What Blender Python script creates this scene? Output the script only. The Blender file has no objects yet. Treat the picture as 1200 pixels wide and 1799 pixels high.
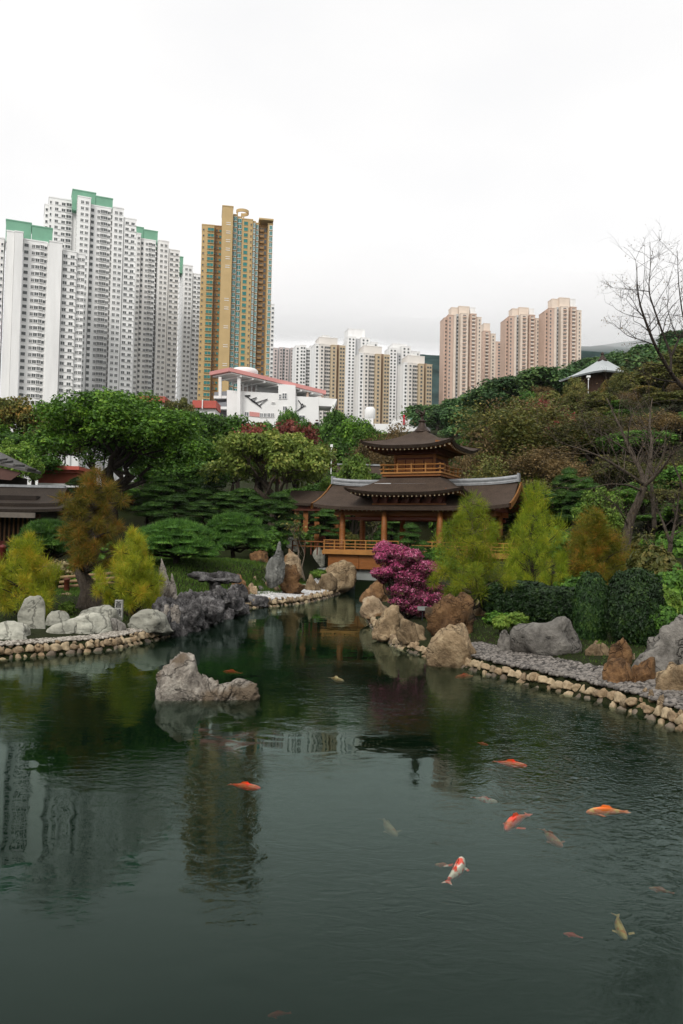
import bpy, math, random
import numpy as np
from mathutils import Vector, Matrix, Euler

random.seed(7)
RNG = np.random.default_rng(7)
SC = bpy.context.scene
COL = SC.collection
R = math.radians

# ------------------------------------------------------------------ camera
FPX, CX, CY = 1400.0, 600.0, 899.5
CAM_Z, PITCH, ROLL = 4.5, R(2.05), R(1.2)
cam_d = bpy.data.cameras.new('camera')
cam_d.sensor_fit = 'VERTICAL'
cam_d.sensor_height = 36.0
cam_d.lens = FPX / 1799.0 * 36.0
cam_d.clip_end = 6000
cam_d.clip_start = 0.1
cam = bpy.data.objects.new('camera', cam_d)
COL.objects.link(cam)
CAM_R = (Euler((math.pi / 2 + PITCH, 0, 0)).to_matrix() @ Euler((0, 0, ROLL)).to_matrix())
cam.matrix_world = Matrix.Translation((0, 0, CAM_Z)) @ CAM_R.to_4x4()
SC.camera = cam

# ------------------------------------------------------------------ sky and light
SUN_EL, SUN_AZ = R(42), R(200)          # azimuth clockwise from +Y (north)
world = bpy.data.worlds.new('World')
SC.world = world
world.use_nodes = True
nt = world.node_tree
nt.nodes.clear()
out = nt.nodes.new('ShaderNodeOutputWorld')
sky = nt.nodes.new('ShaderNodeTexSky')
sky.sky_type = 'NISHITA'
sky.sun_disc = False
sky.sun_elevation = SUN_EL
sky.sun_rotation = SUN_AZ
sky.dust_density = 4.0
b1 = nt.nodes.new('ShaderNodeBackground')
b1.inputs[1].default_value = 0.10
nt.links.new(sky.outputs[0], b1.inputs[0])
tc = nt.nodes.new('ShaderNodeTexCoord')
mp = nt.nodes.new('ShaderNodeMapping')
mp.inputs['Scale'].default_value = (1.0, 1.0, 2.2)
nt.links.new(tc.outputs['Generated'], mp.inputs[0])
nz = nt.nodes.new('ShaderNodeTexNoise')
nz.inputs['Scale'].default_value = 1.7
nz.inputs['Detail'].default_value = 4.0
nz.inputs['Roughness'].default_value = 0.45
nt.links.new(mp.outputs[0], nz.inputs['Vector'])
cr = nt.nodes.new('ShaderNodeValToRGB')
cr.color_ramp.elements[0].position = 0.28
cr.color_ramp.elements[0].color = (0.83, 0.836, 0.85, 1)
cr.color_ramp.elements[1].position = 0.66
cr.color_ramp.elements[1].color = (1.0, 0.985, 0.965, 1)
nt.links.new(nz.outputs['Fac'], cr.inputs[0])
b2 = nt.nodes.new('ShaderNodeBackground')
b2.inputs[1].default_value = 0.84
nt.links.new(cr.outputs[0], b2.inputs[0])
mx = nt.nodes.new('ShaderNodeMixShader')
mx.inputs[0].default_value = 0.93
nt.links.new(b1.outputs[0], mx.inputs[1])
nt.links.new(b2.outputs[0], mx.inputs[2])
nt.links.new(mx.outputs[0], out.inputs['Surface'])

sun_d = bpy.data.lights.new('sun', 'SUN')
sun_d.energy = 1.5
sun_d.angle = R(20)
sun_d.color = (1.0, 0.965, 0.91)
sun = bpy.data.objects.new('sun', sun_d)
COL.objects.link(sun)
_sd = Vector((math.sin(SUN_AZ) * math.cos(SUN_EL), math.cos(SUN_AZ) * math.cos(SUN_EL), math.sin(SUN_EL)))
sun.rotation_euler = _sd.to_track_quat('Z', 'Y').to_euler()

SC.view_settings.view_transform = 'Standard'
SC.view_settings.look = 'None'
SC.view_settings.exposure = 0.42
SC.view_settings.gamma = 1.0
SC.view_settings.use_curve_mapping = False
SC.cycles.use_denoising = True
SC.cycles.max_bounces = 6
SC.cycles.diffuse_bounces = 2
SC.cycles.glossy_bounces = 3
SC.cycles.transmission_bounces = 3
SC.cycles.transparent_max_bounces = 8
SC.cycles.volume_bounces = 1
SC.cycles.caustics_reflective = False
SC.cycles.caustics_refractive = False

# ------------------------------------------------------------------ helpers
_CR = np.array(CAM_R)


def ray(u, v):
    d = _CR @ np.array([(u - CX) / FPX, -(v - CY) / FPX, -1.0])
    return d / d[1]


def W(u, v, Y):
    """world point on the line of sight of photo pixel (u, v), Y metres ahead"""
    d = ray(u, v)
    return Vector((d[0] * Y, Y, CAM_Z + d[2] * Y))


def G(u, v, z=0.0):
    d = ray(u, v)
    t = (z - CAM_Z) / d[2]
    return Vector((d[0] * t, t, z))


def smooth(a, b, x):
    t = np.clip((x - a) / (b - a), 0, 1)
    return t * t * (3 - 2 * t)


def _hash(i, j, k, seed):
    n = (i * 374761393 + j * 668265263 + k * 1274126177 + seed * 974634777) & 0xffffffff
    n = ((n ^ (n >> 13)) * 1274126177) & 0xffffffff
    n = (n ^ (n >> 16)) & 0xffffffff
    return n / 4294967295.0


def vnoise(p, seed=0):
    p = np.asarray(p, dtype=np.float64)
    f = np.floor(p)
    i = f.astype(np.int64)
    t = p - f
    t = t * t * (3 - 2 * t)
    r = 0
    for a in (0, 1):
        for b in (0, 1):
            for c in (0, 1):
                w = (t[:, 0] if a else 1 - t[:, 0]) * (t[:, 1] if b else 1 - t[:, 1]) * (t[:, 2] if c else 1 - t[:, 2])
                r = r + w * _hash(i[:, 0] + a, i[:, 1] + b, i[:, 2] + c, seed)
    return r * 2 - 1


def fbm(p, octaves=4, seed=0, gain=0.5):
    p = np.asarray(p, dtype=np.float64)
    r, a = 0, 1.0
    for o in range(octaves):
        r = r + a * vnoise(p * (2.03 ** o) + o * 17.3, seed + o)
        a *= gain
    return r


def mesh_np(name, verts, tris=None, quads=None, smooth_shade=False, mats=(), mat_idx=None):
    verts = np.asarray(verts, dtype=np.float32).reshape(-1, 3)
    m = bpy.data.meshes.new(name)
    loops, starts, n = [], [], 0
    if tris is not None and len(tris):
        t = np.asarray(tris, dtype=np.int32).reshape(-1, 3)
        loops.append(t.ravel())
        starts.append(np.arange(len(t), dtype=np.int32) * 3)
        n += len(t) * 3
    if quads is not None and len(quads):
        q = np.asarray(quads, dtype=np.int32).reshape(-1, 4)
        loops.append(q.ravel())
        starts.append(n + np.arange(len(q), dtype=np.int32) * 4)
    loops = np.concatenate(loops)
    starts = np.concatenate(starts)
    m.vertices.add(len(verts))
    m.vertices.foreach_set('co', verts.ravel())
    m.loops.add(len(loops))
    m.loops.foreach_set('vertex_index', loops)
    m.polygons.add(len(starts))
    m.polygons.foreach_set('loop_start', starts)
    if mat_idx is not None:
        m.polygons.foreach_set('material_index', np.asarray(mat_idx, dtype=np.int32))
    m.polygons.foreach_set('use_smooth', np.full(len(starts), bool(smooth_shade)))
    for mt in mats:
        m.materials.append(mt)
    m.update(calc_edges=True)
    m.validate()
    return m


class MB:
    """collects boxes, tubes, prisms and surfaces for ONE mesh"""

    def __init__(self):
        self.v, self.q, self.t, self.qm, self.tm, self.n = [], [], [], [], [], 0

    def add(self, verts, quads=(), tris=(), mi=0):
        verts = np.asarray(verts, dtype=np.float64).reshape(-1, 3)
        self.v.append(verts)
        if len(quads):
            q = np.asarray(quads, dtype=np.int64).reshape(-1, 4) + self.n
            self.q.append(q)
            self.qm.append(np.full(len(q), mi))
        if len(tris):
            t = np.asarray(tris, dtype=np.int64).reshape(-1, 3) + self.n
            self.t.append(t)
            self.tm.append(np.full(len(t), mi))
        self.n += len(verts)
        return self

    BQ = [(0, 3, 2, 1), (4, 5, 6, 7), (0, 1, 5, 4), (1, 2, 6, 5), (2, 3, 7, 6), (3, 0, 4, 7)]

    def box(self, x0, x1, y0, y1, z0, z1, mi=0, M=None):
        v = np.array([(x0, y0, z0), (x1, y0, z0), (x1, y1, z0), (x0, y1, z0), (x0, y0, z1), (x1, y0, z1), (x1, y1, z1), (x0, y1, z1)], float)
        if M is not None:
            v = xf(M, v)
        return self.add(v, self.BQ, mi=mi)

    def bar(self, a, b, w, h, mi=0, up=(0, 0, 1)):
        a, b = Vector(a), Vector(b)
        d = (b - a).normalized()
        s = d.cross(Vector(up))
        s = s.normalized() if s.length > 1e-6 else Vector((1, 0, 0))
        n = s.cross(d)
        v = []
        for p in (a, b):
            for i, j in ((-1, -1), (1, -1), (1, 1), (-1, 1)):
                v.append(p + s * (i * w / 2) + n * (j * h / 2))
        return self.add([tuple(x) for x in v], [(0, 1, 2, 3), (7, 6, 5, 4), (0, 4, 5, 1), (1, 5, 6, 2), (2, 6, 7, 3), (3, 7, 4, 0)], mi=mi)

    def tube(self, pts, rad, sides=8, mi=0, caps=True):
        pts = np.asarray([tuple(p) for p in pts], float)
        rad = np.broadcast_to(np.asarray(rad, float), (len(pts),))
        tan = np.gradient(pts, axis=0)
        tan /= np.linalg.norm(tan, axis=1)[:, None] + 1e-9
        ref = np.array([0.31, 0.17, 0.93]) if abs(tan[0][2]) < 0.9 else np.array([1.0, 0.1, 0.0])
        ang = np.arange(sides) * 2 * math.pi / sides
        vs = []
        for p, t, r in zip(pts, tan, rad):
            s = np.cross(t, ref)
            s /= np.linalg.norm(s) + 1e-9
            n = np.cross(s, t)
            ref = np.cross(t, s) * -1 if False else n
            vs.append(p + r * (np.cos(ang)[:, None] * s + np.sin(ang)[:, None] * n))
        v = np.concatenate(vs)
        q = []
        for i in range(len(pts) - 1):
            for k in range(sides):
                k2 = (k + 1) % sides
                q.append((i * sides + k, i * sides + k2, (i + 1) * sides + k2, (i + 1) * sides + k))
        t = []
        if caps:
            v = np.concatenate([v, pts[:1], pts[-1:]])
            c0, c1 = len(v) - 2, len(v) - 1
            b = (len(pts) - 1) * sides
            for k in range(sides):
                k2 = (k + 1) % sides
                t.append((c0, k2, k))
                t.append((c1, b + k, b + k2))
        return self.add(v, q, t, mi)

    def lathe(self, prof, centre=(0, 0, 0), sides=16, mi=0):
        ang = np.arange(sides) * 2 * math.pi / sides
        vs = [np.stack([np.cos(ang) * r + centre[0], np.sin(ang) * r + centre[1], np.full(sides, z + centre[2])], 1) for r, z in prof]
        q = []
        for i in range(len(prof) - 1):
            for k in range(sides):
                k2 = (k + 1) % sides
                q.append((i * sides + k, i * sides + k2, (i + 1) * sides + k2, (i + 1) * sides + k))
        return self.add(np.concatenate(vs), q, (), mi)

    def prism(self, poly, y0, y1, mi=0, M=None):
        """polygon in x,z (counter-clockwise seen from -y) extruded along y"""
        n = len(poly)
        v = np.array([(x, y0, z) for x, z in poly] + [(x, y1, z) for x, z in poly], float)
        if M is not None:
            v = xf(M, v)
        q = [(i, (i + 1) % n + 0, (i + 1) % n + n, i + n) for i in range(n)]
        q = [(a, d, c, b) for a, b, c, d in q]
        t = []
        for i in range(1, n - 1):
            t.append((0, i, i + 1))
            t.append((n, n + i + 1, n + i))
        return self.add(v, q, t, mi)

    def grid(self, P, mi=0, flip=False):
        """P: (nu, nv, 3) grid of points"""
        nu, nv = P.shape[:2]
        idx = np.arange(nu * nv).reshape(nu, nv)
        q = np.stack([idx[:-1, :-1], idx[1:, :-1], idx[1:, 1:], idx[:-1, 1:]], -1).reshape(-1, 4)
        if flip:
            q = q[:, ::-1]
        return self.add(P.reshape(-1, 3), q, (), mi)

    def data(self, name, mats, smooth_shade=False):
        q = np.concatenate(self.q) if self.q else None
        t = np.concatenate(self.t) if self.t else None
        mi = np.concatenate((self.tm if self.t else []) + (self.qm if self.q else []))
        return mesh_np(name, np.concatenate(self.v), t, q, smooth_shade, mats, mi)


def xf(M, v):
    A = np.array(M)
    v = np.asarray(v, float)
    return v @ A[:3, :3].T + A[:3, 3]


def frame(loc, rz=0.0):
    return Matrix.Translation(Vector(loc)) @ Matrix.Rotation(rz, 4, 'Z')


def thing(name, label, cat, loc=(0, 0, 0), rz=0.0, group=None):
    o = bpy.data.objects.new(name, None)
    o.empty_display_size = 0.2
    COL.objects.link(o)
    o.location = loc
    o.rotation_euler = (0, 0, rz)
    tag(o, label, cat, group)
    return o


def tag(o, label=None, cat=None, group=None, kind=None):
    if label:
        o['label'] = label
    if cat:
        o['category'] = cat
        o['kind'] = 'thing'
    if group:
        o['group'] = group
    if kind:
        o['kind'] = kind
    return o


def part(name, data, parent=None, loc=(0, 0, 0), rot=(0, 0, 0), scale=(1, 1, 1), world_space=False):
    """a mesh object; with world_space the mesh data are world coordinates under a parent Empty"""
    o = bpy.data.objects.new(name, data)
    COL.objects.link(o)
    o.location = loc
    o.rotation_euler = rot
    o.scale = scale
    if parent is not None:
        o.parent = parent
        if world_space:
            if parent.parent is None:
                M = Matrix.Translation(parent.location) @ parent.rotation_euler.to_matrix().to_4x4()
                o.matrix_parent_inverse = M.inverted()
    return o


def copy_thing(src, loc, rz=0.0, scale=(1, 1, 1), label=None, group=None):
    c = src.copy()
    COL.objects.link(c)
    c.location = loc
    c.rotation_euler = (0, 0, rz)
    c.scale = scale
    if label:
        c['label'] = label
    if group:
        c['group'] = group
    for ch in src.children:
        d = ch.copy()
        COL.objects.link(d)
        d.parent = c
        for g in ch.children:
            e = g.copy()
            COL.objects.link(e)
            e.parent = d
    return c


# ------------------------------------------------------------------ materials
def nodes(name):
    m = bpy.data.materials.new(name)
    m.use_nodes = True
    t = m.node_tree
    bs = t.nodes['Principled BSDF']
    return m, t, bs


def N(t, kind, **kw):
    n = t.nodes.new(kind)
    for k, v in kw.items():
        n.inputs[k.replace('_', ' ')].default_value = v
    return n


def ramp(t, fac, stops):
    r = t.nodes.new('ShaderNodeValToRGB')
    e = r.color_ramp.elements
    while len(e) < len(stops):
        e.new(0.5)
    for el, (p, c) in zip(e, stops):
        el.position = p
        el.color = (*c, 1)
    t.links.new(fac, r.inputs[0])
    return r.outputs[0]


def mixc(t, fac, a, b, mode='MIX'):
    m = t.nodes.new('ShaderNodeMix')
    m.data_type = 'RGBA'
    m.blend_type = mode
    for s, x in ((0, fac), (6, a), (7, b)):
        if isinstance(x, (int, float)):
            m.inputs[s].default_value = x
        elif isinstance(x, tuple):
            m.inputs[s].default_value = (*x, 1)
        else:
            t.links.new(x, m.inputs[s])
    return m.outputs[2]


def noise(t, scale, detail=4, rough=0.55, coord='Object', dist=0.0, stretch=None):
    c = t.nodes.new('ShaderNodeTexCoord')
    n = N(t, 'ShaderNodeTexNoise', Scale=scale, Detail=detail, Roughness=rough, Distortion=dist)
    if coord == 'World':
        g = t.nodes.new('ShaderNodeNewGeometry')
        src = g.outputs['Position']
    else:
        src = c.outputs[coord]
    if stretch:
        mp_ = t.nodes.new('ShaderNodeMapping')
        mp_.inputs['Scale'].default_value = stretch
        t.links.new(src, mp_.inputs[0])
        src = mp_.outputs[0]
    t.links.new(src, n.inputs['Vector'])
    return n.outputs['Fac']


def bump(t, bs, h, strength=0.3, dist=0.05):
    b = t.nodes.new('ShaderNodeBump')
    b.inputs['Strength'].default_value = strength
    b.inputs['Distance'].default_value = dist
    t.links.new(h, b.inputs['Height'])
    t.links.new(b.outputs[0], bs.inputs['Normal'])


def plain(name, col, rough=0.7, var=0.15, scale=2.0, spec=0.3, bumps=0.0, metallic=0.0, coord='Object', stretch=None):
    m, t, bs = nodes(name)
    n = noise(t, scale, 5, 0.6, coord, stretch=stretch)
    lo = tuple(c * (1 - var) for c in col)
    hi = tuple(min(1, c * (1 + var)) for c in col)
    t.links.new(ramp(t, n, [(0.3, lo), (0.7, hi)]), bs.inputs['Base Color'])
    bs.inputs['Roughness'].default_value = rough
    bs.inputs['Metallic'].default_value = metallic
    bs.inputs['Specular IOR Level'].default_value = spec
    if bumps:
        bump(t, bs, n, bumps, 0.03)
    return m


def leafmat(name, c1, c2, c3=None, clump=0.6, trans=0.25, rough=0.55, third=0.72):
    """leaves: every leaf its own tone, tones drifting from clump to clump"""
    m, t, bs = nodes(name)
    g = t.nodes.new('ShaderNodeNewGeometry')
    n = noise(t, clump, 3, 0.6, 'World')
    add = N(t, 'ShaderNodeMath')
    add.operation = 'MULTIPLY_ADD'
    add.inputs[1].default_value = 0.5
    t.links.new(g.outputs['Random Per Island'], add.inputs[0])
    sub = N(t, 'ShaderNodeMath')
    sub.operation = 'MULTIPLY_ADD'
    sub.inputs[1].default_value = 1.5
    sub.inputs[2].default_value = -0.5
    t.links.new(n, sub.inputs[0])
    t.links.new(sub.outputs[0], add.inputs[2])
    stops = [(0.15, c1), (0.62, c2)]
    if c3:
        stops.append((max(0.63, third + 0.1), c3))
    col = ramp(t, add.outputs[0], stops)
    oi = t.nodes.new('ShaderNodeObjectInfo')
    hs = t.nodes.new('ShaderNodeHueSaturation')
    mr = N(t, 'ShaderNodeMapRange')
    mr.inputs[3].default_value = 0.72
    mr.inputs[4].default_value = 1.3
    t.links.new(oi.outputs['Random'], mr.inputs[0])
    t.links.new(mr.outputs[0], hs.inputs['Value'])
    t.links.new(col, hs.inputs['Color'])
    col = hs.outputs[0]
    t.links.new(col, bs.inputs['Base Color'])
    bs.inputs['Roughness'].default_value = rough
    bs.inputs['Specular IOR Level'].default_value = 0.25
    if trans:
        tr = t.nodes.new('ShaderNodeBsdfTranslucent')
        t.links.new(col, tr.inputs[0])
        ms = t.nodes.new('ShaderNodeMixShader')
        ms.inputs[0].default_value = trans
        t.links.new(bs.outputs[0], ms.inputs[1])
        t.links.new(tr.outputs[0], ms.inputs[2])
        t.links.new(ms.outputs[0], t.nodes['Material Output'].inputs['Surface'])
    return m


def rockmat(name, light, mid, dark, scale=1.2, crack=0.5, bumps=0.6, stain=None, strata=None, rough=0.8):
    m, t, bs = nodes(name)
    n1 = noise(t, scale, 8, 0.62, dist=0.6, stretch=strata)
    n2 = noise(t, scale * 5, 6, 0.65)
    n3 = noise(t, scale * 0.6, 3, 0.5)
    col = ramp(t, n1, [(0.36, dark), (0.48, mid), (0.62, light)])
    col = mixc(t, 0.35, col, ramp(t, n2, [(0.3, tuple(c * 0.45 for c in mid)), (0.7, tuple(min(1, c * 1.25) for c in light))]), 'MIX')
    if stain:
        col = mixc(t, ramp(t, n3, [(0.5, (0, 0, 0)), (0.62, (1, 1, 1))]), col, stain)
    nc = noise(t, scale * 0.45, 4, 0.55, dist=0.4, stretch=(1.0, 1.0, 1.6))
    nb_ = N(t, 'ShaderNodeMath')
    nb_.operation = 'SUBTRACT'
    nb_.inputs[1].default_value = 0.5
    t.links.new(nc, nb_.inputs[0])
    na_ = N(t, 'ShaderNodeMath')
    na_.operation = 'ABSOLUTE'
    t.links.new(nb_.outputs[0], na_.inputs[0])
    ck = ramp(t, na_.outputs[0], [(0.0, (1, 1, 1)), (0.013, (0, 0, 0))])
    ckm = N(t, 'ShaderNodeMath')
    ckm.operation = 'MULTIPLY'
    ckm.inputs[1].default_value = crack * 0.85
    t.links.new(ck, ckm.inputs[0])
    col = mixc(t, ckm.outputs[0], col, tuple(c * 0.35 for c in dark))
    oi = t.nodes.new('ShaderNodeObjectInfo')
    hs = t.nodes.new('ShaderNodeHueSaturation')
    mr = N(t, 'ShaderNodeMapRange')
    mr.inputs[3].default_value = 0.72
    mr.inputs[4].default_value = 1.25
    t.links.new(oi.outputs['Random'], mr.inputs[0])
    t.links.new(mr.outputs[0], hs.inputs['Value'])
    t.links.new(col, hs.inputs['Color'])
    t.links.new(hs.outputs[0], bs.inputs['Base Color'])
    bs.inputs['Roughness'].default_value = rough
    bs.inputs['Specular IOR Level'].default_value = 0.25
    hsum = N(t, 'ShaderNodeMath')
    hsum.operation = 'ADD'
    t.links.new(n1, hsum.inputs[0])
    t.links.new(n2, hsum.inputs[1])
    hc = N(t, 'ShaderNodeMath')
    hc.operation = 'SUBTRACT'
    t.links.new(hsum.outputs[0], hc.inputs[0])
    t.links.new(ckm.outputs[0], hc.inputs[1])
    bump(t, bs, hc.outputs[0], bumps, 0.12)
    return m


# ------------------------------------------------------------------ pond outline and terrain
LEFT_SHORE = [(-900, 1165), (-300, 1163), (-60, 1161), (0, 1158), (100, 1150), (200, 1141), (260, 1128), (310, 1114), (360, 1098),
              (405, 1080), (432, 1069), (480, 1066), (530, 1061), (575, 1051), (603, 1040), (613, 1030)]
RIGHT_SHORE = [(1700, 1600), (1400, 1385), (1300, 1330), (1200, 1285), (1130, 1258), (1050, 1232), (950, 1208), (850, 1184), (760, 1158), (690, 1135),
               (655, 1105), (640, 1078), (637, 1050)]
L_PTS = [G(u, v) for u, v in LEFT_SHORE]
R_PTS = [G(u, v) for u, v in RIGHT_SHORE]
BACK = [Vector((1.0, 84, 0)), Vector((2.5, 96, 0)), Vector((16, 99, 0)), Vector((16, 90, 0)), Vector((11, 78, 0)), Vector((6.0, 66, 0))]
POND = np.array([(p.x, p.y) for p in (L_PTS + BACK + R_PTS[::-1])] + [(16, -14), (-40, -14), (-60, 20)])


def pond_dist(x, y):
    """signed distance to the pond outline, negative on the water"""
    x = np.asarray(x, float)
    y = np.asarray(y, float)
    d2 = np.full(x.shape, 1e18)
    inside = np.zeros(x.shape, bool)
    n = len(POND)
    for i in range(n):
        ax, ay = POND[i]
        bx, by = POND[(i + 1) % n]
        dx, dy = bx - ax, by - ay
        t = np.clip(((x - ax) * dx + (y - ay) * dy) / (dx * dx + dy * dy), 0, 1)
        d2 = np.minimum(d2, (x - ax - t * dx) ** 2 + (y - ay - t * dy) ** 2)
        cond = (ay > y) != (by > y)
        with np.errstate(divide='ignore', invalid='ignore'):
            xi = ax + (y - ay) * dx / (dy if dy != 0 else 1e-12)
        inside ^= cond & (x < xi)
    d = np.sqrt(d2)
    return np.where(inside, -d, d)


# land heights known from what stands there (x, y, z)
CTRL = [tuple(W(u, v, Y)) for u, v, Y in [
    (60, 1095, 37), (160, 1088, 38), (240, 1085, 39), (40, 1040, 46), (130, 1030, 50), (330, 1040, 49),
    (330, 985, 60), (400, 985, 62), (430, 1020, 56), (520, 1040, 60), (560, 1012, 66), (580, 985, 72), (480, 985, 66),
    (200, 950, 75), (300, 930, 85), (400, 925, 88), (100, 920, 85), (0, 930, 80), (500, 935, 90), (560, 945, 95),
    (100, 860, 110), (300, 860, 115), (500, 870, 115), (600, 880, 120), (700, 900, 115), (740, 930, 100),
    (840, 1090, 38), (950, 1092, 39), (1050, 1122, 34), (1120, 1135, 31.5), (1250, 1135, 30), (930, 1030, 50), (1050, 1000, 52), (1095, 985, 52),
    (1200, 980, 48), (820, 990, 66), (880, 940, 78), (960, 930, 78), (1060, 930, 75), (1180, 900, 70),
    (850, 880, 100), (1000, 840, 100), (1150, 790, 100), (1260, 780, 90),
    (900, 800, 135), (1000, 760, 140), (1100, 720, 140), (1230, 690, 140),
    (1000, 705, 180), (1060, 690, 190), (1150, 672, 190), (1250, 640, 200),
    (820, 760, 260), (900, 728, 250), (1000, 690, 260), (1100, 660, 270), (1250, 620, 290),
    (760, 780, 340), (850, 722, 370), (950, 690, 390), (1050, 670, 400), (1200, 640, 420),
]] + [(-120, 150, 10), (-60, 150, 10), (0, 150, 9), (30, 160, 12), (-200, 100, 6), (-80, 70, 4), (-60, 45, 1), (-150, 220, 10), (-60, 220, 9), (20, 230, 10),
      (-200, 350, 8), (-100, 400, 8), (0, 420, 10), (60, 500, 14), (200, 620, 40), (-200, 650, 10), (0, 700, 14), (400, 500, 90), (400, 300, 80),
      (250, 200, 45), (200, 100, 20), (120, 60, 9), (100, 20, 3), (60, 0, 2), (-200, 900, 12), (300, 900, 60), (600, 800, 90), (-600, 500, 8), (-600, 0, 2),
      (600, 0, 10), (600, 300, 90)]
CTRL = np.array(CTRL)


def ground_z(x, y, detail=True):
    x = np.asarray(x, float)
    y = np.asarray(y, float)
    shp = x.shape
    xr, yr = x.ravel(), y.ravel()
    num = np.zeros(xr.shape)
    den = np.zeros(xr.shape)
    for cx, cy, cz in CTRL:
        s = 3.0 + 0.06 * abs(cy)
        d2 = ((xr - cx) ** 2 + (yr - cy) ** 2) / (s * s) + 0.02
        w = d2 ** -1.7
        num += w * cz
        den += w
    h = num / den
    d = pond_dist(xr, yr)
    if detail:
        h = h + 0.12 * fbm(np.stack([xr * 0.35, yr * 0.35, 0 * xr], 1), 3, 5) * smooth(2, 6, d)
    bank = 0.42 + 0.05 * d
    h = bank + (h - bank) * smooth(1.2, 6.0, d)
    h = np.where(d < 0.35, -0.15 + (0.57) * smooth(-0.1, 0.35, d), h)
    h = np.where(d < -0.1, np.maximum(-1.6, -0.15 + (d + 0.1) * 0.9), h)
    return h.reshape(shp)


def axis(a, b, fine0, fine1, step, grow=1.12):
    pts = list(np.arange(fine0, fine1 + 1e-6, step))
    s, x = step, fine1
    while x < b:
        s *= grow
        x += s
        pts.append(min(x, b))
    s, x = step, fine0
    while x > a:
        s *= grow
        x -= s
        pts.insert(0, max(x, a))
    return np.array(pts)


gx = axis(-640, 640, -34, 34, 0.45)
gy = axis(-40, 980, 16, 78, 0.45)
XX, YY = np.meshgrid(gx, gy, indexing='ij')
ZZ = ground_z(XX, YY)

MAT_GROUND, t, bs = nodes('garden_ground')
n1 = noise(t, 0.25, 5, 0.6, 'World')
n2 = noise(t, 6.0, 5, 0.7, 'World')
c = ramp(t, n1, [(0.35, (0.016, 0.013, 0.007)), (0.55, (0.016, 0.022, 0.007)), (0.72, (0.022, 0.038, 0.008))])
c = mixc(t, 0.5, c, ramp(t, n2, [(0.3, (0.008, 0.008, 0.004)), (0.7, (0.034, 0.042, 0.013))]))
t.links.new(c, bs.inputs['Base Color'])
bs.inputs['Roughness'].default_value = 0.95
bs.inputs['Specular IOR Level'].default_value = 0.1
bump(t, bs, n2, 0.7, 0.1)
mb = MB()
mb.grid(np.stack([XX, YY, ZZ], -1))
ground = tag(part('ground', mb.data('ground', [MAT_GROUND], True)), 'garden ground with dark soil and moss rising to wooded hills', kind='structure')

# ------------------------------------------------------------------ water: clear surface over green depth
MAT_WATER, t, bs = nodes('pond_water')
t.nodes.remove(bs)
gl = t.nodes.new('ShaderNodeBsdfGlossy')
gl.inputs['Roughness'].default_value = 0.012
gl.inputs['Color'].default_value = (0.74, 0.93, 0.86, 1)
tr = t.nodes.new('ShaderNodeBsdfTransparent')
tr.inputs['Color'].default_value = (0.9, 0.95, 0.9, 1)
fr = t.nodes.new('ShaderNodeFresnel')
fr.inputs['IOR'].default_value = 1.24
ms = t.nodes.new('ShaderNodeMixShader')
t.links.new(fr.outputs[0], ms.inputs[0])
t.links.new(tr.outputs[0], ms.inputs[1])
t.links.new(gl.outputs[0], ms.inputs[2])
t.links.new(ms.outputs[0], t.nodes['Material Output'].inputs['Surface'])
rip_a = noise(t, 1.0, 2, 0.5, 'World', 0.5, (0.55, 0.8, 1))       # long slow swell
rip_b = noise(t, 1.0, 3, 0.55, 'World', 1.2, (2.8, 4.2, 1))       # small ripples
rip_c = noise(t, 1.0, 1, 0.5, 'World', 3.0, (2.6, 3.0, 1))
mask = noise(t, 1.0, 2, 0.5, 'World', 0.4, (0.11, 0.13, 1))
mk = ramp(t, mask, [(0.46, (0.03, 0.03, 0.03)), (0.62, (1, 1, 1))])
g_ = t.nodes.new('ShaderNodeNewGeometry')
sep = t.nodes.new('ShaderNodeSeparateXYZ')
t.links.new(g_.outputs['Position'], sep.inputs[0])
# the right-hand side of the pond is livelier
mrx = N(t, 'ShaderNodeMapRange')
mrx.inputs[1].default_value = 1.8
mrx.inputs[2].default_value = 4.5
t.links.new(sep.outputs[0], mrx.inputs[0])
mul = N(t, 'ShaderNodeMath'); mul.operation = 'MULTIPLY'
t.links.new(mrx.outputs[0], mul.inputs[0]); t.links.new(rip_c, mul.inputs[1])
mul2 = N(t, 'ShaderNodeMath'); mul2.operation = 'MULTIPLY'
t.links.new(mk, mul2.inputs[0]); t.links.new(rip_b, mul2.inputs[1])
a1 = N(t, 'ShaderNodeMath'); a1.operation = 'MULTIPLY_ADD'; a1.inputs[1].default_value = 1.0
t.links.new(mul2.outputs[0], a1.inputs[0]); t.links.new(rip_a, a1.inputs[2])
a2 = N(t, 'ShaderNodeMath'); a2.operation = 'MULTIPLY_ADD'; a2.inputs[1].default_value = 1.0
t.links.new(mul.outputs[0], a2.inputs[0]); t.links.new(a1.outputs[0], a2.inputs[2])
bp = t.nodes.new('ShaderNodeBump')
bp.inputs['Strength'].default_value = 0.15
bp.inputs['Distance'].default_value = 0.06
t.links.new(a2.outputs[0], bp.inputs['Height'])
t.links.new(bp.outputs[0], gl.inputs['Normal'])
t.links.new(bp.outputs[0], fr.inputs['Normal'])
mb = MB()
mb.box(-70, 40, -16, 102, -1.45, 0)
wv = t.nodes.new('ShaderNodeVolumePrincipled')
wv.inputs['Density'].default_value = 1.3
wv.inputs['Color'].default_value = (0.016, 0.044, 0.022, 1)
t.links.new(wv.outputs[0], t.nodes['Material Output'].inputs['Volume'])
tag(part('pond_water', mb.data('pond_water', [MAT_WATER])), 'dark green rippled pond water', kind='structure')

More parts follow.
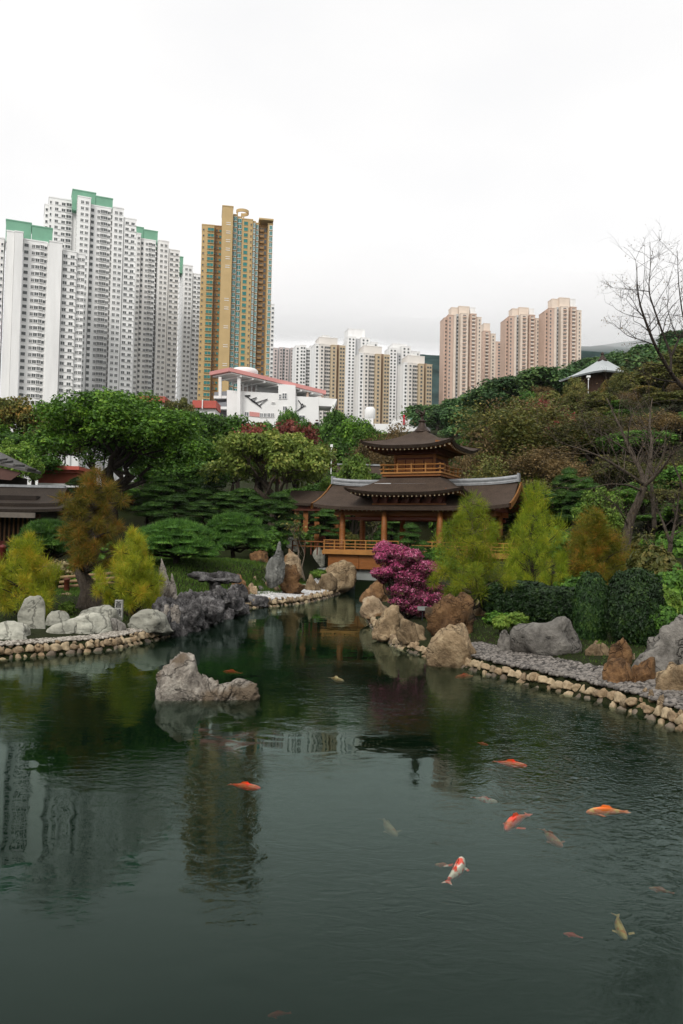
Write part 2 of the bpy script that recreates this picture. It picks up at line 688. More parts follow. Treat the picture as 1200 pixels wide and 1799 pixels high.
MAT_BED = plain('pond_bed', (0.012, 0.026, 0.014), 1.0, 0.25, 0.4, 0.0, coord='World')
mb = MB()
mb.add([(-75, -20, -1.3), (45, -20, -1.3), (45, 105, -1.3), (-75, 105, -1.3)], [(0, 1, 2, 3)])
tag(part('pond_bed', mb.data('pond_bed', [MAT_BED])), 'murky green silt bed of the pond', kind='structure')

# ------------------------------------------------------------------ mountain in the mist behind the towers
mx_ = np.linspace(-1500, 1500, 90)
my_ = np.linspace(1150, 2500, 50)
MX, MY = np.meshgrid(mx_, my_, indexing='ij')
P2 = np.stack([MX.ravel() / 420, MY.ravel() / 420, 0 * MX.ravel()], 1)
mz = 60 + 430 * np.exp(-((MY - 1950) / 520) ** 2) * (0.72 + 0.28 * np.tanh((MX + 50) / 500)) + 50 * fbm(P2, 5, 3).reshape(MX.shape)
mz *= smooth(1150, 1350, MY)
mz = np.maximum(mz, 2)
MAT_MTN = plain('haze_tinted_woods', (0.030, 0.052, 0.050), 1.0, 0.5, 0.02, 0.0, coord='World')  # bluish tint puts the distance haze into the wood colour
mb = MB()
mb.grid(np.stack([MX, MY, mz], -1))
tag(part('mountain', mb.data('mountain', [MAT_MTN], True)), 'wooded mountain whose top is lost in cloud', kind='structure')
# ------------------------------------------------------------------ air
def volume_mat(name, dens, col, aniso=0.0):
    m = bpy.data.materials.new(name)
    m.use_nodes = True
    t = m.node_tree
    t.nodes.remove(t.nodes['Principled BSDF'])
    v = t.nodes.new('ShaderNodeVolumePrincipled')
    v.inputs['Density'].default_value = dens
    v.inputs['Color'].default_value = (*col, 1)
    v.inputs['Anisotropy'].default_value = aniso
    t.links.new(v.outputs[0], t.nodes['Material Output'].inputs['Volume'])
    return m


mb = MB()
mb.box(-660, 660, -60, 1000, -3, 190)
tag(part('haze', mb.data('haze', [volume_mat('haze_air', 0.00004, (0.93, 0.95, 0.97))])), 'thin pale haze in the air', kind='stuff')

# low cloud hanging on the mountain: a closed bank that thickens away from the viewer
cxs = np.linspace(-1700, 1700, 60)
bot, top = [], []
for x in np.linspace(0, 1, 9):
    y = 1080 + 1500 * x
    wob = fbm(np.stack([cxs / 260.0, np.full(cxs.shape, y / 300.0), 0 * cxs], 1), 4, 21)
    wob2 = fbm(np.stack([cxs / 420.0, np.full(cxs.shape, y / 500.0), 0 * cxs + 9], 1), 4, 33)
    zb = y * (0.262 - 0.022 * x + 0.012 * wob)
    bot.append(np.stack([cxs, np.full(cxs.shape, y), zb], 1))
    top.append(np.stack([cxs, np.full(cxs.shape, y), zb + 4 + y * (0.15 + 0.06 * wob2) * x ** 2.2], 1))
loop = np.array(bot + top[::-1])
loop = np.concatenate([loop, loop[:1]], 0)
mb = MB()
mb.grid(loop.transpose(1, 0, 2), flip=True)
n = len(loop) - 1
for e in (0, -1):
    pts = loop[:-1, e]
    tr_ = [(0, i + 1, i) if e == 0 else (0, i, i + 1) for i in range(1, n - 1)]
    mb.add(pts, (), tr_)
tag(part('cloud', mb.data('cloud', [volume_mat('cloud_vapour', 0.0017, (0.97, 0.97, 0.98))])), 'low grey cloud bank over the mountain', kind='stuff')
# ------------------------------------------------------------------ tower blocks
M_WHITE = plain('white_render', (0.80, 0.80, 0.79), 0.85, 0.11, 0.25, stretch=(1, 1, 0.15))
M_GREY = plain('grey_render', (0.50, 0.51, 0.52), 0.85, 0.08, 0.15)
M_GREEN = plain('green_plant_room', (0.17, 0.36, 0.25), 0.8, 0.08, 0.3)
M_GREEN2 = plain('green_louvre', (0.10, 0.22, 0.17), 0.8, 0.1, 0.3)
M_YEL = plain('ochre_tiles', (0.48, 0.345, 0.165), 0.7, 0.08, 0.2)
M_YELD = plain('brown_tiles', (0.30, 0.175, 0.07), 0.7, 0.1, 0.2)
M_PINK = plain('salmon_tiles', (0.55, 0.40, 0.32), 0.75, 0.06, 0.2)
M_BEIGE = plain('cream_tiles', (0.68, 0.58, 0.49), 0.75, 0.06, 0.2)
M_BROWN = plain('dark_brown_tiles', (0.27, 0.16, 0.105), 0.75, 0.08, 0.2)
M_TAN = plain('tan_tiles', (0.50, 0.40, 0.27), 0.75, 0.06, 0.2)
M_PALE = plain('pale_tiles', (0.70, 0.665, 0.62), 0.8, 0.05, 0.2)
M_PINKG = plain('grey_pink_tiles', (0.55, 0.48, 0.46), 0.8, 0.06, 0.2)
M_ROOFP = plain('pink_roof_fascia', (0.60, 0.27, 0.25), 0.6, 0.06, 0.3)
M_REDR = plain('red_roof', (0.46, 0.10, 0.075), 0.7, 0.12, 0.3)
M_LINE = plain('dark_steel_line', (0.03, 0.03, 0.035), 0.5, 0.1)


def glass(name, col, rough=0.18):
    m, t, bs = nodes(name)
    oi = t.nodes.new('ShaderNodeObjectInfo')
    n = noise(t, 0.37, 1, 0.5, 'World')
    c = mixc(t, n, tuple(x * 0.5 for x in col), tuple(x * 1.6 for x in col))
    t.links.new(c, bs.inputs['Base Color'])
    bs.inputs['Roughness'].default_value = rough
    bs.inputs['Specular IOR Level'].default_value = 0.5
    return m


GL_DARK = glass('window_glass_dark', (0.060, 0.068, 0.070))
GL_TEAL = glass('window_glass_teal', (0.012, 0.16, 0.15))
GL_GREY = glass('window_glass_grey', (0.10, 0.11, 0.12))
M_FRAME = plain('window_frame_grey', (0.45, 0.46, 0.46), 0.6, 0.1)


def window_mb(w, h, kind):
    """one window, facing -y, centred on x, sill at z=0; slot 0 wall/frame, 1 glass"""
    m = MB()
    if kind == 'slot':                                   # open stair landing: shade of its depth put into a flat coloured panel
        m.box(-w / 2, w / 2, -0.03, 0.02, 0, h, 1)
        m.box(-w / 2 - .1, w / 2 + .1, -0.16, 0.02, -0.12, 0, 0)
        return m
    if kind == 'balcony':
        m.box(-w / 2, w / 2, -0.03, 0.02, 0.9, h, 1)
        m.box(-w / 2 - .15, w / 2 + .15, -0.9, 0.02, -0.15, 0.0, 0)
        m.box(-w / 2 - .15, w / 2 + .15, -0.9, -0.8, 0.0, 0.95, 0)
        return m
    d = 0.5 if kind == 'bay' else 0.14
    m.box(-w / 2, w / 2, -d + 0.04, 0.02, 0, h, 1)
    m.box(-w / 2 - .12, w / 2 + .12, -d - .06, 0.02, -0.16, 0, 0)
    m.box(-w / 2 - .12, w / 2 + .12, -d - .06, 0.02, h, h + .12, 0)
    for x in ([-w / 2, w / 2] if kind == 'small' else [-w / 2, 0, w / 2]):
        m.box(x - .05, x + .05, -d, 0.02, 0, h, 0)
    if kind == 'ac':
        m.box(w / 2 + .15, w / 2 + .85, -0.45, 0.02, -0.1, 0.5, 0)
    if kind == 'pair':
        m.box(-w / 2, w / 2, -d, 0.02, h * .62, h * .68, 0)
    return m


_WM = {}


def win(w, h, kind, fm, gm):
    k = (round(w, 2), round(h, 2), kind, fm.name, gm.name)
    if k not in _WM:
        m = window_mb(w, h, kind)
        _WM[k] = (m, m.data('window', [fm, gm]))
    return _WM[k]


class Tower:
    def __init__(self, name, label, group, u, v, Y, theta, fh=2.75, vlow=720, cat='tower block'):
        self.O = W(u, v, Y)
        self.th = theta
        self.t = (math.cos(theta), math.sin(theta))
        self.b = (-math.sin(theta), math.cos(theta))
        self.fh = fh
        self.vlow = vlow
        self.root = thing(name, label, cat, (self.O.x, self.O.y, 0), theta, group)
        self.wins = []

    def s(self, u, v, off=0.0):
        d = ray(u, v)
        ox, oy = self.O.x + off * self.b[0], self.O.y + off * self.b[1]
        return (d[0] * oy - ox) / (self.t[0] - d[0] * self.t[1])

    def depth(self, s, off):
        return self.O.y + s * self.t[1] + off * self.b[1]

    def strip(self, u0, u1, off, vtop, mat, deep=14, cols=(), left=(), right=(), name='wall', vm=None, zbase=0.0, fm=None, ztop=None, skip_top=1.2):
        """a vertical wing of the block: front wall between photo columns u0..u1, set back by off"""
        vm = vm or vtop
        s0, s1 = self.s(u0, vm, off), self.s(u1, vm, off)
        Y = self.depth((s0 + s1) / 2, off)
        zt = ztop if ztop is not None else W((u0 + u1) / 2, vtop, Y).z
        if name == 'plant_room':
            zbase = zt - 9
        m = MB()
        m.box(s0, s1, off, off + deep, zbase, zt)
        m.box(s0 - .15, s1 + .15, off - .15, off + deep + .15, zt + 0.003, zt + 0.5)       # parapet cap
        part(name, m.data(name, [mat]), self.root)
        zl = max(zbase + 3, W(u0, self.vlow, Y).z)
        fm = fm or mat
        nf = int((zt - skip_top - zl) / self.fh)
        for fl in range(nf):
            z = zt - skip_top - 1.6 - fl * self.fh
            for c in cols:
                f, w, h, kind, gm = c[:5]
                self.wins.append((s0 + f * (s1 - s0), off, z, 0, w, h, kind, fm, gm))
            for c in left:
                f, w, h, kind, gm = c[:5]
                self.wins.append((s0, off + f * deep, z, -math.pi / 2, w, h, kind, fm, gm))
            for c in right:
                f, w, h, kind, gm = c[:5]
                self.wins.append((s1, off + f * deep, z, math.pi / 2, w, h, kind, fm, gm))
        return s0, s1, zt

    def finish(self, n_parts=300):
        def key(w):
            return (self.depth(w[0], w[1]) if w[3] == 0 else 1e6 + self.depth(w[0], w[1]))
        self.wins.sort(key=key)
        rest = {}
        for i, (s, off, z, rz, w, h, kind, fm, gm) in enumerate(self.wins):
            mbw, data = win(w, h, kind, fm, gm)
            if i < n_parts:
                part('window', data, self.root, (s, off, z), (0, 0, rz))
            else:
                rest.setdefault((fm.name, gm.name), [fm, gm, MB()])
                acc = rest[(fm.name, gm.name)][2]
                Mx = frame((s, off, z), rz)
                base = acc.n
                vv = xf(Mx, np.concatenate(mbw.v))
                acc.v.append(vv)
                acc.q.append(np.concatenate(mbw.q) + base)
                acc.qm.append(np.concatenate(mbw.qm))
                acc.n += len(vv)
        for fm, gm, acc in rest.values():
            tag(part('smaller_windows', acc.data('smaller_windows', [fm, gm]), self.root), kind='stuff')


D, T, GY = GL_DARK, GL_TEAL, GL_GREY
TH = R(22)
WG = 'white tower blocks with green plant rooms'
# block A, far left
A = Tower('tower_block', 'white tower block with a blank end wall and green plant room', WG, 20, 440, 312, TH)
A.strip(-60, 8, 3, 415, M_WHITE, cols=[(.3, 1.4, 1.2, 'pair', D), (.55, 1.4, 1.2, 'pair', D), (.8, 1.4, 1.2, 'pair', D), (.95, .8, 1.0, 'small', D)])
A.strip(12, 26, 0, 407, M_WHITE, left=[(.2, 1.2, 1.2, 'small', D), (.45, 1.2, 1.2, 'small', D), (.7, 1.2, 1.2, 'small', D)])
A.strip(26.3, 41, -1.6, 408, M_WHITE)
A.strip(41.3, 84, 2.5, 424, M_WHITE, cols=[(.13, 1.6, 1.3, 'slot', D), (.42, 1.2, 1.2, 'pair', D), (.6, 1.5, 1.3, 'ac', D), (.78, 1.3, 1.4, 'bay', D), (.93, 1.0, 1.2, 'small', D)])
A.strip(84.3, 87, 0, 430, M_WHITE, left=[(.15, 1.0, 1.2, 'small', D)])
A.strip(87.2, 110, -1.2, 426, M_WHITE)
A.strip(110.3, 135, 1.2, 442, M_WHITE, cols=[(.2, 1.6, 1.3, 'ac', D), (.72, 1.6, 1.3, 'ac', D)])
A.strip(135.2, 150, 2.0, 447, M_WHITE, cols=[(.3, 1.2, 1.2, 'pair', D), (.75, 1.2, 1.2, 'pair', D)])
A.strip(10, 55, 5, 390, M_GREEN, 9, name='plant_room', vm=410, zbase=112)
A.strip(55.6, 92, 4.5, 400, M_GREEN, 9, name='plant_room', vm=420, zbase=112)
A.finish(300)
# block B, tallest
B = Tower('tower_block', 'tallest white tower block with green plant room on top', WG, 150, 400, 352, TH)
B.strip(79, 86, 10, 360, M_WHITE, cols=[(.5, 1.0, 1.2, 'small', D)])
B.strip(86.3, 128, 8, 350, M_WHITE, cols=[(.08, .7, 1.2, 'small', D), (.33, 1.4, 1.3, 'ac', D), (.62, 1.6, 1.3, 'ac', D), (.85, 2.2, 1.4, 'bay', D)])
B.strip(128.3, 138, 9, 352, M_WHITE)
B.strip(137, 160, 0, 347, M_WHITE, 13, cols=[(.36, 1.3, 1.2, 'pair', D), (.72, 1.3, 1.2, 'pair', D)],
        left=[(.08, 1.2, 1.4, 'small', D), (.3, 1.2, 1.4, 'small', D), (.52, 1.2, 1.4, 'small', D), (.75, 1.2, 1.4, 'small', D)])
B.strip(160.3, 196, 3.2, 364, M_WHITE, cols=[(.08, 1.3, 1.5, 'slot', D), (.38, 1.2, 1.2, 'pair', D), (.55, 1.3, 1.4, 'bay', D), (.72, 1.6, 1.4, 'bay', D), (.9, 1.2, 1.2, 'ac', D)])
B.strip(199, 218, 0, 366, M_WHITE, 12, cols=[(.3, 1.3, 1.2, 'pair', D), (.72, 1.3, 1.2, 'pair', D)], left=[(.2, 1.2, 1.2, 'small', D), (.6, 1.2, 1.2, 'small', D)])
B.strip(218.3, 240, .8, 385, M_WHITE, 12, cols=[(.25, 1.5, 1.3, 'ac', D), (.72, 1.5, 1.3, 'ac', D)])
B.strip(127, 168, 5, 337, M_GREEN, 9, name='plant_room', vm=360, zbase=125)
B.strip(168.6, 198, 4.6, 348, M_GREEN, 9, name='plant_room', vm=360, zbase=125)
B.finish(300)
# block C
C_ = Tower('tower_block', 'white tower block stepping down between the tallest white block and the slim grey one', WG, 260, 440, 402, TH)
C_.strip(240.5, 248, 1.2, 411, M_WHITE, 12, cols=[(.5, 1.3, 1.2, 'pair', D)])
C_.strip(248.3, 274, 3.0, 422, M_WHITE, cols=[(.08, 1.1, 1.4, 'slot', D), (.4, 1.3, 1.2, 'pair', D), (.62, 1.5, 1.4, 'bay', D), (.85, 1.5, 1.3, 'ac', D)])
C_.strip(279, 297, 0, 424, M_WHITE, 12, cols=[(.3, 1.3, 1.2, 'pair', D), (.72, 1.3, 1.2, 'pair', D)], left=[(.2, 1.2, 1.2, 'small', D), (.5, 1.2, 1.2, 'small', D), (.8, 1.2, 1.2, 'small', D)])
C_.strip(297.3, 316, .8, 440, M_WHITE, 12, cols=[(.25, 1.5, 1.3, 'ac', D), (.75, 1.5, 1.3, 'ac', D)])
C_.strip(238, 252, 5, 400, M_GREEN, 8, name='plant_room', vm=420, zbase=110)
C_.strip(252.5, 277, 4.6, 406, M_GREEN, 8, name='plant_room', vm=420, zbase=110)
C_.finish(280)
Dt = Tower('tower_block', 'slim white tower block next to the ochre tower', WG, 330, 480, 446, TH)
Dt.strip(315, 322, 3, 452, M_GREEN, 8, zbase=90, name='plant_room')
Dt.strip(323, 339, 0, 467, M_WHITE, 12, cols=[(.3, 1.3, 1.2, 'pair', D), (.72, 1.3, 1.2, 'pair', D)], left=[(.2, 1.2, 1.2, 'small', D), (.5, 1.2, 1.2, 'small', D), (.8, 1.2, 1.2, 'small', D)])
Dt.strip(339.3, 353, .8, 482, M_WHITE, 12, cols=[(.25, 1.5, 1.3, 'ac', D), (.75, 1.5, 1.3, 'ac', D)])
Dt.finish(150)

# ochre tower
E_ = Tower('tower_block', 'ochre tower block with teal windows and a ring on its roof', None, 415, 500, 385, R(10), 2.9)
E_.strip(355, 377, 2, 396, M_YEL, 12, cols=[(.14, .8, .9, 'small', D), (.72, 3.0, 1.5, 'bay', T)])
E_.strip(377.3, 390.5, 4.5, 398, M_YELD, 12, cols=[(.3, .9, 1.2, 'ac', D), (.75, 1.2, 1.2, 'slot', T)])
m0 = E_.strip(391, 410, -2.5, 363, M_YEL, 14)
E_.strip(410.4, 417, 0.6, 378, M_YEL, 12, cols=[(.5, 1.5, 1.9, 'bay', T)], fm=M_WHITE)
E_.strip(417.4, 425.5, 2.0, 382, M_YEL, 12, cols=[(.5, 1.8, 1.9, 'bay', T)], fm=M_WHITE)
E_.strip(426, 444.5, 0.8, 386, M_YEL, 12, cols=[(.35, 2.0, 1.7, 'small', T), (.85, .7, .9, 'small', D)])
E_.strip(445, 449, 1.6, 390, M_YEL, 12, cols=[(.5, .8, 1.9, 'bay', T)], fm=M_WHITE)
E_.strip(449.4, 455, 3.0, 393, M_YEL, 12, cols=[(.5, 1.1, 1.9, 'bay', T)], fm=M_WHITE)
E_.strip(455.4, 470.5, 5.0, 398, M_YELD, 12, cols=[(.3, 1.6, 1.7, 'balcony', D), (.75, 1.2, 1.9, 'slot', D)])
E_.strip(471, 479.5, 2.2, 394, M_YEL, 12, cols=[(.6, 1.4, 1.9, 'bay', T)], fm=M_WHITE)
s0, s1 = E_.s(455, 392, 1), E_.s(480.5, 392, 1)
zt = W(468, 390, E_.depth((s0 + s1) / 2, 1)).z
mb = MB(); mb.box(s0, s1, .6, 9, zt + .9, zt + 1.7)
part('roof_slab', mb.data('roof_slab', [M_YEL]), E_.root)
# vents on the blank core wall
for g in range(11):
    z = m0[2] - 9 - g * 4.2 - (12 if g > 5 else 0) - (g - 7) * 5 * (g > 7)
    mb = MB(); mb.box(m0[0] + 2.0, m0[1] - 1.0, -2.62, -2.45, z, z + .35); mb.box(m0[0] + 2.0, m0[1] - 1.0, -2.62, -2.45, z + 1.0, z + 1.3)
    part('vent', mb.data('vent', [M_PALE]), E_.root)
# ring crown
cxr = E_.s(426, 372, 6)
zr = W(428, 376, E_.depth(cxr, 6)).z
mb = MB()
ang = np.linspace(R(-170), R(100), 40)
P = np.zeros((40, 5, 3))
for i, a in enumerate(ang):
    for j, (rr, zz) in enumerate([(2.7, 0), (3.2, 0), (3.2, 1.5), (2.7, 1.5), (2.7, 0)]):
        P[i, j] = (cxr + rr * math.cos(a), 6 + rr * math.sin(a), zr + zz)
mb.grid(P)
for a in (-2.6, 1.3):
    mb.box(cxr + 2.95 * math.cos(a) - .3, cxr + 2.95 * math.cos(a) + .3, 6 + 2.95 * math.sin(a) - .3, 6 + 2.95 * math.sin(a) + .3, zr - 6, zr)
part('roof_ring', mb.data('roof_ring', [M_YEL], False), E_.root)
E_.finish(300)
# pale slab behind the ochre tower
E2 = Tower('tower_block', 'plain pale tower block hidden behind the ochre tower', None, 476, 560, 470, R(12))
E2.strip(470, 482, 0, 535, M_WHITE, 12, cols=[(.8, 1.4, 1.2, 'small', GY)])
E2.finish(40)

# pale group in the middle distance
MG = 'pale tower blocks behind the white school'
def mid(label, u, Y, strips, th=R(14), n=110):
    tw = Tower('tower_block', label, MG, u, 640, Y, th, 2.8, 760)
    for st in strips:
        tw.strip(*st[:5], cols=st[5] if len(st) > 5 else (), name=st[6] if len(st) > 6 else 'wall')
    tw.finish(n)
k2 = [(.28, 1.6, 1.5, 'small', D), (.72, 1.6, 1.5, 'small', D)]
k3 = [(.2, 1.5, 1.5, 'small', D), (.5, 1.5, 1.5, 'small', D), (.8, 1.5, 1.5, 'small', D)]
k1 = [(.5, 1.6, 1.5, 'small', D)]
mid('grey-pink tower block with vertical window bands right of the ochre tower', 500, 690,
    [(481, 488, 0, 612, M_PINKG, k1), (488.3, 491, 2, 612, M_GREY), (491.3, 497, 0, 611, M_PINKG, k1), (497.3, 501, 2, 611, M_GREY, k1), (501.3, 508, 0, 612, M_PINKG, k1), (508.3, 511, 2, 613, M_GREY), (511.3, 519, 0, 612, M_PINKG, k2)])
mid('white tower block with two window columns beside the grey-pink one', 535, 640,
    [(519.5, 527, 0, 608, M_WHITE, k1), (527.3, 538, -1, 607, M_WHITE, k2), (538.3, 545, 3, 612, M_WHITE, k2), (545.3, 551, 1, 608, M_WHITE)])
def cream(label, u0, vt, vr, s, Y, roofw=(8, 40)):
    st = [(u0, u0 + 9 * s, 1, vt, M_WHITE, k1), (u0 + 9.3 * s, u0 + 17 * s, -1, vt, M_PALE, k1), (u0 + 17.3 * s, u0 + 29 * s, 3, vt + 1, M_PALE, k3),
          (u0 + 29.3 * s, u0 + 39 * s, 0, vt + 2, M_TAN, k1), (u0 + 39.3 * s, u0 + 43 * s, 3.5, vt + 2, M_BROWN), (u0 + 43.3 * s, u0 + 54 * s, 0.5, vt + 3, M_TAN, k2),
          (u0 + roofw[0] * s, u0 + roofw[1] * s, 4, vr, M_PALE, (), 'roof_housing'), (u0 + (roofw[0] + 6) * s, u0 + (roofw[0] + 18) * s, 5, vr - 4, M_WHITE, (), 'water_tank')]
    mid(label, u0 + 20, Y, st)
cream('cream and tan tower block directly above the school roof', 553, 605, 594, 1.0, 600)
mid('tallest white tower block of the pale group', 630, 680,
    [(609, 617, 1, 600, M_WHITE, k1), (611, 625, 0, 592, M_WHITE, k2), (625.3, 634, 3, 596, M_GREY), (634.3, 650, 0, 594, M_WHITE, k2), (650.3, 664, 2, 602, M_WHITE, k2), (612, 641, 5, 579, M_WHITE, (), 'roof_housing')])
cream('cream and tan tower block behind the round white tank', 631, 621, 609, 1.0, 590)
mid('white tower block with clustered roof housings at the mountain foot', 700, 670,
    [(684, 698, 1, 612, M_WHITE, k2), (698.3, 706, 3, 622, M_GREY, k1), (706.3, 722, 0, 609, M_WHITE, k2), (722.3, 738, 1, 618, M_WHITE, k2), (690, 715, 5, 605, M_WHITE, (), 'roof_housing')])
cream('cream and tan tower block with a teal edge nearest the pavilion finial', 709, 638, 626, 0.93, 580)

# salmon towers
PG = 'salmon tower blocks on the wooded slope'
def salmon(label, u0, w, vt, vr, Y, fullw=True):
    tw = Tower('tower_block', label, PG, u0 + w / 2, 620, Y, R(8), 2.85, 720)
    k = w / 69.0
    f = lambda a: u0 + a * k
    bal = [(.5, 2.3, 1.9, 'balcony', GY)]
    tw.strip(f(0), f(7), 3, vt + 8, M_PINK, 12, cols=[(.5, 1.3, 1.4, 'small', D)])
    tw.strip(f(7.3), f(17), 0, vt + 3, M_PINK, 12, cols=[(.35, 1.2, 1.4, 'small', GY)])
    tw.strip(f(17.3), f(22), 0.6, vt + 3, M_BEIGE, 12)
    tw.strip(f(22.3), f(30), 4, vt + 2, M_GREY, 12, cols=[(.3, 1.3, 1.6, 'slot', D), (.75, 1.3, 1.4, 'small', GY)], fm=M_WHITE)
    tw.strip(f(30.3), f(44), -1, vt, M_BEIGE, 12, cols=bal, fm=M_PINK)
    tw.strip(f(44.3), f(47.5), 4, vt + 1, M_BROWN, 12)
    tw.strip(f(47.8), f(59), -.6, vt + 1, M_PINK, 12, cols=bal, fm=M_BEIGE)
    tw.strip(f(59.3), f(68), 1.5, vt + 7, M_BEIGE, 12, cols=[(.6, 1.0, 1.3, 'small', GY)])
    tw.strip(f(13), f(25), 5, vr + 2, M_BEIGE, 8, name='roof_housing')
    tw.strip(f(27), f(46), 3, vr, M_BEIGE, 8, name='roof_housing')
    tw.strip(f(47), f(57), 5, vr + 2, M_WHITE, 8, name='roof_housing')
    tw.finish(130)
salmon('salmon tower block with balconies standing nearest the mountain gap', 780.5, 66.5, 551, 539, 600)
t2 = Tower('tower_block', 'narrow salmon tower block tucked behind its taller twin', PG, 860, 640, 660, R(8), 2.85, 720)
t2.strip(849, 862, 0, 582, M_PINK, 12, cols=[(.5, 2.3, 1.9, 'balcony', GY)], fm=M_BEIGE)
t2.strip(862.3, 871, 1, 587, M_BEIGE, 12, cols=[(.5, 1.2, 1.3, 'small', GY)])
t2.strip(850, 861, 4, 569, M_BEIGE, 8, name='roof_housing')
t2.finish(80)
t3 = Tower('tower_block', 'lowest and farthest salmon block showing only a narrow edge', PG, 876, 640, 740, R(8), 2.85, 720)
t3.strip(871, 883, 0, 601, M_PINK, 12, cols=[(.5, 2.0, 1.5, 'small', D)])
t3.finish(40)
salmon('salmon tower block in the middle of three', 888.5, 60.5, 553, 541, 605)
salmon('tallest salmon tower block above the grey temple roof', 957.5, 65, 539, 524, 595)
# ------------------------------------------------------------------ low buildings behind the garden
YS = 225.0
def WS(u, v, dy=0.0):
    return W(u, v, YS + dy)


def wall_poly(pts, depth, dy=0.0):
    """flat wall drawn by its corners at the school's distance, extruded backwards; points clockwise from top left"""
    m = MB()
    P = [WS(u, v, dy) for u, v in pts][::-1]
    n = len(P)
    v = [tuple(p) for p in P] + [(p.x, p.y + depth, p.z) for p in P]
    q = [(i, i + n, (i + 1) % n + n, (i + 1) % n) for i in range(n)]
    t = []
    for i in range(1, n - 1):
        t += [(0, i, i + 1), (n, n + i + 1, n + i)]
    return m.add(v, q, t)


sch = thing('school_building', 'white modern building with a long pink roof and line drawings of wings on its walls', 'building', WS(480, 760))
M_SWHITE = plain('white_school_render', (0.80, 0.80, 0.79), 0.8, 0.04, 0.3)
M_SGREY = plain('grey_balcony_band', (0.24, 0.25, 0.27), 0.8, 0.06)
def sp(name, pts, depth, dy, mat):
    return part(name, wall_poly(pts, depth, dy).data(name, [mat]), sch, world_space=True)
sp('wall', [(398.5, 685), (420, 687), (490, 691), (490, 800), (398.5, 800)], 10, 0, M_SWHITE)
sp('stair_block', [(489, 677), (497, 675), (519, 677), (519, 800), (489, 800)], 10, -2.5, M_SWHITE)
sp('wing_wall', [(519.3, 696), (560, 698), (560, 742), (554, 742), (539, 800), (519.3, 800)], 8, -1, M_SWHITE)
sp('wing_arm', [(560.2, 698), (592, 701), (586, 714), (560.2, 713)], 8, -1, M_SWHITE)
sp('slanted_leg', [(583, 714.2), (592.3, 701), (567, 768), (561, 768)], 4, -1.4, M_SWHITE)
sp('tall_column', [(417, 655), (422.5, 655), (422, 740), (416, 740)], 1.2, -3, M_SWHITE)
sp('column', [(384, 662), (389, 662), (389, 700), (384, 700)], 1.0, 0, M_SWHITE)
for a, b in ((426, 660), (433.5, 664), (441, 662), (449, 664)):
    sp('column', [(a, b), (a + 2, b), (a + 2, 700), (a, 700)], 0.6, 4, M_SWHITE)
sp('upper_wall', [(448, 664), (494, 670), (494, 695), (448, 695)], 6, 6, M_SWHITE)
sp('upper_recess', [(420, 665), (448, 665), (448, 695), (420, 695)], 4, 9, M_PINKG)
for v0 in (688, 707):
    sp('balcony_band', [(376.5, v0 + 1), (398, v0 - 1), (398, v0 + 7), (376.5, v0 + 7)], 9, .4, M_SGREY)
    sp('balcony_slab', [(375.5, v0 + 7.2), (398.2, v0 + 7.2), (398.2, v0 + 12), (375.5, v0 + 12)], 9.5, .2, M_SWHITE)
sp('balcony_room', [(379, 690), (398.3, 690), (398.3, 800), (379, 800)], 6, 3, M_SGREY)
# long pink roof: a real slab, its left corner nearest
ra, rb, rc = WS(403, 645.5, -5), WS(573, 686, 2), WS(368, 653, 7)
rd = Vector((rc.x + (rb.x - ra.x), rc.y + (rb.y - ra.y), rb.z))
def slab(name, q, th, mat):
    m = MB()
    v = [tuple(p) for p in q] + [(p.x, p.y, p.z - th) for p in q]
    m.add(v, [(0, 1, 2, 3), (7, 6, 5, 4), (0, 4, 5, 1), (1, 5, 6, 2), (2, 6, 7, 3), (3, 7, 4, 0)])
    return part(name, m.data(name, [mat]), sch, world_space=True)
slab('roof', [ra, rb, rd, rc], 1.05, M_ROOFP)
o_ = Vector((0, 0, -1.08))
slab('soffit', [ra.lerp(rd, .03) + o_, rb.lerp(rc, .03) + o_, rd.lerp(ra, .03) + o_, rc.lerp(rb, .03) + o_], .35, M_SWHITE)
for f in (.12, .24, .36, .5, .62, .74, .86):
    p = ra.lerp(rb, f); q = rc.lerp(rd, f)
    m = MB(); m.bar((p.x, p.y + .3, p.z - 1.65), (q.x, q.y, q.z - 1.65), .4, .4)
    part('roof_beam', m.data('roof_beam', [M_SWHITE]), sch, world_space=True)
for uu in (500, 540, 566):
    f = (uu - 403) / 170.0
    p = ra.lerp(rb, f); p2 = W(uu, 712, p.y + 1.5)
    m = MB(); m.bar((p2.x, p2.y, p2.z), (p2.x, p2.y, p.z - 1.5), .6, .6, up=(0, 1, 0))
    part('roof_post', m.data('roof_post', [M_PINK]), sch, world_space=True)
# windows
def swin(u0, u1, v0, v1, dy, nx, ny):
    a, b = WS(u0, v1, dy), WS(u1, v0, dy)
    w, h = b.x - a.x, b.z - a.z
    wo = thing_part = part('window', MB().box(0, w, -.06, .1, 0, h).data('window', [GL_GREY]), sch)
    wo.location = Vector(a) - sch.location
    m = MB()
    for i in range(nx + 1):
        m.box(w * i / nx - .06, w * i / nx + .06, -.14, .1, -.06, h + .06)
    for j in range(ny + 1):
        m.box(-.06, w + .06, -.13, .1, h * j / ny - .06, h * j / ny + .06)
    part('window_frame', m.data('window_frame', [M_SWHITE]), wo)
swin(496, 504, 691, 700.5, -2.6, 2, 2)
swin(497, 504, 714, 721, -2.6, 2, 1)
swin(490.2, 494, 693, 701, -2.6, 1, 2)
for i in range(4):
    swin(457 + i * 6.4, 462.2 + i * 6.4, 726, 733, -.1, 2, 1)
swin(430, 437, 724, 731, -.1, 2, 1)
swin(471, 474, 690, 693, 5.9, 2, 1)
swin(519.8, 536, 730, 738, -1.1, 3, 1)
sp('pink_panel', [(438.5, 723), (456, 725), (456, 732.5), (438.5, 731)], .3, -.2, M_ROOFP)
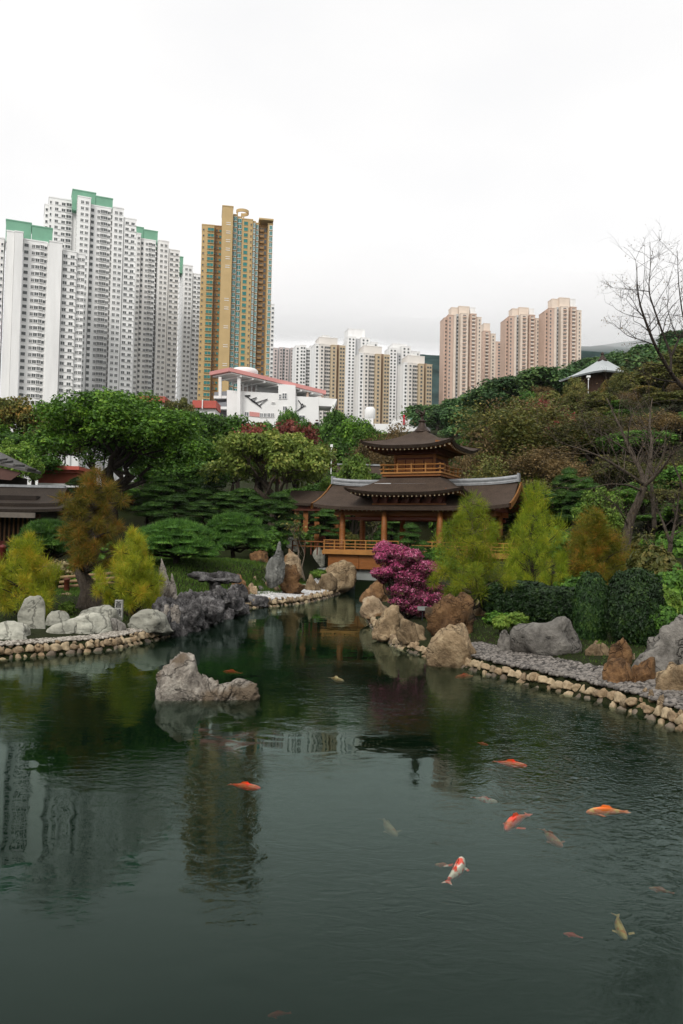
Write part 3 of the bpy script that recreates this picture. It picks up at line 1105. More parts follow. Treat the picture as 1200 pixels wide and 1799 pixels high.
swin(477, 483, 707, 709, -.1, 1, 1)
# wing drawings: steel lines standing off the wall
def linework(pts_list, dy):
    m = MB()
    for pl in pts_list:
        m.tube([WS(u, v, dy) for u, v in pl], 0.13, 5)
    return part('wing_drawing', m.data('wing_drawing', [M_LINE]), sch, world_space=True)
linework([[(430, 695), (436, 698), (442, 704), (450, 709), (458, 715)], [(430, 695), (440, 694.5), (434, 697)], [(440, 702), (451, 698), (446, 705)],
          [(448, 708), (470, 701), (456, 712)], [(438, 700), (448, 706), (459, 716), (456, 713)]], -.25)
linework([[(524, 703), (529, 710), (529, 716), (522, 722)], [(529, 710), (537, 712.5), (528, 716)], [(531, 709), (533, 714), (526, 719)]], -1.25)
# roof tank and planter on the school roof
m = MB(); c0 = WS(430, 652, 8)
m.lathe([(0, 2.0), (3.5, 2.0), (3.9, 1.6), (3.9, 0), (0, 0)][::-1], (c0.x, c0.y, c0.z - 1.5), 20)
part('roof_tank', m.data('roof_tank', [M_SWHITE], True), sch, world_space=True)

# low white podium with round tank and red banner
pod = thing('podium_building', 'low white podium building with a round tank behind the pavilion finial', 'building', W(700, 790, 300))
def pp(name, u0, u1, v0, v1, Y, dep, mat):
    a, b = W(u0, v1, Y), W(u1, v0, Y)
    return part(name, MB().box(a.x, b.x, Y, Y + dep, a.z, b.z).data(name, [mat]), pod, world_space=True)
pp('wall', 690, 757, 738, 800, 300, 12, M_SWHITE)
pp('wall', 655, 690, 745, 800, 302, 12, M_SWHITE)
pp('wall', 622, 656, 735, 800, 306, 12, M_SWHITE)
pp('parapet', 716, 754, 735, 738, 301.5, 6, M_GREEN)
pp('window', 751, 754.5, 757, 762, 299.9, .4, GL_GREY)
m = MB(); c0 = W(650, 728, 310)
m.lathe([(0, 0), (2.1, 0), (2.1, 3.5), (1.5, 4.3), (0, 4.5)], (c0.x, c0.y, c0.z - 1.6), 20)
part('round_tank', m.data('round_tank', [M_SWHITE], True), pod, world_space=True)
tag(pp('banner', 708, 711.5, 729, 746, 299.4, .25, plain('red_banner', (0.55, 0.02, 0.05), .6)), 'narrow red vertical banner')

# low red-roofed hall glimpsed above the trees on the left
hall = thing('low_hall', 'low building with a red flat roof below the white towers', 'building', W(262, 720, 230))
for nm, u0, u1, v0, v1, Y, mat in (('roof', 238, 290, 696.5, 706, 228, M_REDR), ('wall', 241, 288, 706.2, 800, 229, M_SWHITE)):
    a, b = W(u0, v1, Y), W(u1, v0, Y)
    part(nm, MB().box(a.x, b.x, Y, Y + 12, a.z, b.z).data(nm, [mat]), hall, world_space=True)
hall2 = thing('low_hall', 'low red-roofed annexe beside the grey balconies of the white school', 'building', W(360, 730, 215))
for nm, u0, u1, v0, v1, Y, mat in (('roof', 338, 380, 704, 716, 213, M_REDR), ('wall', 340, 378, 716.2, 800, 214, M_SWHITE), ('post', 354.5, 356.5, 702, 718, 212.6, M_SWHITE)):
    a, b = W(u0, v1, Y), W(u1, v0, Y)
    part(nm, MB().box(a.x, b.x, Y, Y + 8, a.z, b.z).data(nm, [mat]), hall2, world_space=True)
# ------------------------------------------------------------------ timber pavilion bridge
M_WOOD = plain('honey_timber', (0.23, 0.084, 0.021), 0.55, 0.22, 1.5, stretch=(1, 1, 6))
M_WOODL = plain('pale_timber', (0.36, 0.165, 0.044), 0.55, 0.18, 1.5)
M_WOODD = plain('dark_red_timber', (0.10, 0.024, 0.011), 0.6, 0.25, 1.5)
M_CREAM = plain('cream_end_grain', (0.55, 0.42, 0.26), 0.7, 0.1)
M_CONC = plain('grey_concrete', (0.25, 0.265, 0.25), 0.85, 0.15, 0.8, bumps=0.2)


def shingle(name, col, sc=3.2):
    m, t, bs = nodes(name)
    tcn = t.nodes.new('ShaderNodeTexCoord')
    sp_ = t.nodes.new('ShaderNodeSeparateXYZ')
    t.links.new(tcn.outputs['Object'], sp_.inputs[0])
    # courses follow height on the slope
    mth = N(t, 'ShaderNodeMath'); mth.operation = 'MULTIPLY'; mth.inputs[1].default_value = 9.0
    t.links.new(sp_.outputs[2], mth.inputs[0])
    fr_ = N(t, 'ShaderNodeMath'); fr_.operation = 'FRACT'
    t.links.new(mth.outputs[0], fr_.inputs[0])
    n1 = noise(t, 1.2, 5, 0.6)
    n2 = noise(t, 14.0, 4, 0.7)
    c = ramp(t, n1, [(0.3, tuple(x * .6 for x in col)), (0.7, tuple(x * 1.35 for x in col))])
    c = mixc(t, 0.5, c, ramp(t, n2, [(0.35, tuple(x * .35 for x in col)), (0.68, tuple(x * 1.9 for x in col))]))
    t.links.new(c, bs.inputs['Base Color'])
    bs.inputs['Roughness'].default_value = 0.8
    bs.inputs['Specular IOR Level'].default_value = 0.2
    ad = N(t, 'ShaderNodeMath'); ad.operation = 'ADD'
    t.links.new(fr_.outputs[0], ad.inputs[0]); t.links.new(n2, ad.inputs[1])
    bump(t, bs, ad.outputs[0], 0.5, 0.06)
    return m


M_SHING = shingle('brown_shingles', (0.060, 0.042, 0.031))
M_TILE = plain('grey_ridge_tiles', (0.26, 0.27, 0.28), 0.6, 0.25, 3.0, bumps=0.3)
M_TILEL = plain('pale_ridge_line', (0.55, 0.56, 0.57), 0.6, 0.1, 3.0)
M_BRONZE = plain('dark_bronze', (0.045, 0.03, 0.022), 0.45, 0.3, 4.0, metallic=0.4)


def hip_grid(mb, hx, hy, tx, ty, ze, zt, lift, thick, conc=1.35, n=22, m=10):
    """four curved slopes with upturned corners, a thick eave and a soffit"""
    for k in range(4):
        A_, B_, a_, b_ = (hx, hy, tx, ty) if k % 2 == 0 else (hy, hx, ty, tx)
        s = np.linspace(-1, 1, n)
        tt = np.linspace(0, 1, m)
        S, Tt = np.meshgrid(s, tt, indexing='ij')
        fl = 1 + 0.045 * np.abs(S) ** 4 * (1 - Tt) ** 2
        x = S * (A_ + (a_ - A_) * Tt) * fl
        y = -(B_ + (b_ - B_) * Tt) * (1 + 0.02 * np.abs(S) ** 4 * (1 - Tt) ** 2)
        z = ze + (zt - ze) * (0.55 * Tt + 0.45 * Tt ** (2.2 * conc / 1.35)) + lift * np.abs(S) ** 3.2 * (1 - Tt) ** 1.8
        a = k * math.pi / 2
        X = x * math.cos(a) - y * math.sin(a)
        Y = x * math.sin(a) + y * math.cos(a)
        P = np.stack([X, Y, z], -1)
        mb.grid(P, flip=False)
        Q = P.copy()
        Q[..., 2] -= thick * (1 - 0.5 * Tt)
        sh = 1 - 0.03 * (1 - Tt)
        Q[..., 0] *= sh
        Q[..., 1] *= sh
        mb.grid(Q, 1, flip=True)
        mb.grid(np.stack([P[:, 0], Q[:, 0]], 1), 0, flip=True)
    return mb


def rafter_mesh():
    m = MB()
    m.box(-.055, .055, 0, 1.3, -.16, 0, 0)
    m.box(-.056, .056, -.02, 0, -.161, .001, 1)
    return m.data('rafter', [M_WOOD, M_CREAM])


AL = R(25)
pc = W(738, 953, 70)
pav = thing('pavilion_bridge', 'timber pavilion bridge with layered brown shingle roofs and an upper balcony over the pond', 'pavilion', (pc.x, pc.y, 0), -AL)
RAFT = rafter_mesh()


def pv(name, mb, mats, parent=None, sm=False, label=None):
    o = part(name, mb.data(name, mats, sm), parent or pav)
    if label:
        o['label'] = label
    return o


# bridge deck
pv('bridge_beam', MB().box(-7.6, 11.5, -2.35, 2.35, 1.1, 2.02), [M_CONC])
for x in (-8.0, 11.6):
    pv('abutment', MB().box(x - .7, x + .7, -2.6, 2.6, -1.4, 2.0), [M_CONC])
pv('deck', MB().box(-8.0, 10.5, -3.0, 3.0, 3.42, 3.72), [M_WOODL])
for i in range(6):
    x = -7.6 + i * 3.0
    pv('side_panel', MB().box(x, x + 2.96, -2.75, -2.62, 2.06, 3.41), [M_WOOD])
pv('fascia', MB().box(-8.05, 10.6, -3.1, -3.004, 3.30, 3.62), [M_WOODL])
for i in range(19):
    x = -7.9 + i * 1.0
    pv('railing_post', MB().box(x - .045, x + .045, -3.0, -2.9, 3.72, 4.55), [M_WOODL])
for z in (3.95, 4.2, 4.52):
    pv('rail', MB().tube([(-8.0, -2.95, z), (10.5, -2.95, z)], .045, 6), [M_WOODL])
    pv('rail', MB().tube([(-8.0, 2.95, z), (10.5, 2.95, z)], .045, 6), [M_WOODL])
# columns
for x in (-6.5, -2.5, 2.5, 6.5):
    for y in (-2.25, 2.25):
        m = MB().lathe([(0, 0), (.34, 0), (.34, .12), (.26, .16), (.27, 1.6), (.24, 3.5), (0, 3.5)], (x, y, 3.72), 14)
        pv('column', m, [M_WOOD], sm=True)
for x in (-2.5, 2.5):
    m = MB().lathe([(0, 0), (.32, 0), (.32, .12), (.25, .16), (.25, 1.6), (.22, 3.5), (0, 3.5)], (x + .25, -2.9, 3.72), 14)
    pv('column', m, [M_WOOD], sm=True)
for y in (-2.25, 2.25):
    pv('beam', MB().box(-7.2, 7.2, y - .14, y + .14, 6.75, 7.2), [M_WOOD])
    pv('beam', MB().box(-7.0, 7.0, y - .1, y + .1, 6.35, 6.6), [M_WOODD])
for x in (-6.5, -2.5, 2.5, 6.5):
    pv('cross_beam', MB().box(x - .12, x + .12, -2.6, 2.6, 6.9, 7.3), [M_WOOD])
for i, x in enumerate((-6.5, -4.5, -2.5, 0, 2.5, 4.5, 6.5)):
    pv('bracket', MB().prism([(-.55, .5), (-.2, .1), (-.2, 0), (.2, 0), (.2, .1), (.55, .5)], -2.5, -2.15, M=Matrix.Translation((x, 0, 7.2))), [M_WOODD])
# gallery roof (gable with curved slopes)
gr = MB()
n, mm = 40, 12
Sx = np.linspace(-1, 1, n)
Tt = np.linspace(0, 1, mm)
S, T_ = np.meshgrid(Sx, Tt, indexing='ij')
for sgn in (-1, 1):
    x = S * (8.55 + .25 * (1 - T_))
    y = sgn * (3.75 * (1 - T_))
    z = 7.42 + 2.15 * (0.6 * T_ + 0.4 * T_ ** 2.2) + 0.32 * np.abs(S) ** 5 * (1 - .6 * T_)
    P = np.stack([x, y, z], -1)
    gr.grid(P, 0, flip=(sgn > 0))
    Q = P.copy(); Q[..., 2] -= .28
    gr.grid(Q, 1, flip=(sgn < 0))
    gr.grid(np.stack([P[:, 0], Q[:, 0]], 1), 0, flip=(sgn < 0))
    gr.grid(np.stack([P[0], Q[0]], 1), 0)
    gr.grid(np.stack([P[-1], Q[-1]], 1), 0)
groof = pv('gallery_roof', gr, [M_SHING, M_WOODD], sm=True)
for i in range(40):
    x = -8.3 + i * 16.6 / 39
    if abs(x) < 2.2:
        continue
    part('rafter', RAFT, pav, (x, -3.58, 7.22 + .3 * (abs(x) / 8.5) ** 5), (R(14), 0, 0))
# ridge with tile courses
for x0, x1, e in ((-8.6, -2.4, -1), (2.4, 8.6, 1)):
    rg = MB()
    xs = np.linspace(x0, x1, 24)
    prof = [(-.24, 0), (.24, 0), (.24, .12), (.2, .13), (.2, .3), (.26, .31), (.26, .40), (.12, .55), (-.12, .55), (-.26, .40), (-.26, .31), (-.2, .3), (-.2, .13), (-.24, .12), (-.24, 0)]
    P = np.zeros((24, len(prof), 3))
    for i, x in enumerate(xs):
        up = .30 * (abs(x) / 8.6) ** 5
        for j, (yy, zz) in enumerate(prof):
            P[i, j] = (x, yy, 9.42 + zz * 1.1 + up)
    rg.grid(P, 0, flip=True)
    rg.box(x1 - .1 if e > 0 else x0 - .06, x1 + .06 if e > 0 else x0 + .1, -.3, .3, 9.5 + .2, 10.32 + .1)
    ro = pv('ridge', rg, [M_TILE])
    ln = MB()
    for zz in (.14, .42):
        ln.grid(np.stack([np.stack([xs, np.full(24, yy), 9.42 + zz * 1.1 + h_ + .30 * (np.abs(xs) / 8.6) ** 5], 1) for yy, h_ in ((-.275, -.02), (-.29, 0.0), (-.275, .02))], 1), 0, flip=True)
    pv('ridge_line', ln, [M_TILEL], ro)
# barge boards and gable walls
for e in (-1, 1):
    for sgn in (-1, 1):
        m = MB()
        P = []
        for t_ in np.linspace(0, 1, 12):
            y = sgn * 3.9 * (1 - t_)
            z = 7.44 + 2.15 * (0.6 * t_ + 0.4 * t_ ** 2.2) + .32 * (1 - .6 * t_)
            P.append([(e * 8.72, y, z - .02), (e * 8.86, y, z - .02), (e * 8.86, y, z - .50), (e * 8.72, y, z - .50), (e * 8.72, y, z - .02)])
        m.grid(np.array(P))
        m.grid(np.array(P), flip=True)
        pv('bargeboard', m, [M_WOODL])
    pv('gable_wall', MB().prism([(-2.9, 7.2), (2.9, 7.2), (.1, 9.2), (-.1, 9.2)], e * 7.0 - .06, e * 7.0 + .06, M=Matrix.Rotation(math.pi / 2, 4, 'Z')) if False else
       MB().add([(e * 7.0, -2.9, 7.2), (e * 7.0, 2.9, 7.2), (e * 7.0, 0, 9.2), (e * 7.1, -2.9, 7.2), (e * 7.1, 2.9, 7.2), (e * 7.1, 0, 9.2)],
                [(0, 1, 4, 3), (1, 2, 5, 4), (2, 0, 3, 5)], [(0, 2, 1), (3, 4, 5)]), [M_WOODD])
# middle storey
pv('frieze', MB().box(-3.1, 3.1, -3.0, 3.0, 7.15, 8.75), [M_WOODD])
pv('frieze_beam', MB().box(-3.3, 3.3, -3.2, -3.004, 7.2, 7.75), [M_WOOD])
for i in range(7):
    x = -2.9 + i * 5.8 / 6
    pv('bracket', MB().prism([(-.42, .7), (-.15, .15), (-.15, 0), (.15, 0), (.15, .15), (.42, .7)], -3.5, -3.0, M=Matrix.Translation((x, -.01, 7.8))), [M_WOODD])
pv('middle_roof', hip_grid(MB(), 5.1, 4.7, 2.6, 2.6, 8.62, 9.95, .42, .26), [M_SHING, M_WOODD], sm=True)
for i in range(25):
    x = -4.7 + i * 9.4 / 24
    part('rafter', RAFT, pav, (x, -4.48, 8.40 + .36 * (abs(x) / 5) ** 3.2), (R(12), 0, 0))
for i in range(22):
    y = -4.3 + i * 8.6 / 21
    part('rafter', RAFT, pav, (4.88, y, 8.40 + .36 * (abs(y) / 4.7) ** 3.2), (R(12), 0, R(90)))
for x in (-3.1,):
    pv('snow_ridge', MB().box(-3.1, -1.6, -3.22, -3.1, 9.36, 9.48), [M_TILEL])
pv('roof_line', MB().box(-1.58, 2.9, -3.2, -3.1, 9.36, 9.44), [M_TILE])
# upper storey
pv('balcony_base', MB().box(-2.35, 2.35, -2.35, 2.35, 9.85, 10.1), [M_WOODD])
pv('balcony_floor', MB().box(-2.62, 2.62, -2.62, 2.62, 10.1, 10.32), [M_WOOD])
pv('balcony_edge', MB().box(-2.75, 2.75, -2.75, 2.75, 10.322, 10.46), [M_WOODL])
for sx in (-1, 1):
    for i in range(5):
        c_ = -2.55 + i * 5.1 / 4
        pv('balcony_post', MB().box(c_ - .05, c_ + .05, sx * 2.55 - .05, sx * 2.55 + .05, 10.46, 11.22), [M_WOODL])
        if 0 < i < 4:
            pv('balcony_post', MB().box(sx * 2.55 - .05, sx * 2.55 + .05, c_ - .05, c_ + .05, 10.46, 11.22), [M_WOODL])
    for z in (10.72, 11.1):
        pv('balcony_rail', MB().tube([(-2.9, sx * 2.55, z), (2.9, sx * 2.55, z)], .05, 6), [M_WOODL])
        pv('balcony_rail', MB().tube([(sx * 2.55, -2.9, z + .005), (sx * 2.55, 2.9, z + .005)], .05, 6), [M_WOODL])
pv('upper_wall', MB().box(-1.75, 1.75, -1.75, 1.75, 10.46, 12.6), [M_WOODD])
for sx in (-1, 1):
    for sy in (-1, 1):
        pv('upper_post', MB().lathe([(.13, 0), (.13, 2.0)], (sx * 1.78, sy * 1.78, 10.46), 10), [M_WOOD], sm=True)
pv('upper_band', MB().box(-1.84, 1.84, -1.84, 1.84, 11.75, 12.0), [M_WOOD])
for i in range(4):
    a, b = -1.6 + i * .83, -1.6 + i * .83 + .72
    pv('wall_panel', MB().box(a, b, -1.80, -1.753, 10.6, 11.6), [M_WOOD])
pv('upper_bracket_ring', MB().box(-2.3, 2.3, -2.3, 2.3, 12.05, 12.45), [M_WOODD])
pv('upper_roof', hip_grid(MB(), 4.0, 4.0, .5, .5, 12.62, 14.25, .5, .28), [M_SHING, M_WOODD], sm=True)
for i in range(20):
    x = -3.7 + i * 7.4 / 19
    part('rafter', RAFT, pav, (x, -3.78, 12.38 + .42 * (abs(x) / 4) ** 3.2), (R(12), 0, 0))
    part('rafter', RAFT, pav, (3.78, x, 12.38 + .42 * (abs(x) / 4) ** 3.2), (R(12), 0, R(90)))
# finial with a bird
fin = pv('finial', MB().lathe([(0, 14.1), (.78, 14.1), (.78, 14.28), (.66, 14.30), (.62, 14.42), (.50, 14.5), (.46, 14.62), (.34, 14.75), (.3, 14.95), (.2, 15.05),
                               (.36, 15.12), (.36, 15.2), (.14, 15.28), (.1, 15.42), (.17, 15.5), (.1, 15.58), (0, 15.6)], (0, 0, 0), 16), [M_BRONZE], sm=True)
bd = MB()
bd.tube([(-.30, 0, 15.82), (-.15, 0, 15.74), (.08, 0, 15.76), (.2, 0, 15.95), (.22, 0, 16.12), (.34, 0, 16.16)], [.03, .14, .17, .09, .07, .015], 8)
for k, (dx, dz) in enumerate([(-.62, .55), (-.5, .68), (-.7, .36), (-.36, .72)]):
    bd.tube([(-.2, (k - 1.5) * .03, 15.78), (-.42 + dx * .1, (k - 1.5) * .06, 15.95), (dx, (k - 1.5) * .08, 15.7 + dz)], [.06, .055, .015], 5)
for sy in (-1, 1):
    bd.tube([(.02, sy * .1, 15.8), (-.12, sy * .28, 16.0), (-.3, sy * .36, 16.12)], [.1, .08, .02], 5)
bd.tube([(.0, .05, 15.58), (.0, .05, 15.75)], .03, 5)
pv('bird', bd, [M_BRONZE], fin, True)

# walkway railing that leads from the bridge to the left bank
wk = thing('walkway_railing', 'low dark timber railing running from the bridge end across the left bank', 'railing', G(520, 985, 2.6))
pa, pb = W(514, 950, 74), W(602, 953.5, 73)
for i in range(9):
    p = pa.lerp(pb, i / 8)
    part('post', MB().box(p.x - .06, p.x + .06, p.y - .06, p.y + .06, p.z - 1.2, p.z).data('post', [M_WOODD]), wk, world_space=True)
for dz in (0, -.45):
    part('rail', MB().tube([pa + Vector((0, -.08, dz)), pb + Vector((0, -.08, dz))], .06, 6).data('rail', [M_WOOD]), wk, world_space=True)

# ------------------------------------------------------------------ other timber halls
def roof_pair(mb, x0, x1, ye, yr, ze, zr, over=0.0, lift=.25, th=.25):
    s = np.linspace(-1, 1, 30); tt = np.linspace(0, 1, 10)
    S, T2 = np.meshgrid(s, tt, indexing='ij')
    cxm, hw = (x0 + x1) / 2, (x1 - x0) / 2
    for sg in (1, -1):
        x = cxm + S * (hw + over * (1 - T2))
        y = yr + sg * (ye - yr) * (1 - T2)
        z = ze + (zr - ze) * (.6 * T2 + .4 * T2 ** 2) + lift * np.abs(S) ** 5 * (1 - T2)
        P = np.stack([x, y, z], -1)
        Q = P.copy(); Q[..., 2] -= th
        mb.grid(P, 0, flip=(sg < 0)); mb.grid(Q, 1, flip=(sg > 0)); mb.grid(np.stack([P[:, 0], Q[:, 0]], 1), 0, flip=(sg > 0))
        for k in (0, -1):
            mb.grid(np.stack([P[k], Q[k]], 1), 0, flip=(k == 0)); mb.grid(np.stack([P[k], Q[k]], 1), 0, flip=(k != 0))
    return mb


# dark hall at the left edge
YL = 58
hl = thing('timber_hall', 'dark timber hall with a plank roof and slatted wall at the left bank', 'hall', W(20, 985, YL + 3))
hx1 = W(92, 890, YL).x
zr, ze = W(40, 855, YL + 3).z, W(40, 893, YL).z
M_DARKROOF = shingle('dark_plank_roof', (0.034, 0.026, 0.020))
roof = part('roof', roof_pair(MB(), -34, hx1, YL - .2, YL + 3, ze + .35, zr, .5, .1, .3).data('roof', [M_DARKROOF, M_WOODD], True), hl, world_space=True)
part('ridge_cap', MB().box(-34, hx1 - .15, YL + 2.8, YL + 3.2, zr - .05, zr + .14).data('ridge_cap', [M_TILE]), roof, world_space=True)
part('lower_eave', roof_pair(MB(), -34, hx1 + .6, YL - 1.4, YL + 3, ze - .12, zr - .75, .6, .15, .2).data('lower_eave', [M_DARKROOF, M_WOODD], True), hl, world_space=True)
part('eave_board', MB().box(-34, W(62, 900, YL - 1.5).x, YL - 1.55, YL - 1.4, ze - .72, ze - .35).data('eave_board', [plain('weathered_board', (.14, .12, .10), .8, .2)]), hl, world_space=True)
zb = W(20, 985, YL).z
part('wall', MB().box(-34, hx1 - 1.4, YL + .6, YL + 5, zb, zr - .8).data('wall', [plain('black_timber', (.02, .014, .010), .8, .3)]), hl, world_space=True)
for i in range(11):
    x = W(44, 920, YL).x - i * .33
    part('slat', MB().box(x - .05, x + .05, YL + .38, YL + .5, ze - 2.4, ze - .55).data('slat', [plain('slat_timber', (.16, .075, .03), .7, .3) if i == 0 else bpy.data.materials['slat_timber']]), hl, world_space=True)
part('base_wall', MB().box(-34, hx1 - 1.5, YL + .45, YL + .6, zb, ze - 2.4).data('base_wall', [plain('red_base_boards', (.10, .018, .012), .7, .3)]), hl, world_space=True)
part('end_post', MB().box(W(62, 930, YL).x - .12, W(62, 930, YL).x + .12, YL + .3, YL + .59, zb, ze - .4).data('end_post', [M_WOODD]), hl, world_space=True)
# upper tiled eave of the taller roof behind it
up = thing('tiled_roof_hall', 'upturned grey tiled eave corner of a taller timber hall', 'hall', W(-60, 985, 66))
e0, e1 = W(-160, 765, 62), W(47, 824, 62)
mb = MB()
xs = np.linspace(0, 1, 20)
P = np.zeros((20, 8, 3)); Q = np.zeros((20, 8, 3))
for i, f in enumerate(xs):
    for j, g in enumerate(np.linspace(0, 1, 8)):
        x = e0.x + (e1.x - e0.x) * f
        z = e0.z + (e1.z - e0.z) * (f ** .8)
        P[i, j] = (x - g * 1.5, 62 + g * 7, z + g * (2.2 * (1 - f) + .35))
        Q[i, j] = P[i, j] + np.array([0, 0, -.22])
mb.grid(P, 0); mb.grid(Q, 1, flip=True); mb.grid(np.stack([P[:, 0], Q[:, 0]], 1), 0, flip=True); mb.grid(np.stack([P[-1], Q[-1]], 1), 0, flip=True)
part('roof', mb.data('roof', [plain('dark_roof_tile', (.085, .08, .075), .6, .3, 3.0, bumps=.3), M_WOODD], False), up, world_space=True)
for i in range(9):
    f = .30 + i * .088
    p = P[int(f * 19), 0]
    part('eave_tile', MB().tube([(p[0], p[1] - .05, p[2] + .06), tuple(P[int(f * 19), 4] + np.array([0, 0, .08]))], .11, 6).data('eave_tile', [bpy.data.materials['dark_roof_tile']]), up, world_space=True)
mb = MB()
b0, b1 = W(-160, 800, 62.4), W(38, 832, 62.4)
mb.add([(b0.x, 62.3, b0.z + .9), (b1.x, 62.3, b1.z + .05), (b1.x - .8, 62.3, b1.z - .55), (b0.x, 62.3, b0.z - 1.2),
        (b0.x, 62.5, b0.z + .9), (b1.x, 62.5, b1.z + .05), (b1.x - .8, 62.5, b1.z - .55), (b0.x, 62.5, b0.z - 1.2)],
       [(3, 2, 1, 0), (4, 5, 6, 7), (0, 1, 5, 4), (1, 2, 6, 5), (2, 3, 7, 6), (3, 0, 4, 7)])
part('barge_board', mb.data('barge_board', [plain('purple_brown_timber', (.10, .05, .04), .7, .2)]), up, world_space=True)
wl = W(14, 860, 66)
part('wall', MB().box(-40, wl.x, 64, 70, 3, wl.z + 1.2).data('wall', [bpy.data.materials['black_timber']]), up, world_space=True)
# red post at the picture's left edge
rp = W(4, 1000, 52)
pst = thing('gate_post', 'short red timber post with a rounded cap by the dark hall', 'post', (rp.x, rp.y, rp.z - .4))
part('shaft', MB().lathe([(.22, 0), (.22, 1.75), (.26, 1.78), (.26, 1.9), (0, 2.02)], (0, 0, 0), 12).data('shaft', [plain('red_lacquer', (.13, .02, .015), .5, .2)], True), pst)
# red hall behind the left trees
rh = thing('red_hall', 'flat-topped red building behind the banyan and the dark hall', 'building', W(100, 870, 100))
for nm, u0, u1, v0, v1, Y, mat in (('wall', 66, 136, 828, 872, 101, plain('red_render', (.25, .06, .035), .8, .15)), ('cornice', 63, 139, 819, 824, 100, M_REDR),
                                   ('upper_band', 66, 137, 824.2, 829, 100.5, M_REDR), ('white_course', 66, 137, 850, 855, 100.4, M_SWHITE)):
    a, b = W(u0, v1, Y), W(u1, v0, Y)
    part(nm, MB().box(a.x, b.x, Y, Y + 6, a.z, b.z).data(nm, [mat]), rh, world_space=True)
# small shingled pavilion behind, left of the bridge
bk = thing('timber_shelter', 'small timber shelter with a shingle roof behind the bridge pavilion', 'shelter', W(540, 950, 84))
a, b = W(510, 893, 84), W(600, 870, 84)
part('roof', roof_pair(MB(), a.x, b.x + 3, 82, 85, W(530, 884, 82).z, W(530, 862, 85).z, .3, .1).data('roof', [M_SHING, M_WOODD], True), bk, world_space=True)
part('beam', MB().box(a.x + .3, b.x + 3, 82.4, 82.8, W(530, 897, 82.4).z, W(530, 887, 82.4).z).data('beam', [M_WOODD]), bk, world_space=True)
for uu in (520, 536, 556, 590):
    p = W(uu, 960, 83)
    part('column', MB().box(p.x - .25, p.x + .25, 82.8, 83.3, p.z - .5, W(uu, 895, 83).z).data('column', [M_WOOD]), bk, world_space=True)
part('wall_panel', MB().box(a.x + 1.2, b.x, 84.5, 84.7, W(530, 950, 84.5).z, W(530, 920, 84.5).z).data('wall_panel', [M_WOODD]), bk, world_space=True)
# grey-ridged roof behind the maple
bk2 = thing('garden_gate_roof', 'dark roof with a pale grey ridge among the trees behind the upper balcony', 'roof', W(615, 880, 105))
a, b = W(592, 840, 105), W(668, 813, 105)
part('roof', roof_pair(MB(), a.x, b.x, 102, 105, W(600, 842, 102).z, W(600, 818, 105).z, .3, .1).data('roof', [M_SHING, M_WOODD], True), bk2, world_space=True)
part('ridge', MB().box(a.x, b.x, 104.8, 105.2, W(600, 817.5, 105).z, W(600, 814.5, 105).z).data('ridge', [M_TILE]), bk2, world_space=True)
part('wall', MB().box(a.x + 1, b.x - 1, 103.5, 106, W(600, 885, 105).z, W(600, 838, 103).z).data('wall', [M_WOODD]), bk2, world_space=True)
# grey temple roof on the hill
YT = 165
tp = thing('hill_temple', 'temple with a wide grey tent-shaped roof and dark finial on the wooded hill', 'temple', W(1052, 690, YT))
cT = W(1058, 672, YT)
zt_ = W(1058, 634, YT).z - cT.z
ze_ = W(1058, 663, YT).z - cT.z
M_TEMPLE = plain('grey_tin_roof', (.40, .43, .44), .5, .12, .3)
part('roof', hip_grid(MB(), 6.0, 6.0, .7, .7, ze_, zt_, -.3, .3, 1.2).data('roof', [M_TEMPLE, M_WOODD], True), tp, Vector(cT) - tp.location, (0, 0, R(28)))
part('wall', MB().box(-3.4, 3.4, -3.4, 3.4, ze_ - 5, ze_ + .2).data('wall', [plain('temple_red_wall', (.07, .035, .02), .8, .2)]), tp, Vector(cT) - tp.location, (0, 0, R(28)))
part('finial', MB().lathe([(0, -.2), (1.0, -.2), (1.0, .2), (.75, .3), (.6, .6), (.6, .75), (.4, .85), (.22, 1.2), (.36, 1.35), (.36, 1.6), (.12, 1.8), (0, 1.9)], (0, 0, zt_), 12).data('finial', [M_BRONZE], True), tp, Vector(cT) - tp.location)


# lamp posts
def lamp(u, vt, vb, Y, label, hw=.16):
    p = W(u, vb, Y)
    h = W(u, vt, Y).z - p.z
    o = thing('lamp_post', label, 'lamp post', p)
    part('pole', MB().tube([(0, 0, -1.5), (0, 0, h - .3)], .06, 8).data('pole', [M_SWHITE]), o)
    part('lamp_head', MB().box(-hw, hw, -.25, .25, h - .35, h).box(-hw * .3, hw * .3, -.12, .12, h - .8, h - .5).data('lamp_head', [M_SWHITE]), o)
lamp(1033.5, 660, 692, 140, 'white lamp post in front of the grey temple roof', .3)
lamp(582, 781, 812, 98, 'slim white lamp post above the maple beside the grey ridge')
lamp(917, 693, 715, 190, 'small white lamp post low on the wooded hill among pines', .35)
# ------------------------------------------------------------------ stones
import bmesh
_ICO = {}


def ico(sub):
    if sub not in _ICO:
        b = bmesh.new()
        bmesh.ops.create_icosphere(b, subdivisions=sub, radius=1.0)
        b.verts.ensure_lookup_table()
        v = np.array([x.co[:] for x in b.verts])
        f = np.array([[w.index for w in x.verts] for x in b.faces])
        b.free()
        _ICO[sub] = (v, f)
    return _ICO[sub]


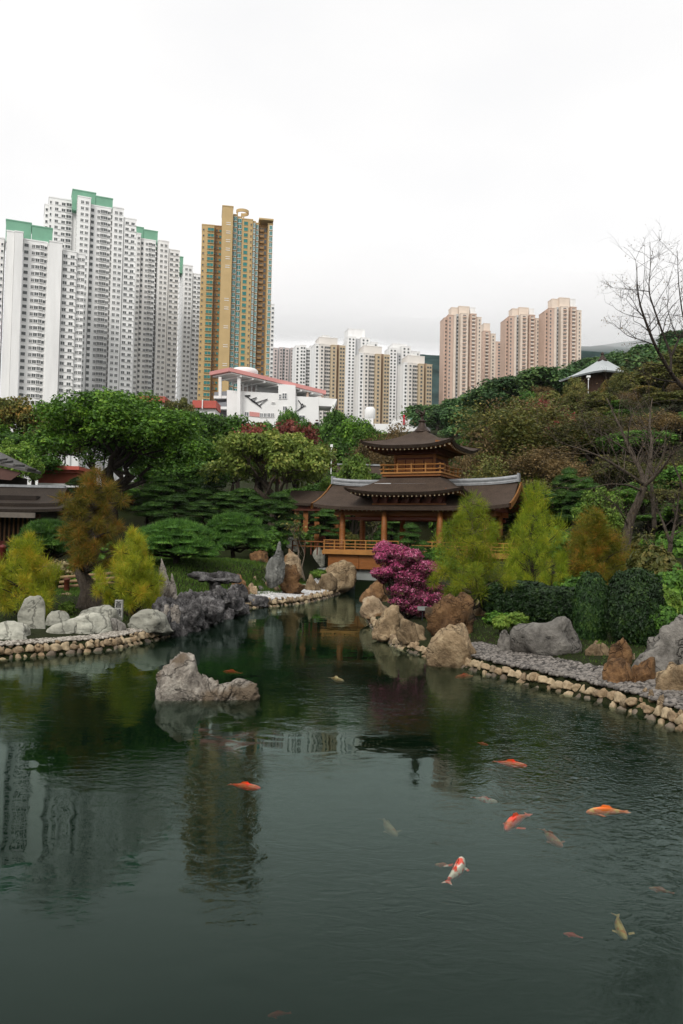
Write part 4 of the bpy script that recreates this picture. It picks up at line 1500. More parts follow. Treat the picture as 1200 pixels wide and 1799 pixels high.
def rock_data(name, w, d, h, mat, seed=0, planes=12, rough=.14, sub=4, sharp=.8, top=1.0, lean=0.0, warp=.25):
    """angular boulder: a sphere cut by random planes and weathered; origin at its foot"""
    v, f = ico(sub)
    rg = np.random.default_rng(seed)
    nrm = rg.normal(size=(planes, 3))
    nrm /= np.linalg.norm(nrm, axis=1)[:, None]
    dist = rg.uniform(.55, .95, planes)
    dot = v @ nrm.T
    rr = np.where(dot > .05, dist / np.maximum(dot, .05), 9.0)
    k = 14.0 * sharp + 4
    r = -np.log(np.exp(-k * np.minimum(rr, 3)).sum(1) + np.exp(-k * 1.0)) / k
    r = np.maximum(r, .25)
    r = r * (1 + warp * fbm(v * 1.3 + seed * 3.1, 3, seed))
    p = v * r[:, None]
    p -= (p.max(0) + p.min(0)) / 2
    p /= (p.max(0) - p.min(0)) / 2
    p[:, 2] = np.where(p[:, 2] < 0, p[:, 2] * .3, p[:, 2])
    p *= np.array([w / 2, d / 2, h * .80])
    sz = (w + d + h) / 3
    nd = fbm(p / sz * 5.0 + seed, 5, seed + 5, .58)
    rid = 1 - np.abs(fbm(p / sz * 3.2 + seed * 2, 4, seed + 9))
    p += v * ((nd * rough + (rid - .6) * rough * .8) * sz * .5)[:, None]
    p[:, 2] -= p[:, 2].max() - h
    p[:, 0] += lean * p[:, 2]
    return mesh_np(name, p, f, None, True, [mat])


def loft_rock(name, prof, mat, seed, rough=.08, nring=28, base=-.3):
    """rock with a silhouette of its own: prof = (x, top z, half depth, sideways shear of the crest)"""
    prof = np.array(prof, float)
    NX = 110
    xs = np.linspace(prof[0, 0], prof[-1, 0], NX)
    zt = np.interp(xs, prof[:, 0], prof[:, 1])
    hd = np.interp(xs, prof[:, 0], prof[:, 2])
    sh = np.interp(xs, prof[:, 0], prof[:, 3])
    ang = np.linspace(0, 2 * math.pi, nring, endpoint=False)
    P = np.zeros((NX, nring + 1, 3))
    for i in range(NX):
        ca, sa = np.cos(ang), np.sin(ang)
        z = np.where(sa >= 0, np.abs(sa) ** .75 * zt[i], base * np.abs(sa))
        y = np.sign(ca) * np.abs(ca) ** .8 * hd[i] * (1 - .25 * np.clip(sa, 0, 1))
        P[i, :nring] = np.stack([xs[i] + sh[i] * np.clip(z, 0, None), y, z], 1)
        P[i, nring] = P[i, 0]
    q = P.reshape(-1, 3)
    nn = fbm(q * 3.2 + seed, 5, seed, .66) * rough
    rid = (1 - np.abs(fbm(q * 1.1 + seed, 3, seed + 3))) * rough
    c = np.array([q[:, 0].mean(), 0, .2])
    dirn = q - c
    dirn /= np.linalg.norm(dirn, axis=1)[:, None] + 1e-6
    q = q + dirn * (nn + rid - .6 * rough)[:, None]
    P = q.reshape(NX, nring + 1, 3)
    P[:, nring] = P[:, 0]
    m = MB()
    m.grid(P, flip=True)
    for e in (0, -1):
        m.add(np.concatenate([P[e, :nring], P[e, :nring].mean(0)[None]]), (), [((k + 1) % nring, k, nring) if e == 0 else (k, (k + 1) % nring, nring) for k in range(nring)])
    return m.data(name, [mat], True)


RK_PALE = rockmat('pale_greenish_slab', (.44, .43, .36), (.30, .30, .25), (.11, .11, .085), 1.1, .8, .5, strata=(1, 1, 3))
RK_GREY = rockmat('grey_weathered_rock', (.32, .30, .265), (.17, .157, .14), (.045, .04, .034), 1.3, .7, .9)
RK_TAN = rockmat('tan_rock', (.37, .28, .17), (.205, .14, .077), (.065, .038, .018), 1.4, .6, .9)
RK_BROWN = rockmat('brown_orange_rock', (.29, .165, .075), (.145, .073, .030), (.035, .016, .008), 1.5, .5, 1.0, stain=(.075, .052, .030))
RK_DARK = rockmat('black_lake_rock', (.27, .26, .255), (.045, .041, .043), (.008, .007, .008), 2.6, .4, 1.0)
RK_CREAM = rockmat('cream_rock', (.52, .41, .28), (.34, .24, .14), (.11, .066, .033), 1.4, .5, .9, stain=(.22, .115, .045))
RK_WHITE = rockmat('white_pitted_rock', (.50, .46, .41), (.30, .26, .22), (.075, .058, .045), 2.0, .7, 1.0)
RK_POND = rockmat('pond_limestone', (.46, .42, .36), (.25, .22, .185), (.06, .047, .037), 2.0, .6, 1.0, stain=(.15, .115, .08))
RK_GREYB = rockmat('grey_blue_upright', (.31, .31, .285), (.185, .188, .172), (.065, .064, .056), 1.2, .7, .8, strata=(2.5, 2.5, .7))
MATS = dict(pale=RK_PALE, grey=RK_GREY, tan=RK_TAN, brown=RK_BROWN, dark=RK_DARK, cream=RK_CREAM, white=RK_WHITE, greyb=RK_GREYB)
_rs = [100]


def land(u, v):
    """where the line of sight of this photo pixel meets the land"""
    d_ = ray(u, v)
    Y = np.arange(20, 140, .25)
    g_ = ground_z(d_[0] * Y, Y)
    hit = np.nonzero(CAM_Z + d_[2] * Y < g_)[0]
    y_ = Y[hit[0]] if len(hit) else 90.0
    return Vector((d_[0] * y_, y_, CAM_Z + d_[2] * y_))



def rock(kind, u0, u1, vt, vb, z, label, depth=.8, group=None, name='boulder', rz=None, **kw):
    """a boulder standing at height z whose foot and width fill these photo columns"""
    _rs[0] += 1
    p = G((u0 + u1) / 2, vb, z)
    if p.y > 110 or p.y < 0 or float(ground_z(np.array([p.x]), np.array([p.y + .3]))[0]) - z > .3:
        p = land((u0 + u1) / 2, vb)
        z = p.z
    Y = p.y
    w = (u1 - u0) * Y / FPX
    h = (vb - vt) * Y / FPX
    d = depth * w
    gz = float(ground_z(np.array([p.x]), np.array([p.y + d * .35]))[0])
    gz = max(gz, -.3, z - .7)
    if gz < z and kind != 'dark':
        h += z - gz
        z = gz
    hh = h + .25
    data = rock_data('boulder', w, d, hh, MATS[kind], _rs[0], **kw)
    o = part(name, data, None, (p.x, p.y + d * .35, z - .25), (0, 0, 0 if rz is None else rz))
    return tag(o, label, 'rock', group)


# --- rock in the pond
pr = G(358, 1229, 0)
k = pr.y / FPX
prof = [(-88, 6, 4, 0), (-86, 26, 14, 0), (-80, 46, 26, .05), (-70, 60, 34, .10), (-62, 76, 36, .10), (-54, 82, 34, .12), (-44, 82, 32, .16), (-36, 78, 30, .2), (-29, 64, 30, .2), (-22, 52, 29, .12),
        (-8, 40, 27, .03), (6, 31, 24, 0), (22, 26, 22, 0), (36, 28, 20, 0), (50, 37, 20, 0), (60, 38, 19, 0), (70, 32, 17, 0), (80, 27, 15, 0), (87, 15, 8, 0), (89, 6, 3, 0)]
prof = [(a * k, b * k * .92, c * k * 1.1, s) for a, b, c, s in prof]
tag(part('pond_rock', loft_rock('pond_rock', prof, RK_POND, 8, .12, 44), None, (pr.x, pr.y + .3, -.02)), 'pitted grey limestone rock rising from the middle of the pond with a low tail', 'rock')

# --- pale slabs on the left bank
rock('pale', 28, 79, 1047, 1112, .42, 'upright pale slab with a rounded tip standing among the flat slabs', .45, planes=9, rough=.05, sharp=1.2, warp=.08, name='standing_stone')
SG = 'flat pale slabs on the left bank'
rock('pale', -60, 46, 1094, 1127, .40, 'flat pale slab lying left of the upright slab', .9, SG, 'flat_slab', planes=10, rough=.05, warp=.15)
rock('pale', 74, 128, 1092, 1118, .42, 'low pale slab at the foot of the upright slab', .8, SG, 'flat_slab', planes=10, rough=.05, warp=.15)
rock('pale', 72, 122, 1074, 1096, .6, 'small pale slab behind, between upright slab and large slab', .9, SG, 'flat_slab', planes=10, rough=.05, warp=.15)
rock('pale', 104, 188, 1078, 1116, .42, 'large flat pale slab beside the stone name post', .8, SG, 'flat_slab', planes=11, rough=.05, warp=.15)
rock('pale', 128, 206, 1065, 1092, .75, 'upper pale slab overlapping the large flat one', .8, SG, 'flat_slab', planes=11, rough=.05, warp=.15)
rock('grey', 180, 218, 1087, 1112, .42, 'small dark grey slab in front of the stone name post', .8, SG, 'flat_slab', planes=11, rough=.05, warp=.15)
rock('pale', 219, 300, 1071, 1105, .5, 'broad pale slab with a cracked top right of the stone name post', .8, SG, 'flat_slab', planes=11, rough=.05, warp=.15)
rock('white', 282, 300, 1061, 1087, .75, 'lumpy cream white stone beside the black rockery', .9, name='boulder', planes=20, rough=.2, warp=.4)
rock('white', 296, 315, 1062, 1088, .72, 'rounded cream stone leaning on the lumpy white one', .9, name='boulder', planes=20, rough=.2, warp=.4)

# --- stone name post with its two characters
sp0 = G(209.5, 1090, .55)
kk = sp0.y / FPX
post = thing('name_post', 'grey stone post carved with two black characters between pale slabs', 'sign', (sp0.x, sp0.y - .1, .35))
M_STELE = plain('stele_stone', (.36, .36, .33), .85, .12, 4.0, bumps=.2)
hp = 36 * kk + .2
part('shaft', MB().box(-6.5 * kk, 6.5 * kk, -.09, .09, 0, hp).data('shaft', [M_STELE]), post)
M_INK = plain('black_ink', (.01, .01, .01), .8, .1)
try:
    for i, ch in enumerate('蒼塘'):
        cu = bpy.data.curves.new('character', 'FONT')
        cu.body = ch
        cu.align_x = 'CENTER'
        cu.align_y = 'CENTER'
        cu.size = 12.5 * kk
        cu.extrude = .004
        to = bpy.data.objects.new('character_text', cu)
        COL.objects.link(to)
        bpy.context.view_layer.update()
        me = bpy.data.meshes.new_from_object(to.evaluated_get(bpy.context.evaluated_depsgraph_get()))
        bpy.data.objects.remove(to)
        me.materials.clear()
        me.materials.append(M_INK)
        part('character', me, post, (0, -.097, hp - (8.5 + 13.5 * i) * kk), (R(90), 0, 0))
except Exception as ex:
    print('text', ex)

# --- black rockery
RG = 'black lake rocks of the rockery'
rgk = np.random.default_rng(3)
rl = ['jagged black rock at the back of the rockery', 'black rock on the middle of the rockery slope', 'black rock at the waterline of the rockery']
for r_ in range(6):
    f = r_ / 5.0
    for c_ in range(9):
        g_ = (c_ + .5 * (r_ % 2)) / 8.6
        u = 286 + g_ * 132 + f * 8 + rgk.uniform(-4, 4)
        v = (1062 - g_ * 26) * (1 - f) + (1114 - g_ * 46) * f + rgk.uniform(-3, 3)
        z = 1.25 * (1 - f) + .12 * f
        w_ = rgk.uniform(20, 34)
        rock('dark', u - w_ / 2, u + w_ / 2, v - rgk.uniform(9, 19), v + 4, z, rl[0 if f < .3 else (1 if f < .75 else 2)], .9, RG, 'lake_rock', planes=18, rough=.32, warp=.5, sub=3)
for a_, b_, c_, d_, z_, lb_ in ((290, 352, 1052, 1098, .35, 'broad black rock bedded under the rockery beside the pale slabs'), (335, 392, 1044, 1088, .35, 'broad black rock bedded under the middle of the rockery'), (375, 430, 1036, 1074, .35, 'broad black rock bedded under the rockery beside the cove')):
    rock('dark', a_, b_, c_, d_, z_, lb_, .9, None, 'lake_rock', planes=16, rough=.2, warp=.3)
mr_ = G(378, 1034, 1.5)
k = mr_.y / FPX
mo = thing('mushroom_rock', 'black mushroom-shaped rock with a flat overhanging cap above the rockery', 'rock', (mr_.x, mr_.y, 1.4))
part('cap', rock_data('cap', 84 * k, 46 * k, 20 * k, RK_DARK, 61, 20, .22, 4, warp=.45), mo, (0, 0, 14 * k))
part('stem', rock_data('stem', 26 * k, 26 * k, 26 * k, RK_DARK, 62, 16, .2, 3, warp=.3), mo, (2 * k, 0, -4 * k))
rock('dark', 412, 474, 1044, 1062, .12, 'flat black slab jutting over the water beside the white gravel', .6, None, 'flat_slab', planes=10, rough=.14, warp=.3)
# pinnacle
def spire(u0, u1, vt, vb, z, label, seed):
    p = G((u0 + u1) / 2, vb, z)
    k = p.y / FPX
    m = MB()
    rg = np.random.default_rng(seed)
    h = (vb - vt) * k
    w = (u1 - u0) * k
    zs = np.linspace(0, 1, 26)
    ang = np.linspace(0, 2 * math.pi, 22, endpoint=False)
    P = np.zeros((26, 23, 3))
    for i, t_ in enumerate(zs):
        r = w / 2 * ((1 - t_) ** .75 * .92 + .10 * (1 - t_ ** 6))
        P[i, :22] = np.stack([np.cos(ang) * r + .12 * w * math.sin(t_ * 4), np.sin(ang) * r * .8, np.full(22, t_ * h)], 1)
        P[i, 22] = P[i, 0]
    q = P.reshape(-1, 3)
    n_ = fbm(q * 2.6 + seed, 4, seed, .6) * .2
    q[:, :2] *= (1 + n_ * 1.6)[:, None]
    P = q.reshape(26, 23, 3); P[:, 22] = P[:, 0]
    m.grid(P, flip=False)
    tag(part('pinnacle_rock', m.data('pinnacle_rock', [RK_WHITE], True), None, (p.x, p.y, z - .2)), label, 'rock')
spire(268, 300, 974, 1062, 1.0, 'tall pale grey pinnacle rock beside the yellow-green cypress', 5)
spire(292, 312, 1000, 1060, 1.1, 'short pale grey pinnacle rock leaning by the taller one', 9)
# --- cove rocks left of the bridge
rock('brown', 404, 438, 1008, 1044, .7, 'rounded orange-brown boulder between the rockery and the white gravel', .8, planes=14, rough=.1)
rock('cream', 436, 453, 1024, 1045, .55, 'small cream stone beside the orange-brown boulder', .9, planes=14)
for i, (a, b, c, d) in enumerate([(452, 463, 1029, 1037), (463, 472, 1022, 1030), (470, 481, 1024, 1034), (444, 452, 1012, 1020), (458, 466, 1016, 1022), (478, 492, 1030, 1038)]):
    rock('cream' if i % 2 else 'grey', a, b, c, d, .7, 'small rounded stone in the grass above the white gravel', .9, 'small stones above the white gravel', 'small_stone', planes=14, sub=3)
rock('greyb', 466, 500, 951, 1004, 2.2, 'tall grey upright rock behind the cream rock', .5, name='standing_stone', planes=11, rough=.12, warp=.15)
rock('cream', 497, 533, 964, 1016, 1.2, 'tall cream rock with a knobbed top beside the bridge', .7, name='standing_stone', planes=16, rough=.16, lean=-.08, warp=.3)
rock('brown', 493, 537, 990, 1042, .6, 'brown layered rock leaning at the foot of the cream rock', .6, planes=12, rough=.3, lean=-.12)
rock('tan', 533, 566, 1009, 1036, .6, 'low brown rock between the layered rock and the tan boulder', .8, planes=14)
rock('tan', 552, 594, 1005, 1033, .65, 'rounded tan boulder in front of the big slanting slab', .8, planes=12)
rock('tan', 556, 620, 983, 1024, .9, 'big slanting tan slab beside the bridge abutment', .6, planes=9, rough=.1, lean=.25, warp=.15)
rock('pale', 547, 571, 961, 994, 1.9, 'pale grey upright block under the walkway railing', .8, name='standing_stone', planes=9, rough=.06)
rock('brown', 569, 592, 959, 988, 1.9, 'square orange-brown block under the walkway railing', .8, name='standing_stone', planes=8, rough=.06, sharp=1.5)
rock('pale', 501, 526, 943, 966, 2.8, 'round pale stone disc behind the cream rock', .4, name='standing_stone', planes=24, rough=.04)
rock('brown', 436, 474, 966, 988, 2.3, 'flat orange-brown rock on the lawn edge below the juniper', .7, planes=11, rough=.08)
rock('grey', 326, 340, 905, 922, 4.5, 'pale stone half hidden between two junipers', .8, planes=11, rough=.08)
# --- right bank
rock('brown', 634, 692, 1018, 1056, .55, 'dark brown boulder below the magenta bush beside the bridge', .7, planes=11, rough=.12)
rock('cream', 632, 688, 1047, 1086, .3, 'cream and brown boulder at the waterline nearest the bridge', .7, planes=11, rough=.1)
rock('tan', 654, 720, 1064, 1116, .3, 'grey-brown boulder at the waterline beside the cream one', .7, planes=11, rough=.1)
rock('tan', 698, 752, 1088, 1124, .45, 'tan boulder in front of the small sign', .7, planes=12, rough=.1)
rock('tan', 753, 848, 1098, 1152, .42, 'broad tan boulder at the water edge', .7, planes=12, rough=.07, warp=.15)
rock('brown', 750, 832, 1040, 1116, .6, 'jagged dark brown rock rising behind the broad tan boulder', .6, planes=14, rough=.26, warp=.4)
rock('cream', 808, 862, 1048, 1082, .9, 'cream rock half hidden behind the thick cypress trunk', .6, planes=14, rough=.15)
rock('grey', 868, 914, 1107, 1146, .5, 'small grey-brown boulder left of the big cracked grey one', .8, planes=10, rough=.08)
rock('grey', 905, 1036, 1084, 1156, .5, 'big cracked grey boulder beside the grey pebbles', .7, planes=14, rough=.07, warp=.12)
rock('tan', 1030, 1076, 1127, 1162, .5, 'brownish boulder between the grey boulder and the upright brown rock', .7, planes=11, rough=.08)
rock('brown', 1068, 1111, 1121, 1178, .5, 'upright orange-brown rock with a round top', .7, planes=16, rough=.12, name='standing_stone')
rock('brown', 1066, 1126, 1158, 1202, .45, 'low orange-brown rock in front of the upright brown one', .8, planes=14, rough=.12)
rock('brown', 1110, 1158, 1156, 1202, .45, 'knobbly orange rock joined to the low brown one', .8, planes=14, rough=.12)
rock('cream', 1109, 1119, 1148, 1166, .62, 'small white egg-shaped stone beside the upright brown rock', .9, planes=30, rough=.02, sub=3, name='small_stone')
rock('grey', 1122, 1250, 1082, 1182, .5, 'tall craggy grey boulder at the right under the shrubs', .6, planes=13, rough=.16, warp=.25)
rock('tan', 1158, 1260, 1165, 1222, .42, 'ochre boulder near the pebbles at the right end of the bank', .7, planes=11, rough=.07)
for i, (a, b, c, d) in enumerate([(1125, 1140, 1208, 1216), (1140, 1155, 1211, 1222), (1156, 1172, 1220, 1230)]):
    rock('cream', a, b, c, d, .5, 'small rounded stone lying on the grey pebbles', .9, 'small stones on the pebbles', 'small_stone', planes=26, rough=.03, sub=3)

# --- stone edging: every stone a piece of its wall
def cobble_mat(name, lo, mid, hi):
    m, t, bs = nodes(name)
    oi = t.nodes.new('ShaderNodeObjectInfo')
    c = ramp(t, oi.outputs['Random'], [(0.0, lo), (.35, mid), (.7, hi), (1.0, tuple(x * 1.15 for x in hi))])
    n2 = noise(t, 4.0, 6, .65)
    c = mixc(t, .45, c, ramp(t, n2, [(.3, tuple(x * .3 for x in mid)), (.7, tuple(min(1, x * 1.3) for x in hi))]))
    t.links.new(c, bs.inputs['Base Color'])
    bs.inputs['Roughness'].default_value = .7
    bump(t, bs, n2, .35, .04)
    return m


M_COB = cobble_mat('edging_stone', (.045, .032, .02), (.21, .125, .058), (.40, .31, .19))
M_COBD = cobble_mat('wet_edging_stone', (.03, .024, .018), (.09, .065, .04), (.18, .14, .10))
COBS = [rock_data('stone', 1, 1, 1, M_COB, 300 + i, 11 + 2 * i, .10, 3, sharp=.8, warp=.3) for i in range(8)]
COBSD = [rock_data('stone', 1, 1, 1, M_COBD, 300 + i, 26, .05, 3, sharp=.5, warp=.2) for i in range(4)]


def poly_walk(pts):
    pts = [Vector((p.x, p.y, 0)) for p in pts]
    seg = [(a, b, (b - a).length) for a, b in zip(pts, pts[1:])]
    tot = sum(s[2] for s in seg)
    def at(d):
        for a, b, l in seg:
            if d <= l or (a, b, l) == seg[-1]:
                return a.lerp(b, min(1, d / l)), (b - a).normalized()
            d -= l
    return at, tot


def edging(label, pts, side, courses, size, dark=False, d0=0.0, d1=None, group=None):
    at, tot = poly_walk(pts)
    d1 = tot if d1 is None else d1
    p0, _ = at(d0)
    root = thing('stone_edging', label, 'stone wall', (p0.x, p0.y, 0))
    rg = np.random.default_rng(int(tot * 100))
    cnt = 0
    for c in range(courses):
        d = d0 + rg.uniform(0, .3)
        hz = size * .78
        while d < d1 and cnt < 300:
            s = size * (rg.uniform(.65, 1.0) if rg.random() < .4 else rg.uniform(1.0, 1.6)) * (.82 if c == courses - 1 else 1)
            p, tdir = at(d + s / 2)
            nrm = Vector((-tdir.y, tdir.x, 0)) * side
            q = p + nrm * (.06 + c * .10 + rg.uniform(-.05, .05))
            data = (COBSD if dark or (c == 0 and rg.random() < .55) else COBS)
            o = part('stone', data[rg.integers(len(data))], root)
            o.location = Vector((q.x, q.y, -.16 + c * hz + rg.uniform(-.03, .03))) - root.location
            o.rotation_euler = (rg.uniform(-.15, .15), rg.uniform(-.15, .15), math.atan2(tdir.y, tdir.x) + rg.uniform(-.25, .25))
            o.scale = (s * 1.04, size * rg.uniform(.8, 1.1), hz * rg.uniform(.8, 1.2))
            d += s * rg.uniform(.86, 1.02)
            cnt += 1
    d = d0
    while d < d1 and cnt < 300:                     # small stones wedged on top and in the joints
        s = size * rg.uniform(.35, .6)
        p, tdir = at(d)
        nrm = Vector((-tdir.y, tdir.x, 0)) * side
        q = p + nrm * rg.uniform(.1, .42)
        o = part('stone', COBS[rg.integers(len(COBS))], root)
        o.location = Vector((q.x, q.y, courses * size * .78 - .22 + rg.uniform(-.05, .04))) - root.location
        o.rotation_euler = (0, 0, rg.uniform(0, 6.28))
        o.scale = (s * 1.2, s, s * .8)
        d += s * rg.uniform(1.2, 4.5)
        cnt += 1
    return root


lp = L_PTS[2:10]
edging('rounded cobble edging below the pale slabs on the left bank', L_PTS[2:8], 1, 2, .36)
edging('rough dark stone edging at the foot of the black rockery', L_PTS[7:11], 1, 2, .36, True)
edging('cobble edging around the white gravel cove by the bridge', L_PTS[10:16], 1, 2, .40)
edging('cobble edging along the boulders and pebbles of the right bank', R_PTS[2:13], -1, 2, .34)


# --- gravel
def pebbles(name, label, pts, mat, size, seed, flat=.6):
    v, f = ico(1)
    rg = np.random.default_rng(seed)
    n_ = len(pts)
    s = size * rg.uniform(.6, 1.3, (n_, 1, 1)) * np.concatenate([rg.uniform(.8, 1.3, (n_, 1, 1)), rg.uniform(.7, 1.0, (n_, 1, 1)), np.full((n_, 1, 1), flat)], 2)
    a = rg.uniform(0, 6.28, n_)
    V = v[None] * s
    x = V[..., 0] * np.cos(a)[:, None] - V[..., 1] * np.sin(a)[:, None]
    y = V[..., 0] * np.sin(a)[:, None] + V[..., 1] * np.cos(a)[:, None]
    V = np.stack([x, y, V[..., 2]], -1) + pts[:, None, :]
    F = (f[None] + (np.arange(n_) * len(v))[:, None, None]).reshape(-1, 3)
    return tag(part(name, mesh_np(name, V.reshape(-1, 3), F, None, True, [mat])), label, kind='stuff')


def pebmat(name, lo, hi):
    m, t, bs = nodes(name)
    g = t.nodes.new('ShaderNodeNewGeometry')
    t.links.new(ramp(t, g.outputs['Random Per Island'], [(0, lo), (1, hi)]), bs.inputs['Base Color'])
    bs.inputs['Roughness'].default_value = .75
    return m


def strip_points(pts, side, d0, d1, n_, seed, dz=0.02, frac=(0, 1)):
    at, tot = poly_walk(pts)
    rg = np.random.default_rng(seed)
    out_ = []
    for _ in range(n_):
        p, td = at(tot * rg.uniform(*frac))
        nrm = Vector((-td.y, td.x, 0)) * side
        q = p + nrm * rg.uniform(d0, d1)
        out_.append((q.x, q.y))
    out_ = np.array(out_)
    z = ground_z(out_[:, 0], out_[:, 1])
    return np.stack([out_[:, 0], out_[:, 1], z + dz], 1)


pebbles('pebble_gravel', 'grey pebbles spread behind the right bank edging', strip_points(R_PTS[2:9], -1, .30, 2.1, 4300, 4), pebmat('grey_pebble', (.022, .019, .016), (.235, .21, .185)), .09, 1)
pebbles('white_gravel', 'white gravel filling the cove behind its cobble edging', strip_points(L_PTS[10:16], 1, .28, 2.6, 9000, 5), pebmat('white_pebble', (.30, .30, .30), (.66, .65, .63)), .085, 2)
pebbles('pale_gravel', 'white gravel in front of the pale slabs', strip_points(L_PTS[2:8], 1, .32, 1.0, 2400, 6), pebmat('pale_pebble', (.08, .065, .045), (.46, .42, .36)), .07, 3)

# --- small sign on a post
sg = G(742, 1090, .6)
so = thing('plant_sign', 'small dark tilted sign on a thin post below the magenta bush', 'sign', (sg.x, sg.y, .45))
part('post', MB().tube([(0, 0, 0), (0, 0, .72)], .025, 6).data('post', [M_LINE]), so)
part('panel', MB().box(-.25, .25, -.16, .16, -.012, .012).data('panel', [plain('sign_panel', (.16, .17, .16), .4)]), so, (0, 0, .74), (R(35), 0, 0))
# --- timber posts and stepping stones between the left cypresses
for i, (u, v, z) in enumerate([(104, 1060, .8), (112, 1052, 1.0), (106, 1076, .7), (118, 1044, 1.2), (108, 1085, .6)]):
    p = G(u, v, z)
    tag(part('stepping_stone', rock_data('stepping_stone', .75, .5, .22, RK_TAN, 500 + i, 12, .05, 3), None, (p.x, p.y, z - .12)), 'flat stepping stone on the path between the left cypresses', 'stepping stone', 'stepping stones on the left path')
p = G(117, 1040, 1.2)
fo = thing('garden_fence', 'low fence of pale horizontal logs behind the thick cypress trunk', 'fence', (p.x, p.y, 1.1))
part('post', MB().lathe([(.16, 0), (.16, .75), (.2, .78), (.2, .86), (0, .92)], (0, 0, 0), 10).data('post', [M_WOODD], True), fo)
for zz in (.35, .62, .9):
    part('log', MB().tube([(-.6, .25 + zz * .4, zz), (2.6, .35 + zz * .4, zz + .32)], .09, 8).data('log', [plain('pale_log', (.26, .17, .09), .8, .3) if zz < .4 else bpy.data.materials['pale_log']]), fo)
# ------------------------------------------------------------------ plants
M_BARK = rockmat('grey_brown_bark', (.13, .105, .08), (.07, .052, .038), (.025, .018, .013), 3.0, .2, .9, strata=(3, 3, .5))
M_BARKD = rockmat('dark_bark', (.06, .045, .034), (.03, .022, .017), (.012, .009, .007), 3.0, .2, .9, strata=(3, 3, .5))
M_BARKP = rockmat('pale_bark', (.20, .165, .125), (.12, .095, .07), (.045, .034, .025), 3.0, .2, .9, strata=(3, 3, .5))
LF_BANYAN = leafmat('banyan_leaf', (0.031, 0.072, 0.011), (0.087, 0.197, 0.017), (0.190, 0.321, 0.035))
LF_DEEP = leafmat('deep_green_leaf', (0.035, 0.082, 0.015), (0.084, 0.194, 0.025), (0.174, 0.323, 0.044))
LF_LIGHT = leafmat('light_green_leaf', (0.058, 0.108, 0.017), (0.146, 0.254, 0.033), (0.273, 0.370, 0.066))
LF_MAPLE = leafmat('maple_leaf', (0.073, 0.114, 0.017), (0.176, 0.243, 0.040), (0.330, 0.351, 0.083))
LF_OLIVE = leafmat('olive_leaf', (0.052, 0.070, 0.015), (0.130, 0.136, 0.032), (0.234, 0.199, 0.055))
LF_BROWN = leafmat('brown_twig_leaf', (0.080, 0.056, 0.023), (0.175, 0.121, 0.047), (0.281, 0.190, 0.083))
LF_RED = leafmat('red_leaf', (0.075, 0.027, 0.018), (0.225, 0.053, 0.038), (0.330, 0.105, 0.075))
LF_YEL = leafmat('yellowing_leaf', (0.053, 0.075, 0.015), (0.150, 0.143, 0.030), (0.300, 0.180, 0.045))
LF_PINE = leafmat('pine_needle', (0.021, 0.049, 0.011), (0.048, 0.116, 0.020), (0.106, 0.192, 0.032), 1.2, .1)
LF_JUN = leafmat('juniper_needle', (0.029, 0.078, 0.014), (0.074, 0.182, 0.029), (0.155, 0.297, 0.043), 1.2, .1)
LF_CYP = leafmat('cypress_needle', (0.139, 0.183, 0.011), (0.329, 0.370, 0.023), (0.481, 0.344, 0.034), 1.3, .35, third=.66)
LF_CYPG = leafmat('green_cypress_needle', (0.135, 0.210, 0.012), (0.329, 0.417, 0.025), (0.539, 0.488, 0.037), 1.1, .35, third=.7)
LF_RUST = leafmat('rust_cypress_needle', (0.077, 0.081, 0.009), (0.231, 0.195, 0.022), (0.400, 0.195, 0.033), 1.3, .35, third=.6)
LF_MIX = leafmat('turning_cypress_needle', (0.083, 0.100, 0.009), (0.237, 0.226, 0.018), (0.450, 0.220, 0.033), 1.3, .35, third=.66)
LF_HEDGE = leafmat('hedge_leaf', (0.010, 0.024, 0.008), (0.021, 0.054, 0.012), (0.050, 0.096, 0.019), 2.0, .1)
LF_MAG = leafmat('magenta_leaf', (.26, .03, .10), (.60, .11, .26), (.80, .38, .52), 2.5, .3)
LF_MAGG = leafmat('dusky_magenta_leaf', (0.074, 0.044, 0.030), (0.240, 0.044, 0.106), (0.150, 0.134, 0.044), 3.0, .25)
LF_FAR = leafmat('far_wood_leaf', (0.031, 0.079, 0.028), (0.074, 0.155, 0.045), (0.138, 0.223, 0.058), .15, .15)


def unit(v):
    return v / (np.linalg.norm(v, axis=-1, keepdims=True) + 1e-9)


def leaves(cent, nrm, size, rg, aspect=.55):
    """leaf-shaped rhombs at cent facing nrm"""
    n_ = len(cent)
    nrm = unit(nrm)
    a = unit(np.cross(nrm, rg.normal(size=(n_, 3))))
    b = np.cross(nrm, a)
    L = (size * rg.uniform(.6, 1.35, n_))[:, None]
    v = np.stack([cent + a * L, cent + b * L * aspect + nrm * L * .12, cent - a * L, cent - b * L * aspect + nrm * L * .12], 1)
    q = np.arange(n_ * 4).reshape(-1, 4)
    return v.reshape(-1, 3), q


def needles(base, dirs, length, width, rg):
    n_ = len(base)
    dirs = unit(dirs)
    s = unit(np.cross(dirs, rg.normal(size=(n_, 3)))) * (width * .5)
    L = (length * rg.uniform(.6, 1.3, n_))[:, None]
    v = np.stack([base - s, base + s, base + dirs * L], 1)
    return v.reshape(-1, 3), np.arange(n_ * 3).reshape(-1, 3)


def ball(n_, rg, lo=0.0):
    d = unit(rg.normal(size=(n_, 3)))
    return d, d * (lo + (1 - lo) * rg.random(n_) ** (1 / 3))[:, None]


def wiggle(a, b, rg, n_=6, amp=.08):
    a, b = np.array(a, float), np.array(b, float)
    t = np.linspace(0, 1, n_)[:, None]
    L = np.linalg.norm(b - a)
    w = rg.normal(size=(n_, 3)) * amp * L * np.sin(t * math.pi)
    w[:, 2] *= .5
    return a + (b - a) * t + w


